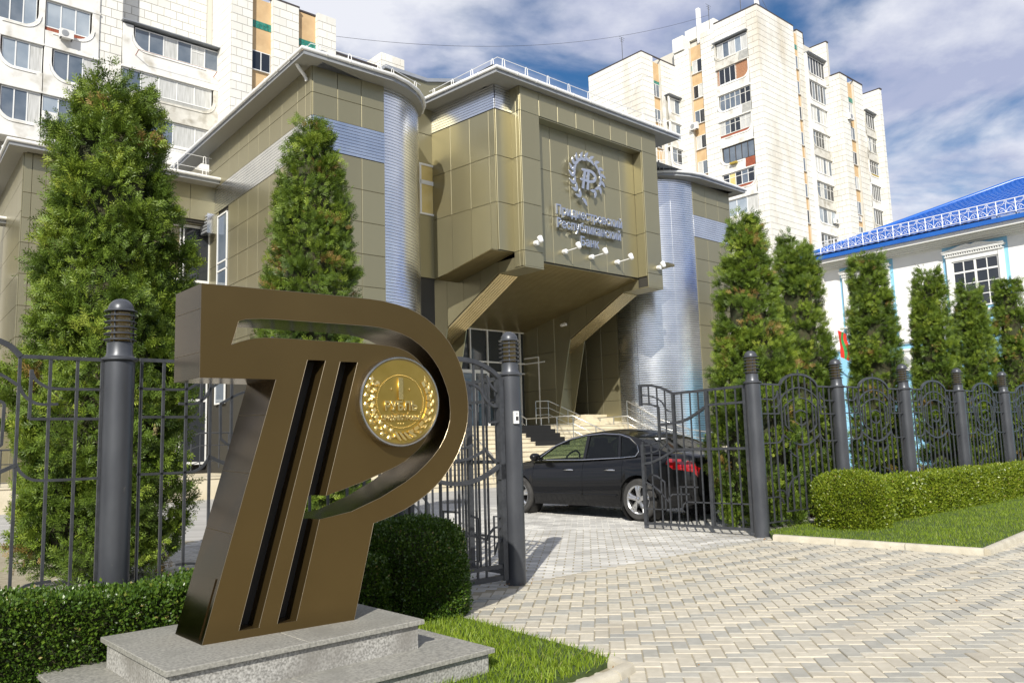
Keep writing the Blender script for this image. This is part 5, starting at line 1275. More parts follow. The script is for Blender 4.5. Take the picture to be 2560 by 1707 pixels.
    def cap_edge(s, pts, z):
        q = MB(); q.tube([(a, b, z) for a, b in pts], 0.07, square=True); q.build('roof_edge', M['roof_dark'], s.t)

# ---------------------------------------------------------------- right tower
T1 = Tower('apartment_tower', 'tall cream tiled apartment tower with stacked balconies behind the bank, right of centre', (27.2, 82.0, 0), radians(41.3))
TOP, TB, TL = 47.3, 44.5, 43.0
zf0 = 23.6; PT = 3.0
T1.solid(1.3, 14.1, 2.2, 22, 0, TOP - .2); T1.solid(0.03, 7.5, 0.03, 1.3, 0, TOP); T1.solid(3.0, 14.0, 1.3, 2.1, 0, TOP - .2); T1.solid(8.6, 9.9, 0.23, 3, 0, TOP)
T1.tiles((0, 0), (7.5, 0), 20, TOP, pri=0); T1.tiles((8.6, 0.2), (9.9, 0.2), 20, TOP, pri=1)
T1.tan_strip((7.5, .32), (8.6, .32), 18, TOP - .4, [zf0 + PT * k for k in range(0, 7)], PT, gb_top=44.9)
T1.solid(14.13, 15.8, -1.75, 20, 0, TL); T1.solid(17.4, 19.6, -1.75, 20, 0, TL); T1.solid(15.8, 17.4, -1.18, 20, 0, TL - .4); T1.solid(14.0, 14.5, -0.5, 2.2, TL - 1, TOP)
T1.tiles((14.1, 1.9), (14.1, -1.78), 20, TL, pri=1); T1.tiles((14.1, -1.78), (15.8, -1.78), 20, TL, pri=1); T1.tiles((17.4, -1.78), (19.6, -1.78), 20, TL, pri=2); T1.tiles((14.0, 2.2), (14.0, -0.5), TL, TOP, pri=2)
T1.tiles((9.9, 2.18), (14.0, 2.18), 45.0, TOP, pri=2)
T1.tan_strip((15.8, -1.5), (17.4, -1.5), 18, TL - .4, [zf0 - 1.0 + PT * k for k in range(0, 6)], PT, gb_top=40.2)
T1.solid(19.6, 22.3, -0.4, 18, 0, TL); T1.solid(22.3, 22.8, -2.6, 18, 0, TL); T1.tiles((22.3, -0.4), (22.3, -2.65), 20, TL, pri=2); T1.tiles((22.3, -2.65), (22.8, -2.65), 20, TL, tw=.5, pri=3)
zs = [41.9 - PT * k for k in range(0, 8)]
st1 = [dict(glaze='dk', nx=6, hp=.75), dict(glaze='dk', nx=6, hp=.6, cut=False), dict(glaze='cur', nx=5, flip=True), dict(glaze='old', nx=6, pm='plaster_old'), dict(glaze='cur', nx=6), dict(glaze='old', nx=5, pm='plaster_old'), dict(glaze='w', nx=4, hp=1.1), dict(glaze='dk', nx=5)]
for z, sty in zip(zs, st1): T1.balcony((9.95, 0.0), (14.0, 0.0), z, PT, dict(sty, R=.6, col=.15))
T1.visor((9.9, 0), (14.1, 0), zs[0] + PT)
zs2 = [36.9 - PT * k for k in range(0, 6)]
st2 = [dict(glaze='dk', nx=4, pm='plaster_old'), dict(glaze='old', nx=5, pm='plaster_old'), dict(glaze='old', nx=4, back='sheet_yellow'), dict(glaze='dk', nx=5), dict(glaze='dk', nx=4, pm='plaster_old'), dict(glaze='w', nx=4)]
for z, sty in zip(zs2, st2): T1.balcony((19.65, -1.75), (22.25, -1.75), z, PT, dict(sty, R=.5, col=.12))
T1.visor((19.6, -1.7), (22.3, -1.7), zs2[0] + PT)
# faces turned to the left
T1.tiles((0, 1.3), (0, 0), 20, TOP, pri=0); T1.solid(0.03, 3, 1.3, 5.4, 45.0, TOP); T1.tiles((0, 5.4), (0, 1.3), 45.0, TOP, pri=1)
T1.solid(1.3, 3, 1.3, 5.4, 0, TOP); T1.solid(0.03, 3, 5.4, 7.3, 0, TOP - .3); T1.tiles((0, 7.3), (0, 5.4), 20, TOP - .3, pri=1)
T1.tan_strip((.35, 8.9), (.35, 7.3), 18, 46.0, [zf0 + .2 + PT * k for k in range(0, 7)], PT, gb_top=43.2); T1.solid(0.6, 3, 7.3, 8.9, 0, 46.0)
T1.solid(0.03, 3, 8.9, 11, 0, 45.9); T1.tiles((0, 11), (0, 8.9), 20, 45.9, pri=1)
zs3 = [41.9 - PT * k for k in range(0, 8)]
st3 = [dict(glaze='w', nx=5, pm='plaster_old', cut=True, flip=False), dict(glaze='brick', pm='plaster', flip=True), dict(glaze='old', nx=6, pm='plaster', cut=True), dict(glaze='old', nx=6, flip=True, back='rust'), dict(glaze='dark', nx=5, cut=True, sheet='rust', box=True), dict(glaze='yel', nx=5, flip=True, back='rust'), dict(glaze='w', nx=3, hp=1.05), dict(glaze='w', nx=3, flip=True)]
for z, sty in zip(zs3, st3): T1.balcony((0.0, 5.4), (0.0, 1.32), z, PT, dict(sty, R=.75, col=.10))
T1.visor((0, 5.45), (0, 1.3), zs3[0] + PT)
# the block stepping out at the left
T1.solid(-6.02, -4.1, 11.03, 19.1, 0, TB); T1.solid(-2.7, 0, 11.03, 19.1, 0, TB); T1.solid(-4.2, -2.6, 11.65, 19.1, 0, TB - .4); T1.tiles((-6.05, 19.1), (-6.05, 11), 22, TB, pri=0); T1.tiles((-6.05, 11), (-4.1, 11), 22, TB, pri=1)
T1.tan_strip((-4.1, 11.3), (-2.7, 11.3), 18, TB - .4, [zf0 + .4 + PT * k for k in range(0, 6)], PT, gb_top=41.3); T1.tiles((-2.7, 11), (0, 11), 40.2, TB, pri=2)
T1.solid(-2.7, -2.2, 10.9, 11.1, 0, 40.2, M['plaster'])
for k in range(6): T1.balcony((-2.2, 10.6), (-0.05, 10.6), 37.3 - PT * k, PT, dict(glaze=('w', 'w', 'dk', 'w', 'old', 'w')[k], nx=2, hp=1.05, R=.5, col=.25, back='rust' if k in (3, 4) else None))
T1.visor((-2.3, 10.6), (0, 10.6), 40.3)
T1.solid(9.86, 9.96, -.14, 2.2, 0, 44.9, M['plaster']); T1.cap_edge([(0, 5.4), (-0.02, 0.0), (7.5, 0), (7.5, .8)], TOP + .05); T1.cap_edge([(8.6, .8), (8.6, .2), (9.9, .2), (14, 2.2), (14.0, -.5), (14.5, -.5)], TOP + .05); T1.cap_edge([(-6.05, 19.1), (-6.05, 11), (0, 11)], TB + .05); T1.cap_edge([(14.1, -.6), (14.1, -1.8), (19.6, -1.8), (22.3, -.4), (22.3, -2.7), (22.8, -2.7)], TL + .05)
T1.solid(1.0, 5.5, 6, 10, TOP, TOP + 1.4, M['tile']); T1.solid(9.2, 11.0, 5, 8, TOP, TOP + 2.6, M['tile'], 'roof_house'); T1.solid(-0.2, 1.2, 9.5, 11, TOP - 1.3, TOP + .4, M['tile'])
T1.solid(4.6, 5.0, 2.5, 2.9, TOP, TOP + 5.5, M['white_metal'], 'flue'); T1.solid(0.5, 0.9, 7.6, 8.0, TOP - 1, TOP + 3.2, M['white_metal'], 'flue')
q = MB()
for u, v, h in ((2.2, 3.2, 6), (6.0, 3.5, 3.4), (-5.7, 14.0, 3.0), (1.0, 6.6, 3.2)):
    zb_ = TOP if u > -1 else TB; q.tube([(u, v, zb_), (u, v, zb_ + h)], 0.035, 5)
    for k in range(3): q.tube([(u - .5 + .1 * k, v, zb_ + h - .25 * k), (u + .5 - .1 * k, v, zb_ + h - .25 * k)], 0.02, 4)
q.tube([(4.8, 2.7, TOP + 5), (3.0, 1.0, TOP)], .02, 4); q.tube([(4.8, 2.7, TOP + 5), (6.8, 1.5, TOP)], .02, 4); q.build('roof_aerial', M['dark'], T1.t)
T1.flush()

# ---------------------------------------------------------------- left tower
T2 = Tower('apartment_block', 'white tiled apartment block with curved balconies filling the upper left corner', (-20.18, 57.0, 0), az2rz(48))
RT, PL_ = 36.2, 3.2
T2.solid(0.03, 1.63, .03, 8, 0, RT + 1); T2.tiles((0, 0), (1.63, 0), 22, RT + 1, tw=.82, pri=0); T2.tiles((0, 3.6), (0, 0), 24, RT + 1, tw=.9, pri=0)
T2.tan_strip((1.63, .35), (3.3, .35), 18, RT - .3, [z for z in (29.15, 25.95, 22.75)], PL_, gb_top=33.5, wx=(.04, .94)); T2.solid(1.6, 8.8, .7, 10, 0, RT - .3)
T2.solid(3.3, 5.44, .03, 5, 0, RT); T2.tiles((3.3, 0), (5.44, 0), 26, RT, tw=.9, pri=0); T2.tiles((3.3, .8), (3.3, 0), 26, RT, tw=.8, pri=1); T2.tiles((0 + 1.63, .03), (1.63, .04), 26, 26.5)
T2.tan_strip((5.44, .35), (7.1, .35), 18, RT - .1, [z for z in (29.15, 25.95)], PL_, gb_top=33.25)
T2.solid(7.1, 8.74, .03, 5, 0, RT + .15); T2.tiles((7.1, 0), (8.74, 0), 29, RT + .15, tw=.85, pri=0); T2.tiles((7.1, .8), (7.1, 0), 29, RT + .1, tw=.8, pri=1)
T2.solid(8.74, 24, .23, 12, 0, 33.5); T2.tiles((8.74, .2), (20, .2), 30.5, 33.5, tw=1.2, pri=3)
T2.solid(13.0, 15.3, -.2, 4, 30, 34.7, None, 'chimney'); T2.tiles((12.95, -.22), (15.3, -.22), 32, 34.75, tw=.9, pri=2); T2.tiles((12.95, 4), (12.95, -.22), 32, 34.75, tw=.9, pri=2)
T2.solid(-40, 0, 4.0, 12, 0, RT + 2.2)
T2.solid(-6.9, -.02, 3.63, 5, 31.8, RT + 2.2); T2.tiles((-6.9, 3.6), (-.5, 3.6), 31.9, RT + 2.2, tw=.95, pri=0); T2.solid(-.48, -.02, 3.7, 5, 31.8, RT + 2, M['plaster_old'])
T2.solid(-8.4, -6.92, 2.43, 5, 0, RT + 2.2); T2.tiles((-8.4, 2.4), (-6.9, 2.4), 24, RT + 2.2, tw=.75, pri=0)
T2.solid(-40, -14.6, 2.43, 5, 0, RT + 2.2); T2.tiles((-20, 2.4), (-14.6, 2.4), 24, RT, tw=1.2, pri=5)
bz = [28.62 - 3.22 * k for k in range(0, 3)]
for z, sty in zip(bz, [dict(glaze='cur', nx=6, hp=1.42, col=.70, R=1.1, tr=[4]), dict(glaze='cur', nx=5, flip=True, hp=1.25, back='sheet_grey', col=.35, R=.95, pm='plaster_old'), dict(glaze='cur', nx=4, hp=1.3, col=.3, R=1.0)]): T2.balcony((-6.88, 2.4), (-.02, 2.4), z, 3.22, sty)
q = MB(); q.box(-7.0, .1, 1.95, 3.7, 31.84, 31.9); q.build('balcony_roof', M['roof_grey'], T2.t)
zz = [31.9, 28.5, 25.1, 21.9]
for z, sa, sb in zip([31.85, 28.55, 25.25, 21.95], [dict(glaze='brick', col=.3, R=1.1, pm='plaster'), dict(glaze='w', nx=3, col=.35, R=1.0, flip=True), dict(glaze='w', nx=3, col=.35, R=1.0, flip=False, hp=1.25), dict(glaze='w', nx=3, col=.4, R=1.0)],
                  [dict(glaze='w', nx=3, flip=True, col=.3, R=.9), dict(glaze='w', nx=3, flip=True, col=.45, R=1.0, back='rust', hp=1.0, pm='plaster'), dict(glaze='cur', nx=3, col=.45, R=1.1, hp=1.1), dict(glaze='w', nx=3, flip=True, col=.3, R=.9)]):
    T2.balcony((-14.55, 2.4), (-11.75, 2.4), z, 3.3, sa); T2.balcony((-11.7, 2.4), (-8.42, 2.4), z, 3.3, sb)
T2.cap_edge([(0, 3.6), (0, 0), (1.63, 0)], RT + 1.04); T2.cap_edge([(1.63, .35), (3.3, .35), (3.3, 0), (5.44, 0), (5.44, .35), (7.1, .35)], RT); T2.cap_edge([(-7, 3.55), (0, 3.55)], RT + 2.24); T2.cap_edge([(8.74, .15), (13, .15)], 33.54)
q = MB(); q.tube([(-6.0, 1.6, 29.7), (-.4, 1.6, 29.7)], .015, 5); q.tube([(-6.0, 1.6, 29.7), (-6.0, 2.4, 29.5)], .03, 5); q.tube([(-.4, 1.6, 29.7), (-.4, 2.4, 29.5)], .03, 5); q.build('washing_line', M['rust'], T2.t)
T2.flush()

# ---------------------------------------------------------------- air conditioners
def aircon(label, T, u, v, z, face='x', s_=1.0):
    ang = T.t.rotation_euler.z + (0 if face == 'x' else -pi / 2)
    p = W2(T.t.location, T.t.rotation_euler.z) @ Vector((u, v, z))
    t = thing('air_conditioner', label, 'air conditioner', p, ang, 'air conditioners on the apartment blocks')
    q = MB(); q.box(-.42 * s_, .42 * s_, -.32, 0, 0, .60 * s_); q.build('casing', M['ac_white'], t)
    q = MB(); q.lathe([(.23 * s_, -.325), (.20 * s_, -.335), (.05, -.335), (.01, -.335)], 20, (-.1 * s_, 0, .30 * s_), 'y', cap=False); q.build('fan_grille', M['fascia_grey'], t)
    q = MB(); q.box(-.36, -.31, -.3, .05, -.06, 0); q.box(.31, .36, -.3, .05, -.06, 0); q.build('bracket', M['dark'], t)
aircon('white air conditioner beside the red sheet at a balcony of the left block', T2, -10.5, 2.15, 29.2); aircon('white air conditioner at the lower left balcony behind the big thuja', T2, -11.3, 2.15, 23.2)
aircon('air conditioner under a tan strip window on the left face of the tower', T1, -.1, 8.6, 36.0, 'y', 1.25); aircon('air conditioner low on the left face of the tower next to the bank roof', T1, -.1, 9.4, 29.0, 'y', 1.2)
aircon('pair topped air conditioner high on the far pier of the tower', T1, 15.6, -1.85, 37.6, 'x', 1.2); aircon('air conditioner under a white glazed balcony on the right face of the tower', T1, 13.4, -.2, 25.2, 'x', 1.0); aircon('air conditioner low on the right tan strip of the tower', T1, 16.6, -1.3, 25.7, 'x', 1.1)

# ---------------------------------------------------------------- cable across the sky
q = MB(); A = W2(T2.t.location, T2.t.rotation_euler.z) @ Vector((8.0, 1, 35.2)); B = W2(T1.t.location, T1.t.rotation_euler.z) @ Vector((1.0, 6.6, TOP + 2))
q.tube([A.lerp(B, k / 24) + Vector((0, 0, -2.2 * (1 - (2 * k / 24 - 1) ** 2))) for k in range(25)], .016, 5)
tag(q.build('overhead_cable', M['wire']), 'thin dark cable strung across the sky between the two apartment blocks', 'cable')

# ---------------------------------------------------------------- white and blue house
HB = thing('blue_roof_house', 'white house with pale blue trim and bright blue hip roof at the right edge', 'house', (15.85, 27.0, 0), az2rz(51.4))
# local x: into the house, local y: along the wall (away to the left); visible wall at x = 0 facing -x
def hb(name, mb, m, parent=None, smooth=None): return mb.build(name, m, parent or HB, smooth)
q = MB(); q.box(0, 12, -9, 5.72, 4.72, 7.78); hb('wall', q, M['wall_white']); q = MB(); q.box(.02, 12, -9, 5.70, 0, 4.54); hb('lower_wall', q, M['wall_sky'])
q = MB(); q.box(-.07, 12.05, -9, 5.79, 4.54, 4.60); q.box(-.13, 12.1, -9, 5.84, 4.60, 4.66); q.box(-.05, 12.05, -9, 5.77, 4.66, 4.72); hb('string_course', q, M['trim_white'])
q = MB()
for i in range(5): q.box(-.10 - .11 * i, 12.2, -9, 5.82 + .11 * i, 7.72 + .055 * i, 7.772 + .055 * i)
hb('cornice', q, M['cornice'])
q = MB(); q.box(-.66, -.60, -9, 6.40, 7.92, 8.06); q.box(-.60, 12.5, 6.34, 6.40, 7.92, 8.06); hb('white_fascia', q, M['white_pvc'])
q = MB(); q.box(-.78, -.62, -9, 6.46, 8.06, 8.20); q.box(-.70, 12.5, 6.38, 6.46, 8.06, 8.20); hb('gutter', q, M['blue_roof'])
q = MB(); q.lathe([(.20, 0), (.20, .20)], 18, (-.72, 6.15, 8.02)); hb('gutter_hopper', q, M['blue_roof'], smooth=40)
q = MB(); q.tube(smooth_path([(-.72, 6.12, 8.02), (-.72, 6.10, 7.85), (-.30, 5.75, 7.50), (-.12, 5.62, 7.36), (-.10, 5.60, 7.1)], 3) + [Vector((-.10, 5.60, .3))], .055, 10); hb('downpipe', q, M['white_pvc'], smooth=60)
# roof: stepped tile pattern as real relief
def roof_plane(p00, p10, p01, p11, nr, nc, name):
    q = MB(); P00, P10, P01, P11 = (Vector(p) for p in (p00, p10, p01, p11)); nrm = (P10 - P00).cross(P01 - P00).normalized()
    if nrm.z < 0: nrm = -nrm
    vs = []; W_ = nc * 4 + 1
    for r in range(nr):
        for e_ in (0, 1):
            f = (r + e_ * .985) / nr
            for c_ in range(W_):
                g_ = c_ / (W_ - 1); p = P00.lerp(P01, f).lerp(P10.lerp(P11, f), g_)
                h = .045 * (1 - e_) + .028 * (0.5 + .5 * cos(2 * pi * (c_ / 4)))
                vs.append(p + nrm * h)
    fs = []
    for r in range(nr * 2 - 1):
        for c_ in range(W_ - 1): a = r * W_ + c_; fs.append((a, a + 1, a + W_ + 1, a + W_))
    q.add(vs, fs); o = q.build(name, M['blue_roof'], HB, smooth=35); o['kind'] = 'stuff'; return o
AP = (8.0, 1.3, 11.65)
roof_plane((-.78, 6.4, 8.2), (-.78, -9, 8.2), (8.0, 1.3, 11.65), (8.0, -9, 11.65), 22, 60, 'roof_tiles')
roof_plane((12.5, 6.4, 8.2), (-.78, 6.4, 8.2), (8.0, 1.3, 11.65), (8.0, 1.3, 11.65), 20, 36, 'roof_tiles')
q = MB(); q.tube([(-.78, 6.42, 8.26), (8.0, 1.3, 11.72), (8.0, -9, 11.72)], .09, 8); hb('ridge_cap', q, M['blue_roof'], smooth=60)
# ornamental roof railing
rl = MB(); Y0, Y1 = 5.75, -8.5
for z in (8.40, 8.82, 8.70): rl.tube([(-.42, Y0, z), (-.42, Y1, z)], .016 if z != 8.70 else .008, 5)
rail = hb('roof_railing', rl, M['white_metal'])
n_ = int((Y0 - Y1) / .575)
sc_m = MB()
for side in (0, 1):
    sg_ = 1 if side == 0 else -1
    sc_m.tube(smooth_path([(0, sg_ * .0, .02), (0, sg_ * .05, .10), (0, sg_ * .13, .16), (0, sg_ * .19, .11), (0, sg_ * .17, .05), (0, sg_ * .12, .06), (0, sg_ * .13, .10)], 3), .008, 4)
    sc_m.tube(smooth_path([(0, sg_ * .02, .42), (0, sg_ * .06, .31), (0, sg_ * .14, .25), (0, sg_ * .24, .26), (0, sg_ * .28, .31)], 3), .008, 4)
    sc_m.tube(smooth_path([(0, sg_ * .28, .0), (0, sg_ * .26, .12), (0, sg_ * .20, .20), (0, sg_ * .08, .14), (0, 0, .0)], 3), .008, 4)
sc_m.tube([(0, 0, 0), (0, 0, .42)], .008, 4); sc_mesh = sc_m.mesh('scroll', M['white_metal'])
pm_ = MB(); pm_.tube([(0, 0, -.18), (0, 0, .42)], .018, 5); pm_.tube([(0, 0, -.16), (.28, 0, -.02)], .012, 5); p_mesh = pm_.mesh('post', M['white_metal'])
for k in range(n_):
    y = Y0 - .30 - k * .575; link('post', p_mesh, rail, (-.42, y, 8.40)); link('scroll', sc_mesh, rail, (-.42, y - .287, 8.40))
# windows with carved surrounds
def house_window(yc, z0=5.53, z1=7.17, w_=1.48):
    yl, yr = yc + w_ / 2, yc - w_ / 2
    q = MB(); q.box(-.012, 0, yr - .30, yl + .30, 4.80, 7.72); bl = hb('blue_panel', q, M['wall_sky'])
    q = MB(); q.box(-.09, 0, yl, yl + .18, z0 - .12, z1 + .17); q.box(-.09, 0, yr - .18, yr, z0 - .12, z1 + .17); q.box(-.09, 0, yr, yl, z1, z1 + .17); q.box(-.12, 0, yl + .03, yl + .15, z0 - .12, z1 + .12); q.box(-.12, 0, yr - .15, yr - .03, z0 - .12, z1 + .12); sur = hb('surround', q, M['trim_white'])
    q = MB(); n = 24
    for i in range(n): y = yr - .18 + (w_ + .36) * (i + .25) / n; q.box(-.16, -.09, y, y + (w_ + .36) / n * .5, z1 + .20, z1 + .27)
    q.box(-.15, 0, yr - .20, yl + .20, z1 + .17, z1 + .20); q.box(-.19, 0, yr - .22, yl + .22, z1 + .27, z1 + .30); hb('dentils', q, M['trim_white'], sur)
    top = [(-1.0, .33), (-1.0, .37), (-.85, .38), (-.6, .42), (-.35, .48), (-.15, .50), (0, .46), (.15, .50), (.35, .48), (.6, .42), (.85, .38), (1.0, .37), (1.0, .33)]
    lp = [(yc + a * (w_ / 2 + .25), z1 + b - .03) for a, b in top] + [(yr - .22 + w_ + .44, z1 + .30), (yr - .22, z1 + .30)]
    me = fill_poly([lp], 0, .20); me.transform(Matrix(((0, 0, -1, 0), (1, 0, 0, 0), (0, 1, 0, 0), (0, 0, 0, 1)))); me.materials.append(M['trim_white']); link('pediment', me, sur)
    q = MB(); q.tube([(-.21, a, b + .02) for a, b in lp[1:12]], .03, 6); hb('pediment_moulding', q, M['trim_white'], sur)
    q = MB(); q.box(-.20, 0, yr - .24, yl + .24, z0 - .17, z0 - .12); q.box(-.12, 0, yr - .16, yl + .16, z0 - .24, z0 - .17)
    for y in (yl + .02, yr - .02): q.box(-.14, 0, y - .10, y + .10, z0 - .42, z0 - .24)
    hb('sill', q, M['trim_white'], sur)
    q = MB(); f = .045
    q.box(-.05, -.01, yr, yr + f, z0, z1); q.box(-.05, -.01, yl - f, yl, z0, z1); q.box(-.05, -.01, yr, yl, z0, z0 + f); q.box(-.05, -.01, yr, yl, z1 - f, z1); q.box(-.055, -.01, yc - .035, yc + .035, z0, z1)
    for y in (yc - w_ / 4, yc + w_ / 4): q.box(-.045, -.01, y - .014, y + .014, z0, z1)
    for k in (1, 2, 3): z = z1 - (z1 - z0) * k / 4; q.box(-.047, -.01, yr, yl, z - (.03 if k == 1 else .014), z + (.03 if k == 1 else .014))
    wn = hb('window', q, M['frame_white'])
    for i in range(4):
        for k in range(4):
            q = MB(); q.box(-.022, -.014, yr + w_ * i / 4 + .008, yr + w_ * (i + 1) / 4 - .008, z0 + (z1 - z0) * k / 4 + .008, z0 + (z1 - z0) * (k + 1) / 4 - .008); hb('pane', q, M['glass_dark'], wn)
house_window(0.085); house_window(3.93); house_window(-3.75)
# lower ornament, air conditioner, flag
q = MB(); q.box(-.14, 0, 1.9, 2.7, 4.18, 4.28); q.box(-.22, 0, 1.8, 2.8, 4.28, 4.34); hb('lower_hood', q, M['trim_white'])
fl = thing('flag', 'red and green striped flag hanging beside the middle thuja', 'flag', W2(HB.location, HB.rotation_euler.z) @ Vector((-1.2, 4.60, 0)), az2rz(51.4))
q = MB(); q.tube([(0.9, -.15, 3.6), (.05, .02, 5.25)], .022, 6); q.build('pole', M['white_metal'], fl)
for k, m in enumerate(('flag_red', 'flag_green', 'flag_red')):
    q = MB(); vs = []
    for i in range(9):
        for j in (0, 1):
            f = (k + j) / 3 if True else 0; z = 5.2 - i * .125
            yy = -.34 * f - .02 - .05 * i / 8 + .03 * sin(i * .9); vs.append((.04 + .05 * sin(i * .8 + 5 * f), yy, z - .18 * f))
    q.add(vs, [(2 * i, 2 * i + 1, 2 * i + 3, 2 * i + 2) for i in range(8)]); q.build('stripe', M[m], fl, smooth=180)
ah = thing('air_conditioner', 'white air conditioner on the pale blue wall between the middle thujas', 'air conditioner', W2(HB.location, HB.rotation_euler.z) @ Vector((0, 2.55, 3.55)), az2rz(51.4) - pi / 2)
q = MB(); q.box(-.42, .42, -.32, 0, 0, .60); q.build('casing', M['ac_white'], ah); q = MB(); q.lathe([(.23, -.325), (.20, -.335), (.05, -.335), (.01, -.335)], 20, (-.1, 0, .30), 'y', cap=False); q.build('fan_grille', M['fascia_grey'], ah)
# ================================================================== thujas
def spray_template():
    """flat fern-like thuja sprig: short rounded lobes either side of a stem"""
    V = [(-.03, 0, 0), (.03, 0, .0), (0, .06, 1.0)]; F = [(0, 1, 2)]
    for k in range(5):
        z = .05 + .16 * k; ln = .46 * (1 - .50 * k / 5)
        for s_ in (1, -1):
            b = len(V); zz = z + (.07 if (k % 2) == (s_ > 0) else 0)
            V += [(0, 0, zz), (s_ * ln * .80, .07, zz + ln * .42), (s_ * ln * .62, .02, zz + ln * .98), (s_ * ln * .15, -.03, zz + ln * .55)]
            F += [(b, b + 1, b + 2), (b, b + 2, b + 3)]
    return np.array(V), np.array(F)
SPRAY = spray_template()
def simple_spray():
    """feathery sprig: thin lobes with gaps between them"""
    V = []; F = []
    for k in range(5):
        z = .04 + .17 * k; l_ = .44 * (1 - .50 * k / 5)
        for s_ in (1, -1):
            zz = z + (.06 if (k % 2) == (s_ > 0) else 0); b = len(V)
            V += [(0, 0, zz - .035), (s_ * l_ * .92, .06 * (1 if k % 2 else -1), zz + l_ * .80), (s_ * l_ * .40, -.02, zz + l_ * .62)]; F += [(b, b + 1, b + 2)]
    b = len(V); V += [(-.035, 0, 0), (.035, 0, 0), (0, .05, 1.02)]; F += [(b, b + 1, b + 2)]
    return np.array(V), np.array(F)
SPRAY_S = simple_spray()
def thuja(label, x, y, h, r, seed, ncl, per, ssize, tmpl=None, bulge=.28, top=0.10, tip=None, z0=0.10, lean=0.0, brown=0.02, csize=None, base=0.75, rough=.13, ex=.5):
    rg = np.random.default_rng(seed); t = thing('thuja_tree', label, 'thuja tree', (x, y, gz(y)), 0, 'clipped thujas along the fence')
    def prof(f):                                             # radius over height fraction
        f = np.clip(f, 0, 1); up = np.clip((1 - f) / (1 - bulge), 0, 1) ** ex; lo = base + (1 - base) * np.clip(f / bulge, 0, 1) ** .6
        return r * np.where(f > bulge, top + (1 - top) * up, lo)
    ph = rg.uniform(0, 6.28, 6)
    def lump(f, a): return 1 + rough * (np.sin(3 * a + 9 * f + ph[0]) * .5 + np.sin(5 * a - 14 * f + ph[1]) * .4 + np.sin(2 * a + 23 * f + ph[2]) * .5 + .4 * np.sin(7 * a + 31 * f + ph[3]))
    tk = MB(); tk.tube([(0, 0, -.1), (.01, 0, h * .3), (lean * .5, 0, h * .7), (lean, 0, h * .96)], [.07 * r / .9 + .02, .055, .035, .012], 10); tk.build('trunk', M['bark'], t, smooth=60)
    lb = MB()
    for k in range(26):
        f = rg.uniform(.05, .9); a = rg.uniform(0, 6.28); rr = float(prof(f)) * .8; z = z0 + (h - z0) * f
        lb.tube([(lean * f, 0, z - .1), (rr * .5 * cos(a) + lean * f, rr * .5 * sin(a), z + .02), (rr * cos(a) + lean * f, rr * sin(a), z + .18)], [.014, .010, .004], 5)
    lb.build('limb', M['bark'], t)
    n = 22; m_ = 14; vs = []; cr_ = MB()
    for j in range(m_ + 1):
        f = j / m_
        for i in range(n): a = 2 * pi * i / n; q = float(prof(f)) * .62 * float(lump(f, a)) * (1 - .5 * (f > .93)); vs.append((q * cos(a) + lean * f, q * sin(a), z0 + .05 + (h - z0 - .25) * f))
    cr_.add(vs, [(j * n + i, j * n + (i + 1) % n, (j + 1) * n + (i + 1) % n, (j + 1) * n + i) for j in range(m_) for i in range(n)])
    cr_.build('inner_core', M['thuja_core'], t, smooth=180)
    # clumps of sprigs
    f = rg.random(int(ncl * 2.2)); keep = rg.random(len(f)) < (prof(f) / r * .9 + .1); f = f[keep][:ncl]; m = len(f); a = rg.uniform(0, 2 * pi, m)
    dep = 1.0 - np.abs(rg.normal(0, .11, m)); rad = prof(f) * lump(f, a) * dep
    C = np.stack([rad * np.cos(a) + lean * f, rad * np.sin(a), z0 + (h - z0) * f], 1)
    O = np.stack([np.cos(a), np.sin(a), np.full(m, .0)], 1)
    cdir = O * .9 + np.array([0, 0, 1.0])[None] * rg.uniform(.2, .95, m)[:, None] + rg.normal(0, .30, (m, 3)); cdir /= np.linalg.norm(cdir, axis=1)[:, None]
    cs = csize or ssize * 1.5
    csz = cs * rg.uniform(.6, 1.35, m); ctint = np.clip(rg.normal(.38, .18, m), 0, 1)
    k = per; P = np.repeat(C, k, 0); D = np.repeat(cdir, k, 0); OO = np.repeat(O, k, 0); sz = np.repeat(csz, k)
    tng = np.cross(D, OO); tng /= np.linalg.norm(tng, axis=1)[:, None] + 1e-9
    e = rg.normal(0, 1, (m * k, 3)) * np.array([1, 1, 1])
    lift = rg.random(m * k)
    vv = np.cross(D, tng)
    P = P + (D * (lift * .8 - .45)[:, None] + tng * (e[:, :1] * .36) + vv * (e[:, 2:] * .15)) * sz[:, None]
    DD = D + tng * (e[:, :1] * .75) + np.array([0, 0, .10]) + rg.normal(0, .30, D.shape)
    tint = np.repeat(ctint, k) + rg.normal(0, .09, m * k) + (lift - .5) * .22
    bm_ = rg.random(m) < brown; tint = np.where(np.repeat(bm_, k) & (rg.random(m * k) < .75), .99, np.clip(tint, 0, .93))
    if tip is not None:                                      # loose leader shoots at the very top
        for (tx_, ty_, th) in tip:
            nn = 46; zt = rg.uniform(0, th, nn); PP = np.stack([tx_ + rg.normal(0, .05, nn), ty_ + rg.normal(0, .05, nn), h - .22 + zt], 1)
            P = np.concatenate([P, PP]); DD = np.concatenate([DD, np.tile([[0, 0, 1.0]], (nn, 1)) + rg.normal(0, .4, (nn, 3))]); tint = np.concatenate([tint, rg.uniform(.35, .7, nn)]); OO = np.concatenate([OO, rg.normal(0, 1, (nn, 3))])
    global RNG; keepR = RNG; RNG = rg
    roll = OO + rg.normal(0, .75, OO.shape)
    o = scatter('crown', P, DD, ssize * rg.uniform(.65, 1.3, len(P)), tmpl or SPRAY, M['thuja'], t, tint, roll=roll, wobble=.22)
    RNG = keepR
    return t
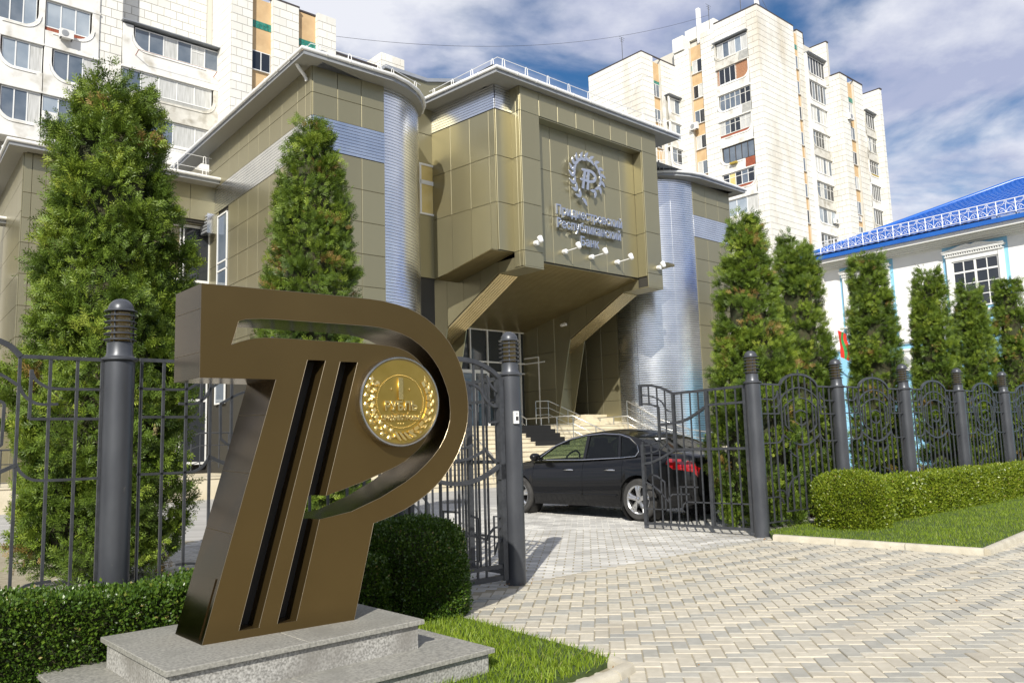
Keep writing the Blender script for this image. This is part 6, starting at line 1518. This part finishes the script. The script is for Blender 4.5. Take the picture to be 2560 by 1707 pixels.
def at(px, py, D):                                           # ground position under a direction of the photograph, at depth D
    d = _M.T @ np.array([(px - 1280) / 2030, (py - 853.5) / 2030, 1.0]); return d[0] * D / d[1], D
x, y = at(264, 1000, 9.3)
thuja('largest thuja, broad and dark, behind the thick post at the left', x, y, 5.78, 0.86, 3, 900, 46, .108, SPRAY_S, bulge=.30, top=.14, ex=.40, tip=[(.12, .0, .35), (.42, 0, .16), (-.15, .1, .05)], brown=.02, base=.62, csize=.27, rough=.22)
x, y = at(778, 800, 11.5)
thuja('slim bright green thuja rising behind the bronze sculpture', x, y, 6.08, 0.76, 4, 740, 40, .098, SPRAY_S, bulge=.30, top=.07, ex=.46, tip=[(.02, 0, .28), (-.16, .02, .05)], brown=.03, csize=.235, rough=.12)
x, y = at(1893, 1100, 12.7)
thuja('tallest right hand thuja, directly behind the open gate leaf and its post', x, y, 4.82, 0.69, 5, 720, 38, .090, SPRAY_S, ex=.58, bulge=.22, top=.14, tip=[(-.03, 0, .12)], brown=.04, csize=.21, rough=.12)
x, y = at(2020, 1100, 13.8)
thuja('twin tipped thuja standing right beside the tallest right hand one', x, y, 4.72, 0.54, 6, 580, 38, .090, SPRAY_S, bulge=.22, top=.30, tip=[(-.12, 0, .05), (.14, 0, .04)], brown=.03, csize=.21, rough=.12)
for (px, D, h, r, sd_, lab) in ((2197, 15.3, 4.72, .47, 7, 'lone thuja in front of the flag and the left house window'), (2347, 16.8, 4.70, .43, 8, 'narrow flat topped thuja against the white wall left of the large house window'),
                                (2448, 18.2, 4.58, .43, 9, 'thuja covering the lower left of the large house window'), (2548, 19.4, 4.85, .47, 10, 'thuja covering the lower right of the large house window'), (2655, 20.7, 4.7, .5, 11, 'last thuja in the row cut by the right edge')):
    x, y = at(px, 1000, D)
    thuja(lab, x, y, h, r, sd_, 560, 36, .092, tmpl=SPRAY_S, ex=.46, bulge=.25, top=.36, tip=[(.1, 0, .02), (-.12, 0, .0)], brown=.035, csize=.20, base=.85, rough=.09)

# ================================================================== boxwood
def leaf_template():
    V = np.array([(0, 0, 0), (.34, .05, .45), (0, .0, 1.0), (-.34, .05, .45)]); F = np.array([(0, 1, 2), (0, 2, 3)]); return V, F
LEAF = leaf_template()
def box_plant(name, label, cat, loc, rz, surf, n, size, m, core, group=None, tmean=.5, edge=None):
    """surf(k) -> positions, outward normals in local space"""
    t = thing(name, label, cat, loc, rz, group)
    core.build('inner_core', M['thuja_core'], t, smooth=60)
    P, D = surf(n); rg = RNG
    cl = (np.sin(P[:, 0] * 17 + P[:, 2] * 9) + np.sin(P[:, 1] * 19 - P[:, 2] * 14 + 1) + np.sin(P[:, 0] * 31 + P[:, 1] * 27)) / 3
    P = P + D * (rg.normal(-.012, .020, n) + cl * .012)[:, None]
    tint = np.clip(rg.normal(tmean, .17, n) + cl * .10, 0, .93); tint[rg.random(n) < .012] = .99
    up = np.array([0, 0, .35]); scatter('foliage', P, D * .8 + up, size * rg.uniform(.7, 1.35, n), LEAF, M[m], t, tint, wobble=.55)
    # upright young shoots along the top
    return t
def hedge_surf(Ln, w_, h, rnd=.06):
    def f(n):
        A = np.array([Ln * h, Ln * h, Ln * w_, w_ * h, w_ * h]); p = A / A.sum(); k = RNG.choice(5, n, p=p); u, v = RNG.random(n), RNG.random(n); P = np.zeros((n, 3)); D = np.zeros((n, 3))
        for i, (fn, nd) in enumerate(((lambda u, v: (u * Ln, 0 * u, v * h), (0, -1, 0)), (lambda u, v: (u * Ln, 0 * u + w_, v * h), (0, 1, 0)), (lambda u, v: (u * Ln, v * w_, 0 * u + h), (0, 0, 1)), (lambda u, v: (0 * u, u * w_, v * h), (-1, 0, 0)), (lambda u, v: (0 * u + Ln, u * w_, v * h), (1, 0, 0)))):
            s_ = k == i; P[s_] = np.stack(fn(u[s_], v[s_]), 1); D[s_] = nd
        # round the upper edges and wave the surfaces a little
        e = np.clip((P[:, 2] - (h - rnd)) / rnd, 0, 1); cy_ = w_ / 2; P[:, 1] -= np.sign(P[:, 1] - cy_) * e ** 2 * rnd * .7 * (np.abs(D[:, 1]) > .5)
        P[:, 2] += .018 * np.sin(P[:, 0] * 5.1) + .012 * np.sin(P[:, 0] * 13 + P[:, 1] * 9); P[:, 1] += .018 * np.sin(P[:, 0] * 4.3 + P[:, 2] * 5)
        return P, D
    return f
def core_box(Ln, w_, h): q = MB(); q.box(.05, Ln - .05, .05, w_ - .05, -.02, h - .05); return q
n2 = Vector((GDIR.y, -GDIR.x))
p = GATE_A + GDIR * (-7.2) + n2 * .74
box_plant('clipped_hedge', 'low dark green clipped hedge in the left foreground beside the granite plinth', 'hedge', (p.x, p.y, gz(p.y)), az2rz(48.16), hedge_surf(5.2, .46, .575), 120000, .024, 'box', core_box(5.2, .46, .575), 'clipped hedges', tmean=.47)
sh = MB()
def ball_surf(rx, ry, h):
    def f(n):
        th = RNG.uniform(0, 2 * pi, n); s_ = RNG.random(n); el = np.where(s_ < .62, RNG.random(n) * .62, .62 + .38 * RNG.random(n))
        zz = el * h; fr = np.where(el < .62, .93 + .07 * np.sin(el / .62 * pi / 2), np.sqrt(np.clip(1 - ((el - .62) / .39) ** 2.6, .0, 1)))
        top = el > .97; fr = np.where(top, np.sqrt(RNG.random(n)) * .45, fr)
        P = np.stack([rx * fr * np.cos(th), ry * fr * np.sin(th), zz], 1)
        D = np.stack([np.cos(th) * np.where(el < .62, 1, .7), np.sin(th) * np.where(el < .62, 1, .7), np.where(el < .62, .1, .8)], 1); D[top] = (0, 0, 1)
        lum = 1 + .045 * np.sin(3 * th + 7 * el) + .03 * np.sin(7 * th - 5 * el); P[:, :2] *= lum[:, None]; return P, D
    return f
def core_ball(rx, ry, h):
    q = MB(); q.lathe([(rx * .82, 0), (rx * .88, h * .3), (rx * .88, h * .6), (rx * .7, h * .82), (rx * .4, h * .92), (.01, h * .93)], 20); return q
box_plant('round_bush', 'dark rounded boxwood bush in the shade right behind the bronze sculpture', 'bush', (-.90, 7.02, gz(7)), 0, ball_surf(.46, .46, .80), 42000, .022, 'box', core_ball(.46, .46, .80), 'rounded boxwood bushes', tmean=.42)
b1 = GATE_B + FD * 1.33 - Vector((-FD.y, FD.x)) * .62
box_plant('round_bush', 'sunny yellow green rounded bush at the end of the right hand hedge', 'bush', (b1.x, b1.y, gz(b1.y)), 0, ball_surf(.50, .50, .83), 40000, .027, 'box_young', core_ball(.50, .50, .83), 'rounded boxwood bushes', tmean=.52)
p = GATE_B + FD * 1.95 - Vector((-FD.y, FD.x)) * .80
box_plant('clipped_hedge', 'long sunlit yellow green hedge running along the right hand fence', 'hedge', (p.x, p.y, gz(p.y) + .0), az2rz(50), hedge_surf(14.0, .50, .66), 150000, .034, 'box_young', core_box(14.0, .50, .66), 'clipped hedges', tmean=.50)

# ================================================================== grass
def blade_template():
    V = np.array([(-.06, 0, 0), (.06, 0, 0), (-.045, .10, .55), (.045, .10, .55), (0, .34, 1.0)]); F = np.array([(0, 1, 3), (0, 3, 2), (2, 3, 4)]); return V, F
BLADE = blade_template()
def grass(name, poly, n, size, z_off, dens=None, seed=1):
    rg = np.random.default_rng(seed); xs = [a for a, b in poly]; ys = [b for a, b in poly]
    P = np.stack([rg.uniform(min(xs), max(xs), n * 2), rg.uniform(min(ys), max(ys), n * 2)], 1)
    pa = np.array(poly); ins = np.zeros(len(P), bool); j = len(pa) - 1
    for i in range(len(pa)):
        xi, yi = pa[i]; xj, yj = pa[j]; c_ = ((yi > P[:, 1]) != (yj > P[:, 1])) & (P[:, 0] < (xj - xi) * (P[:, 1] - yi) / (yj - yi + 1e-12) + xi); ins ^= c_; j = i
    P = P[ins]
    if dens is not None: P = P[rg.random(len(P)) < dens(P)]
    m = len(P); z = np.array([gz(b) for b in P[:, 1]]) + z_off
    pos = np.concatenate([P, z[:, None]], 1); D = np.tile([[0, 0, 1.0]], (m, 1))
    pat = np.sin(P[:, 0] * 3.1) * np.sin(P[:, 1] * 2.7 + 1) + .6 * np.sin(P[:, 0] * 7 + P[:, 1] * 5)
    tint = np.clip(rg.normal(.48, .17, m) + .09 * pat, 0, .94); tint[rg.random(m) < .02] = .99
    s_ = size * .82 * rg.uniform(.55, 1.3, m) * (1 + .12 * pat)
    return scatter(name, pos, D, s_, BLADE, M['grass'], None, tint, wobble=.34, kind='stuff')
visL = lambda P: np.where((P[:, 0] > -1.9) & (P[:, 1] > 4.3), 1.0, .25)
gl_ = grass('lawn', LAWN_L, 95000, .062, .02, visL, 5); gl_['label'] = 'short bright grass in the foreground corner beside the plinth'
gr_ = grass('lawn', LAWN_R, 230000, .050, .05, lambda P: np.clip(16.5 / (P[:, 1] + 4) - .35, .12, 1), 6); gr_['label'] = 'sunny mown lawn in front of the right hand hedge'
# fallen leaves and dry litter at the kerb
rg = np.random.default_rng(4)
Pl = np.concatenate([np.stack([rg.uniform(.2, .62, 16), rg.uniform(5.1, 5.5, 16)], 1), np.stack([rg.uniform(-.2, .15, 22), rg.uniform(8.2, 8.5, 22)], 1), np.stack([rg.uniform(3.2, 4.1, 16), rg.uniform(10.9, 11.25, 16)], 1), np.stack([rg.uniform(-.5, 5, 26), rg.uniform(5, 10, 26)], 1)])
pos = np.concatenate([Pl, np.array([[gz(b) + .012] for b in Pl[:, 1]])], 1)
M['litter'] = mat('dry_leaf', (0.20, 0.10, 0.04), (0.34, 0.21, 0.08), rough=.9, scale=30)
lo_ = scatter('leaf_litter', pos, np.tile([[.7, .3, .25]], (len(pos), 1)), rg.uniform(.012, .030, len(pos)), LEAF, M['litter'], None, wobble=.6, kind='stuff'); lo_['label'] = 'a few dry fallen leaves on the paving'
# ================================================================== black saloon car
CARP = Vector((1.75, 15.60)); CAR_AZ = -42.0
car = thing('parked_car', 'black saloon car with silver alloy wheels parked inside the gate', 'car', (CARP.x, CARP.y, gz(CARP.y) - .012), az2rz(CAR_AZ)); car.scale = (1.05, 1.05, 1.05)
def interp(x, ks):
    if x <= ks[0][0]: return ks[0][1]
    for (a, b), (c, d) in zip(ks[:-1], ks[1:]):
        if x <= c:
            t = (x - a) / (c - a); t = t * t * (3 - 2 * t) * .5 + t * .5; return b + (d - b) * t
    return ks[-1][1]
WB = 1.41
K_top = [(-2.50, .70), (-2.47, .86), (-2.40, 1.00), (-2.20, 1.055), (-1.75, 1.075), (-1.3, 1.055), (-.6, 1.005), (.3, .975), (1.00, .965), (1.35, .94), (1.8, .86), (2.15, .76), (2.33, .66), (2.42, .52)]
K_w = [(-2.50, .62), (-2.44, .74), (-2.25, .845), (-1.8, .895), (-1.2, .912), (0, .915), (1.0, .91), (1.6, .89), (2.0, .83), (2.25, .70), (2.38, .52), (2.43, .36)]
K_bot = [(-2.50, .42), (-2.42, .30), (-2.2, .23), (-1.8, .20), (1.8, .20), (2.2, .21), (2.36, .25), (2.43, .34)]
def section(x):
    w_, zt, zb = interp(x, K_w), interp(x, K_top), interp(x, K_bot); ar = zb
    for xa in (-WB, WB):
        d = abs(x - xa)
        if d < .385: ar = max(ar, .335 + sqrt(.385 ** 2 - d * d))
    fr = [(.955, .0), (.975, .10), (1.0, .28), (1.005, .50), (.995, .72), (.965, .87), (.92, .955), (.84, 1.0), (.55, 1.028), (0, 1.04)]
    out = []
    for a, f in fr:
        z = zb + (zt - zb) * f; out.append((w_ * a, max(z, ar + .0 + .012 * f)))
    return out
xs = sorted(set([round(-2.50 + .04 * i, 3) for i in range(124)] + [-1.10, -1.095, -.215, -.21, 1.02, 1.025]))
secs = [section(x) for x in xs]
def body_part(name, x0, x1, i0, i1, sides=(1, -1), m='car_paint', parent=car, grow=0.0):
    q = MB(); idx = [i for i, x in enumerate(xs) if x0 - 1e-6 <= x <= x1 + 1e-6]
    for s_ in sides:
        vs = []; k = i1 - i0 + 1
        for i in idx:
            for (a, z) in secs[i][i0:i1 + 1]: vs.append((xs[i], s_ * (a + grow), z))
        fs = []
        for i in range(len(idx) - 1):
            for j in range(k - 1):
                f = (i * k + j, (i + 1) * k + j, (i + 1) * k + j + 1, i * k + j + 1); fs.append(f if s_ < 0 else f[::-1])
        q.add(vs, fs)
    return q.build(name, M[m], parent, smooth=35)
body_part('body', -2.50, -1.10, 0, 9); body_part('body_front', 1.025, 2.42, 0, 9); body_part('sill', -1.095, 1.02, 0, 1); body_part('hood_seam_deck', -1.095, 1.02, 6, 9)
doors = {}
for s_, nm in ((1, 'left'), (-1, 'right')):
    doors[(s_, 0)] = body_part('front_door', -.21, 1.02, 1, 6, (s_,)); doors[(s_, 1)] = body_part('rear_door', -1.095, -.215, 1, 6, (s_,))
q = MB(); q.box(-2.3, 2.2, -.70, .70, .22, .62); q.box(-.25 - .9, 1.0, -.86, .86, .22, .60); q.box(-2.44, -2.38, -.6, .6, .45, .9); q.box(2.2, 2.37, -.45, .45, .3, .6); q.build('underbody', M['car_black'], car)
for xa in (-WB, WB):
    for s_ in (1, -1): q = MB(); q.lathe([(.01, s_ * .63), (.38, s_ * .62), (.385, s_ * .90)], 24, (xa, 0, .335), 'y', cap=False); q.build('wheel_arch', M['car_black'], car)
for s_ in (1, -1):                                             # end caps of nose and tail
    pass
for a, xe_ in ((secs[0], xs[0]), (secs[-1], xs[-1])):
    q = MB(); n = len(a); q.add([(xe_, y, z) for y, z in a] + [(xe_, -y, z) for y, z in a[::-1]], [tuple(range(2 * n))]); q.build('bumper_end', M['car_paint'], car)
# greenhouse: side frames with window openings, roof, screens
def sidey(z): f = (z - .97) / (1.44 - .97); return .872 - .235 * f - .03 * max(0, f) ** 3
frame = [(1.12, .955), (.62, 1.215), (.30, 1.335), (-.05, 1.405), (-.50, 1.428), (-.95, 1.395), (-1.30, 1.315), (-1.72, 1.15), (-2.02, 1.055), (-1.6, 1.04), (-1.1, 1.00), (0, .965)]
w_f = [(.90, .985), (.55, 1.205), (.24, 1.315), (-.02, 1.365), (-.13, 1.375), (-.20, .985)]
w_r = [(-.26, .988), (-.20, 1.378), (-.50, 1.388), (-.86, 1.362), (-.99, 1.01)]
w_q = [(-1.04, 1.012), (-.91, 1.352), (-1.10, 1.305), (-1.30, 1.19), (-1.36, 1.10), (-1.34, 1.035)]
def side_mesh(loops, thick, off):
    me = fill_poly(loops, -thick, 0)
    for v in me.vertices: x, z, d = v.co.x, v.co.y, v.co.z; v.co = (x, sidey(z) + off + d, z)
    return me
def mirror_mesh(me):
    m2 = me.copy(); m2.transform(Matrix.Diagonal((1, -1, 1, 1))); m2.flip_normals(); return m2
fm = side_mesh([frame, w_f, w_r, w_q], .035, 0.0); fm.materials.append(M['car_paint']); link('pillar_frame', fm, car); link('pillar_frame', mirror_mesh(fm), car)
for lp, nm, gm in ((w_f, 'front_window', 'car_glass'), (w_r, 'rear_window', 'car_glass_rear'), (w_q, 'quarter_window', 'car_glass_rear')):
    me = side_mesh([lp], .004, -.014); me.materials.append(M[gm]); link(nm, me, car); link(nm, mirror_mesh(me), car)
belt = [(.93, .972), (-.2, .972), (-1.04, 1.0), (-1.36, 1.022), (-1.40, 1.10), (-1.33, 1.20), (-1.12, 1.325), (-.9, 1.382), (-.5, 1.408), (-.1, 1.388), (.26, 1.330), (.58, 1.218), (.93, .972)]
for s_ in (1, -1): q = MB(); q.tube([(x, s_ * (sidey(z) + .006), z) for x, z in belt], .008, 6); q.build('window_trim', M['chrome'], car, smooth=60)
roofx = [(.62, 1.215), (.46, 1.28), (.30, 1.335), (.10, 1.38), (-.05, 1.405), (-.3, 1.422), (-.50, 1.428), (-.75, 1.42), (-.95, 1.395), (-1.12, 1.36), (-1.30, 1.315)]
def crown_strip(pts, rise, n=12, drop=0.0):
    vs = []
    for x, z in pts:
        y0 = sidey(z)
        for i in range(n + 1): t = -1 + 2 * i / n; vs.append((x, y0 * t, z - drop + rise * (1 - t * t)))
    k = n + 1; return vs, [(i * k + j, i * k + j + 1, (i + 1) * k + j + 1, (i + 1) * k + j) for i in range(len(pts) - 1) for j in range(n)]
q = MB(); q.add(*crown_strip(roofx[2:9], .055)); q.build('roof', M['car_paint'], car, smooth=60)
q = MB(); q.add(*crown_strip([(1.10, .965), (.86, 1.09), (.62, 1.215), (.46, 1.28), (.30, 1.335)], .052)); q.build('windscreen', M['car_glass'], car, smooth=60)
q = MB(); q.add(*crown_strip([(-.95, 1.395), (-1.12, 1.36), (-1.30, 1.315), (-1.5, 1.24), (-1.72, 1.15), (-1.98, 1.065)], .048)); q.build('rear_screen', M['car_glass_rear'], car, smooth=60)
q = MB(); q.box(-1.98, 1.05, -.80, .80, .60, .66); q.box(.72, 1.04, -.78, .78, .66, .93); q.box(-1.95, -1.45, -.78, .78, .66, .98); q.build('cabin_floor', M['car_black'], car)
for sy in (.38, -.38):
    q = MB(); q.box(-.05, .42, sy - .24, sy + .24, .62, .78); q.box(-.28, -.10, sy - .23, sy + .23, .70, 1.20); q.box(-.26, -.15, sy - .12, sy + .12, 1.20, 1.34); q.build('front_seat', M['seat'], car)
q = MB(); q.box(-1.05, -.60, -.62, .62, .62, .80); q.box(-1.30, -1.08, -.62, .62, .72, 1.14); q.build('rear_seat', M['seat'], car)
q = MB(); ring = [(.52 - .09 * sin(2 * pi * i / 20) , .38 + .18 * cos(2 * pi * i / 20), .96 + .16 * sin(2 * pi * i / 20)) for i in range(20)]; q.tube(ring, .016, 6, closed=True); q.tube([(.50, .38, .96), (.80, .38, .86)], .025, 6); q.tube([(.52, .21, .96), (.52, .55, .96)], .014, 6); q.build('steering_wheel', M['car_black'], car, smooth=60)
for s_ in (1, -1):
    q = MB(); q.lathe([(.01, 0), (.06, .01), (.085, .05), (.09, .10), (.07, .13), (.01, .135)], 14, (0, 0, 0), 'x'); q.v = [(x, y * 1.25, z * .78) for x, y, z in q.v]; q.xf(Matrix.Translation((.74, s_ * 1.03, 1.035))); q.tube([(.80, s_ * .86, .985), (.80, s_ * .96, 1.00)], .028, 6); q.build('mirror', M['car_paint'], car, smooth=60)
for (s_, k), d in doors.items():
    xh = .02 if k == 0 else -.93
    yv = s_ * (interp(xh, K_w) * 1.0 + .004)
    q = MB(); q.tube([(xh - .02, yv - s_ * .01, .80), (xh + .01, yv + s_ * .022, .805), (xh + .18, yv + s_ * .022, .805), (xh + .21, yv - s_ * .01, .80)], .016, 6, r2=.013); q.build('handle', M['chrome'], d, smooth=60)
    x0, x1 = (-.2, 1.0) if k == 0 else (-.98, -.23)
    q = MB(); q.tube([(x0, s_ * (interp(x0, K_w) * 1.0 + .002), .40), (x1, s_ * (interp(x1, K_w) * 1.0 + .002), .395)], .010, 6); q.build('rub_strip', M['car_paint'], d, smooth=60)
# wheels
def make_wheel(xa, s_):
    wt = bpy.data.objects.new('wheel', None); COL.objects.link(wt); wt.parent = car; wt.location = (xa, s_ * .80, .335)
    q = MB(); q.lathe([(.225, -.10), (.30, -.105), (.325, -.085), (.335, -.05), (.335, .05), (.325, .085), (.30, .105), (.225, .10)], 40, (0, 0, 0), 'y', cap=False); q.build('tyre', M['rubber'], wt, smooth=40)
    q = MB(); q.lathe([(.228, -.10), (.205, -.06), (.205, .085), (.222, .103), (.230, .103), (.230, .08)], 36, (0, 0, 0), 'y', cap=False)
    for k in range(5):
        a = 2 * pi * k / 5 + .3
        for da in (-.13, .13):
            q.tube([(.055 * cos(a + da), s_ * .075, .055 * sin(a + da)), (.14 * cos(a + da * .9), s_ * .088, .14 * sin(a + da * .9)), (.212 * cos(a + da * 1.2), s_ * .075, .212 * sin(a + da * 1.2))], [.030, .026, .030], 6)
    q.lathe([(.01, s_ * .10), (.035, s_ * .10), (.06, s_ * .085), (.07, s_ * .05)], 16, (0, 0, 0), 'y', cap=False); q.build('rim', M['alloy'], wt, smooth=40)
    q = MB(); q.lathe([(.01, s_ * -.02), (.15, s_ * -.02), (.15, s_ * .0), (.01, s_ * .0)], 24, (0, 0, 0), 'y', cap=False); q.build('brake_disc', M['car_black'], wt)
for xa in (-WB, WB):
    for s_ in (1, -1): make_wheel(xa, s_)
# lamps
for s_ in (1, -1):
    vs = []; q = MB(); X_ = [-1.98, -2.1, -2.22, -2.32, -2.40, -2.455]
    for i, x in enumerate(X_):
        w_ = interp(x, K_w); zt = interp(x, K_top)
        for f, o_ in ((.70 if i > 0 else .80, .004), (.80, .010), (.90, -.012)): vs.append((x - .004, s_ * (w_ * (1.0 if f < .85 else .965) + o_), .25 + (zt - .25) * f))
    q.add(vs, [(i * 3 + j, i * 3 + j + 1, (i + 1) * 3 + j + 1, (i + 1) * 3 + j) for i in range(len(X_) - 1) for j in range(2)])
    b = len(q.v); xe = -2.475; q.add([(-2.459, s_ * .70, .63), (xe, s_ * .42, .64), (xe, s_ * .42, .82), (-2.459, s_ * .71, .84)], [(0, 1, 2, 3)]); q.build('tail_light', M['tail_red'], car, smooth=60)
    q = MB(); vs = []; X_ = [1.98, 2.1, 2.2, 2.3, 2.36]
    for x in X_:
        w_ = interp(x, K_w); zt = interp(x, K_top)
        for f in (.62, .78, .90): vs.append((x + .004, s_ * (w_ * (1.0 if f < .8 else .96) + .004), .22 + (zt - .22) * f))
    q.add(vs, [(i * 3 + j, i * 3 + j + 1, (i + 1) * 3 + j + 1, (i + 1) * 3 + j) for i in range(len(X_) - 1) for j in range(2)]); q.build('headlight', M['glass_blue'], car, smooth=60)
q = MB(); q.add([(-1.44, .44, 1.315), (-1.52, .50, 1.275), (-1.50, .20, 1.30)], [(0, 1, 2)]); q.build('rear_sticker', M['white_metal'], car)
q = MB(); q.box(-2.53, -2.515, -.26, .26, .58, .69); q.build('number_plate_holder', M['white_metal'], car)
# ================================================================== street trees on the other side of the road, mirrored in the bronze and the glass
def street_tree(label, x, y, h, r, seed):
    rg = np.random.default_rng(seed); t = thing('street_tree', label, 'tree', (x, y, gz(y)), 0, 'street trees across the road')
    q = MB(); q.tube([(0, 0, -.1), (.05, 0, h * .3), (-.05, .05, h * .55), (0, 0, h * .8)], [.17, .14, .09, .03], 10)
    for k in range(9):
        a = rg.uniform(0, 6.28); z = h * rg.uniform(.3, .6); q.tube([(0, 0, z), (r * .4 * cos(a), r * .4 * sin(a), z + h * .12), (r * .75 * cos(a), r * .75 * sin(a), z + h * .2)], [.07, .045, .015], 6)
    q.build('trunk', M['bark'], t, smooth=60)
    n = 260; u = rg.normal(0, 1, (n, 3)); u /= np.linalg.norm(u, axis=1)[:, None]; c = u * rg.uniform(.35, 1, n)[:, None] ** .5 * np.array([r, r, h * .34]) + np.array([0, 0, h * .64])
    P = np.repeat(c, 26, 0) + rg.normal(0, r * .13, (n * 26, 3)); D = np.repeat(u, 26, 0) + rg.normal(0, .6, P.shape); scatter('crown', P, D, rg.uniform(.10, .22, len(P)), LEAF, M['box'], t, np.clip(rg.normal(.35, .2, len(P)), 0, .93), wobble=.5)
for i, (x, y, h, r, lab) in enumerate([(-13, -1.5, 7.5, 2.6, 'leafy street tree across the road to the left'), (-15, 4.0, 8.0, 2.8, 'leafy street tree across the road, far left'), (-11.5, -7, 7.8, 2.7, 'leafy street tree across the road, left and behind'), (9.5, -15, 8.0, 3.0, 'leafy street tree across the road, right and behind'), (16, -10, 8.5, 3.0, 'leafy street tree across the road to the right'), (21, -3, 8.0, 2.9, 'leafy street tree across the road, far right')]):
    street_tree(lab, x, y, h, r, 40 + i)
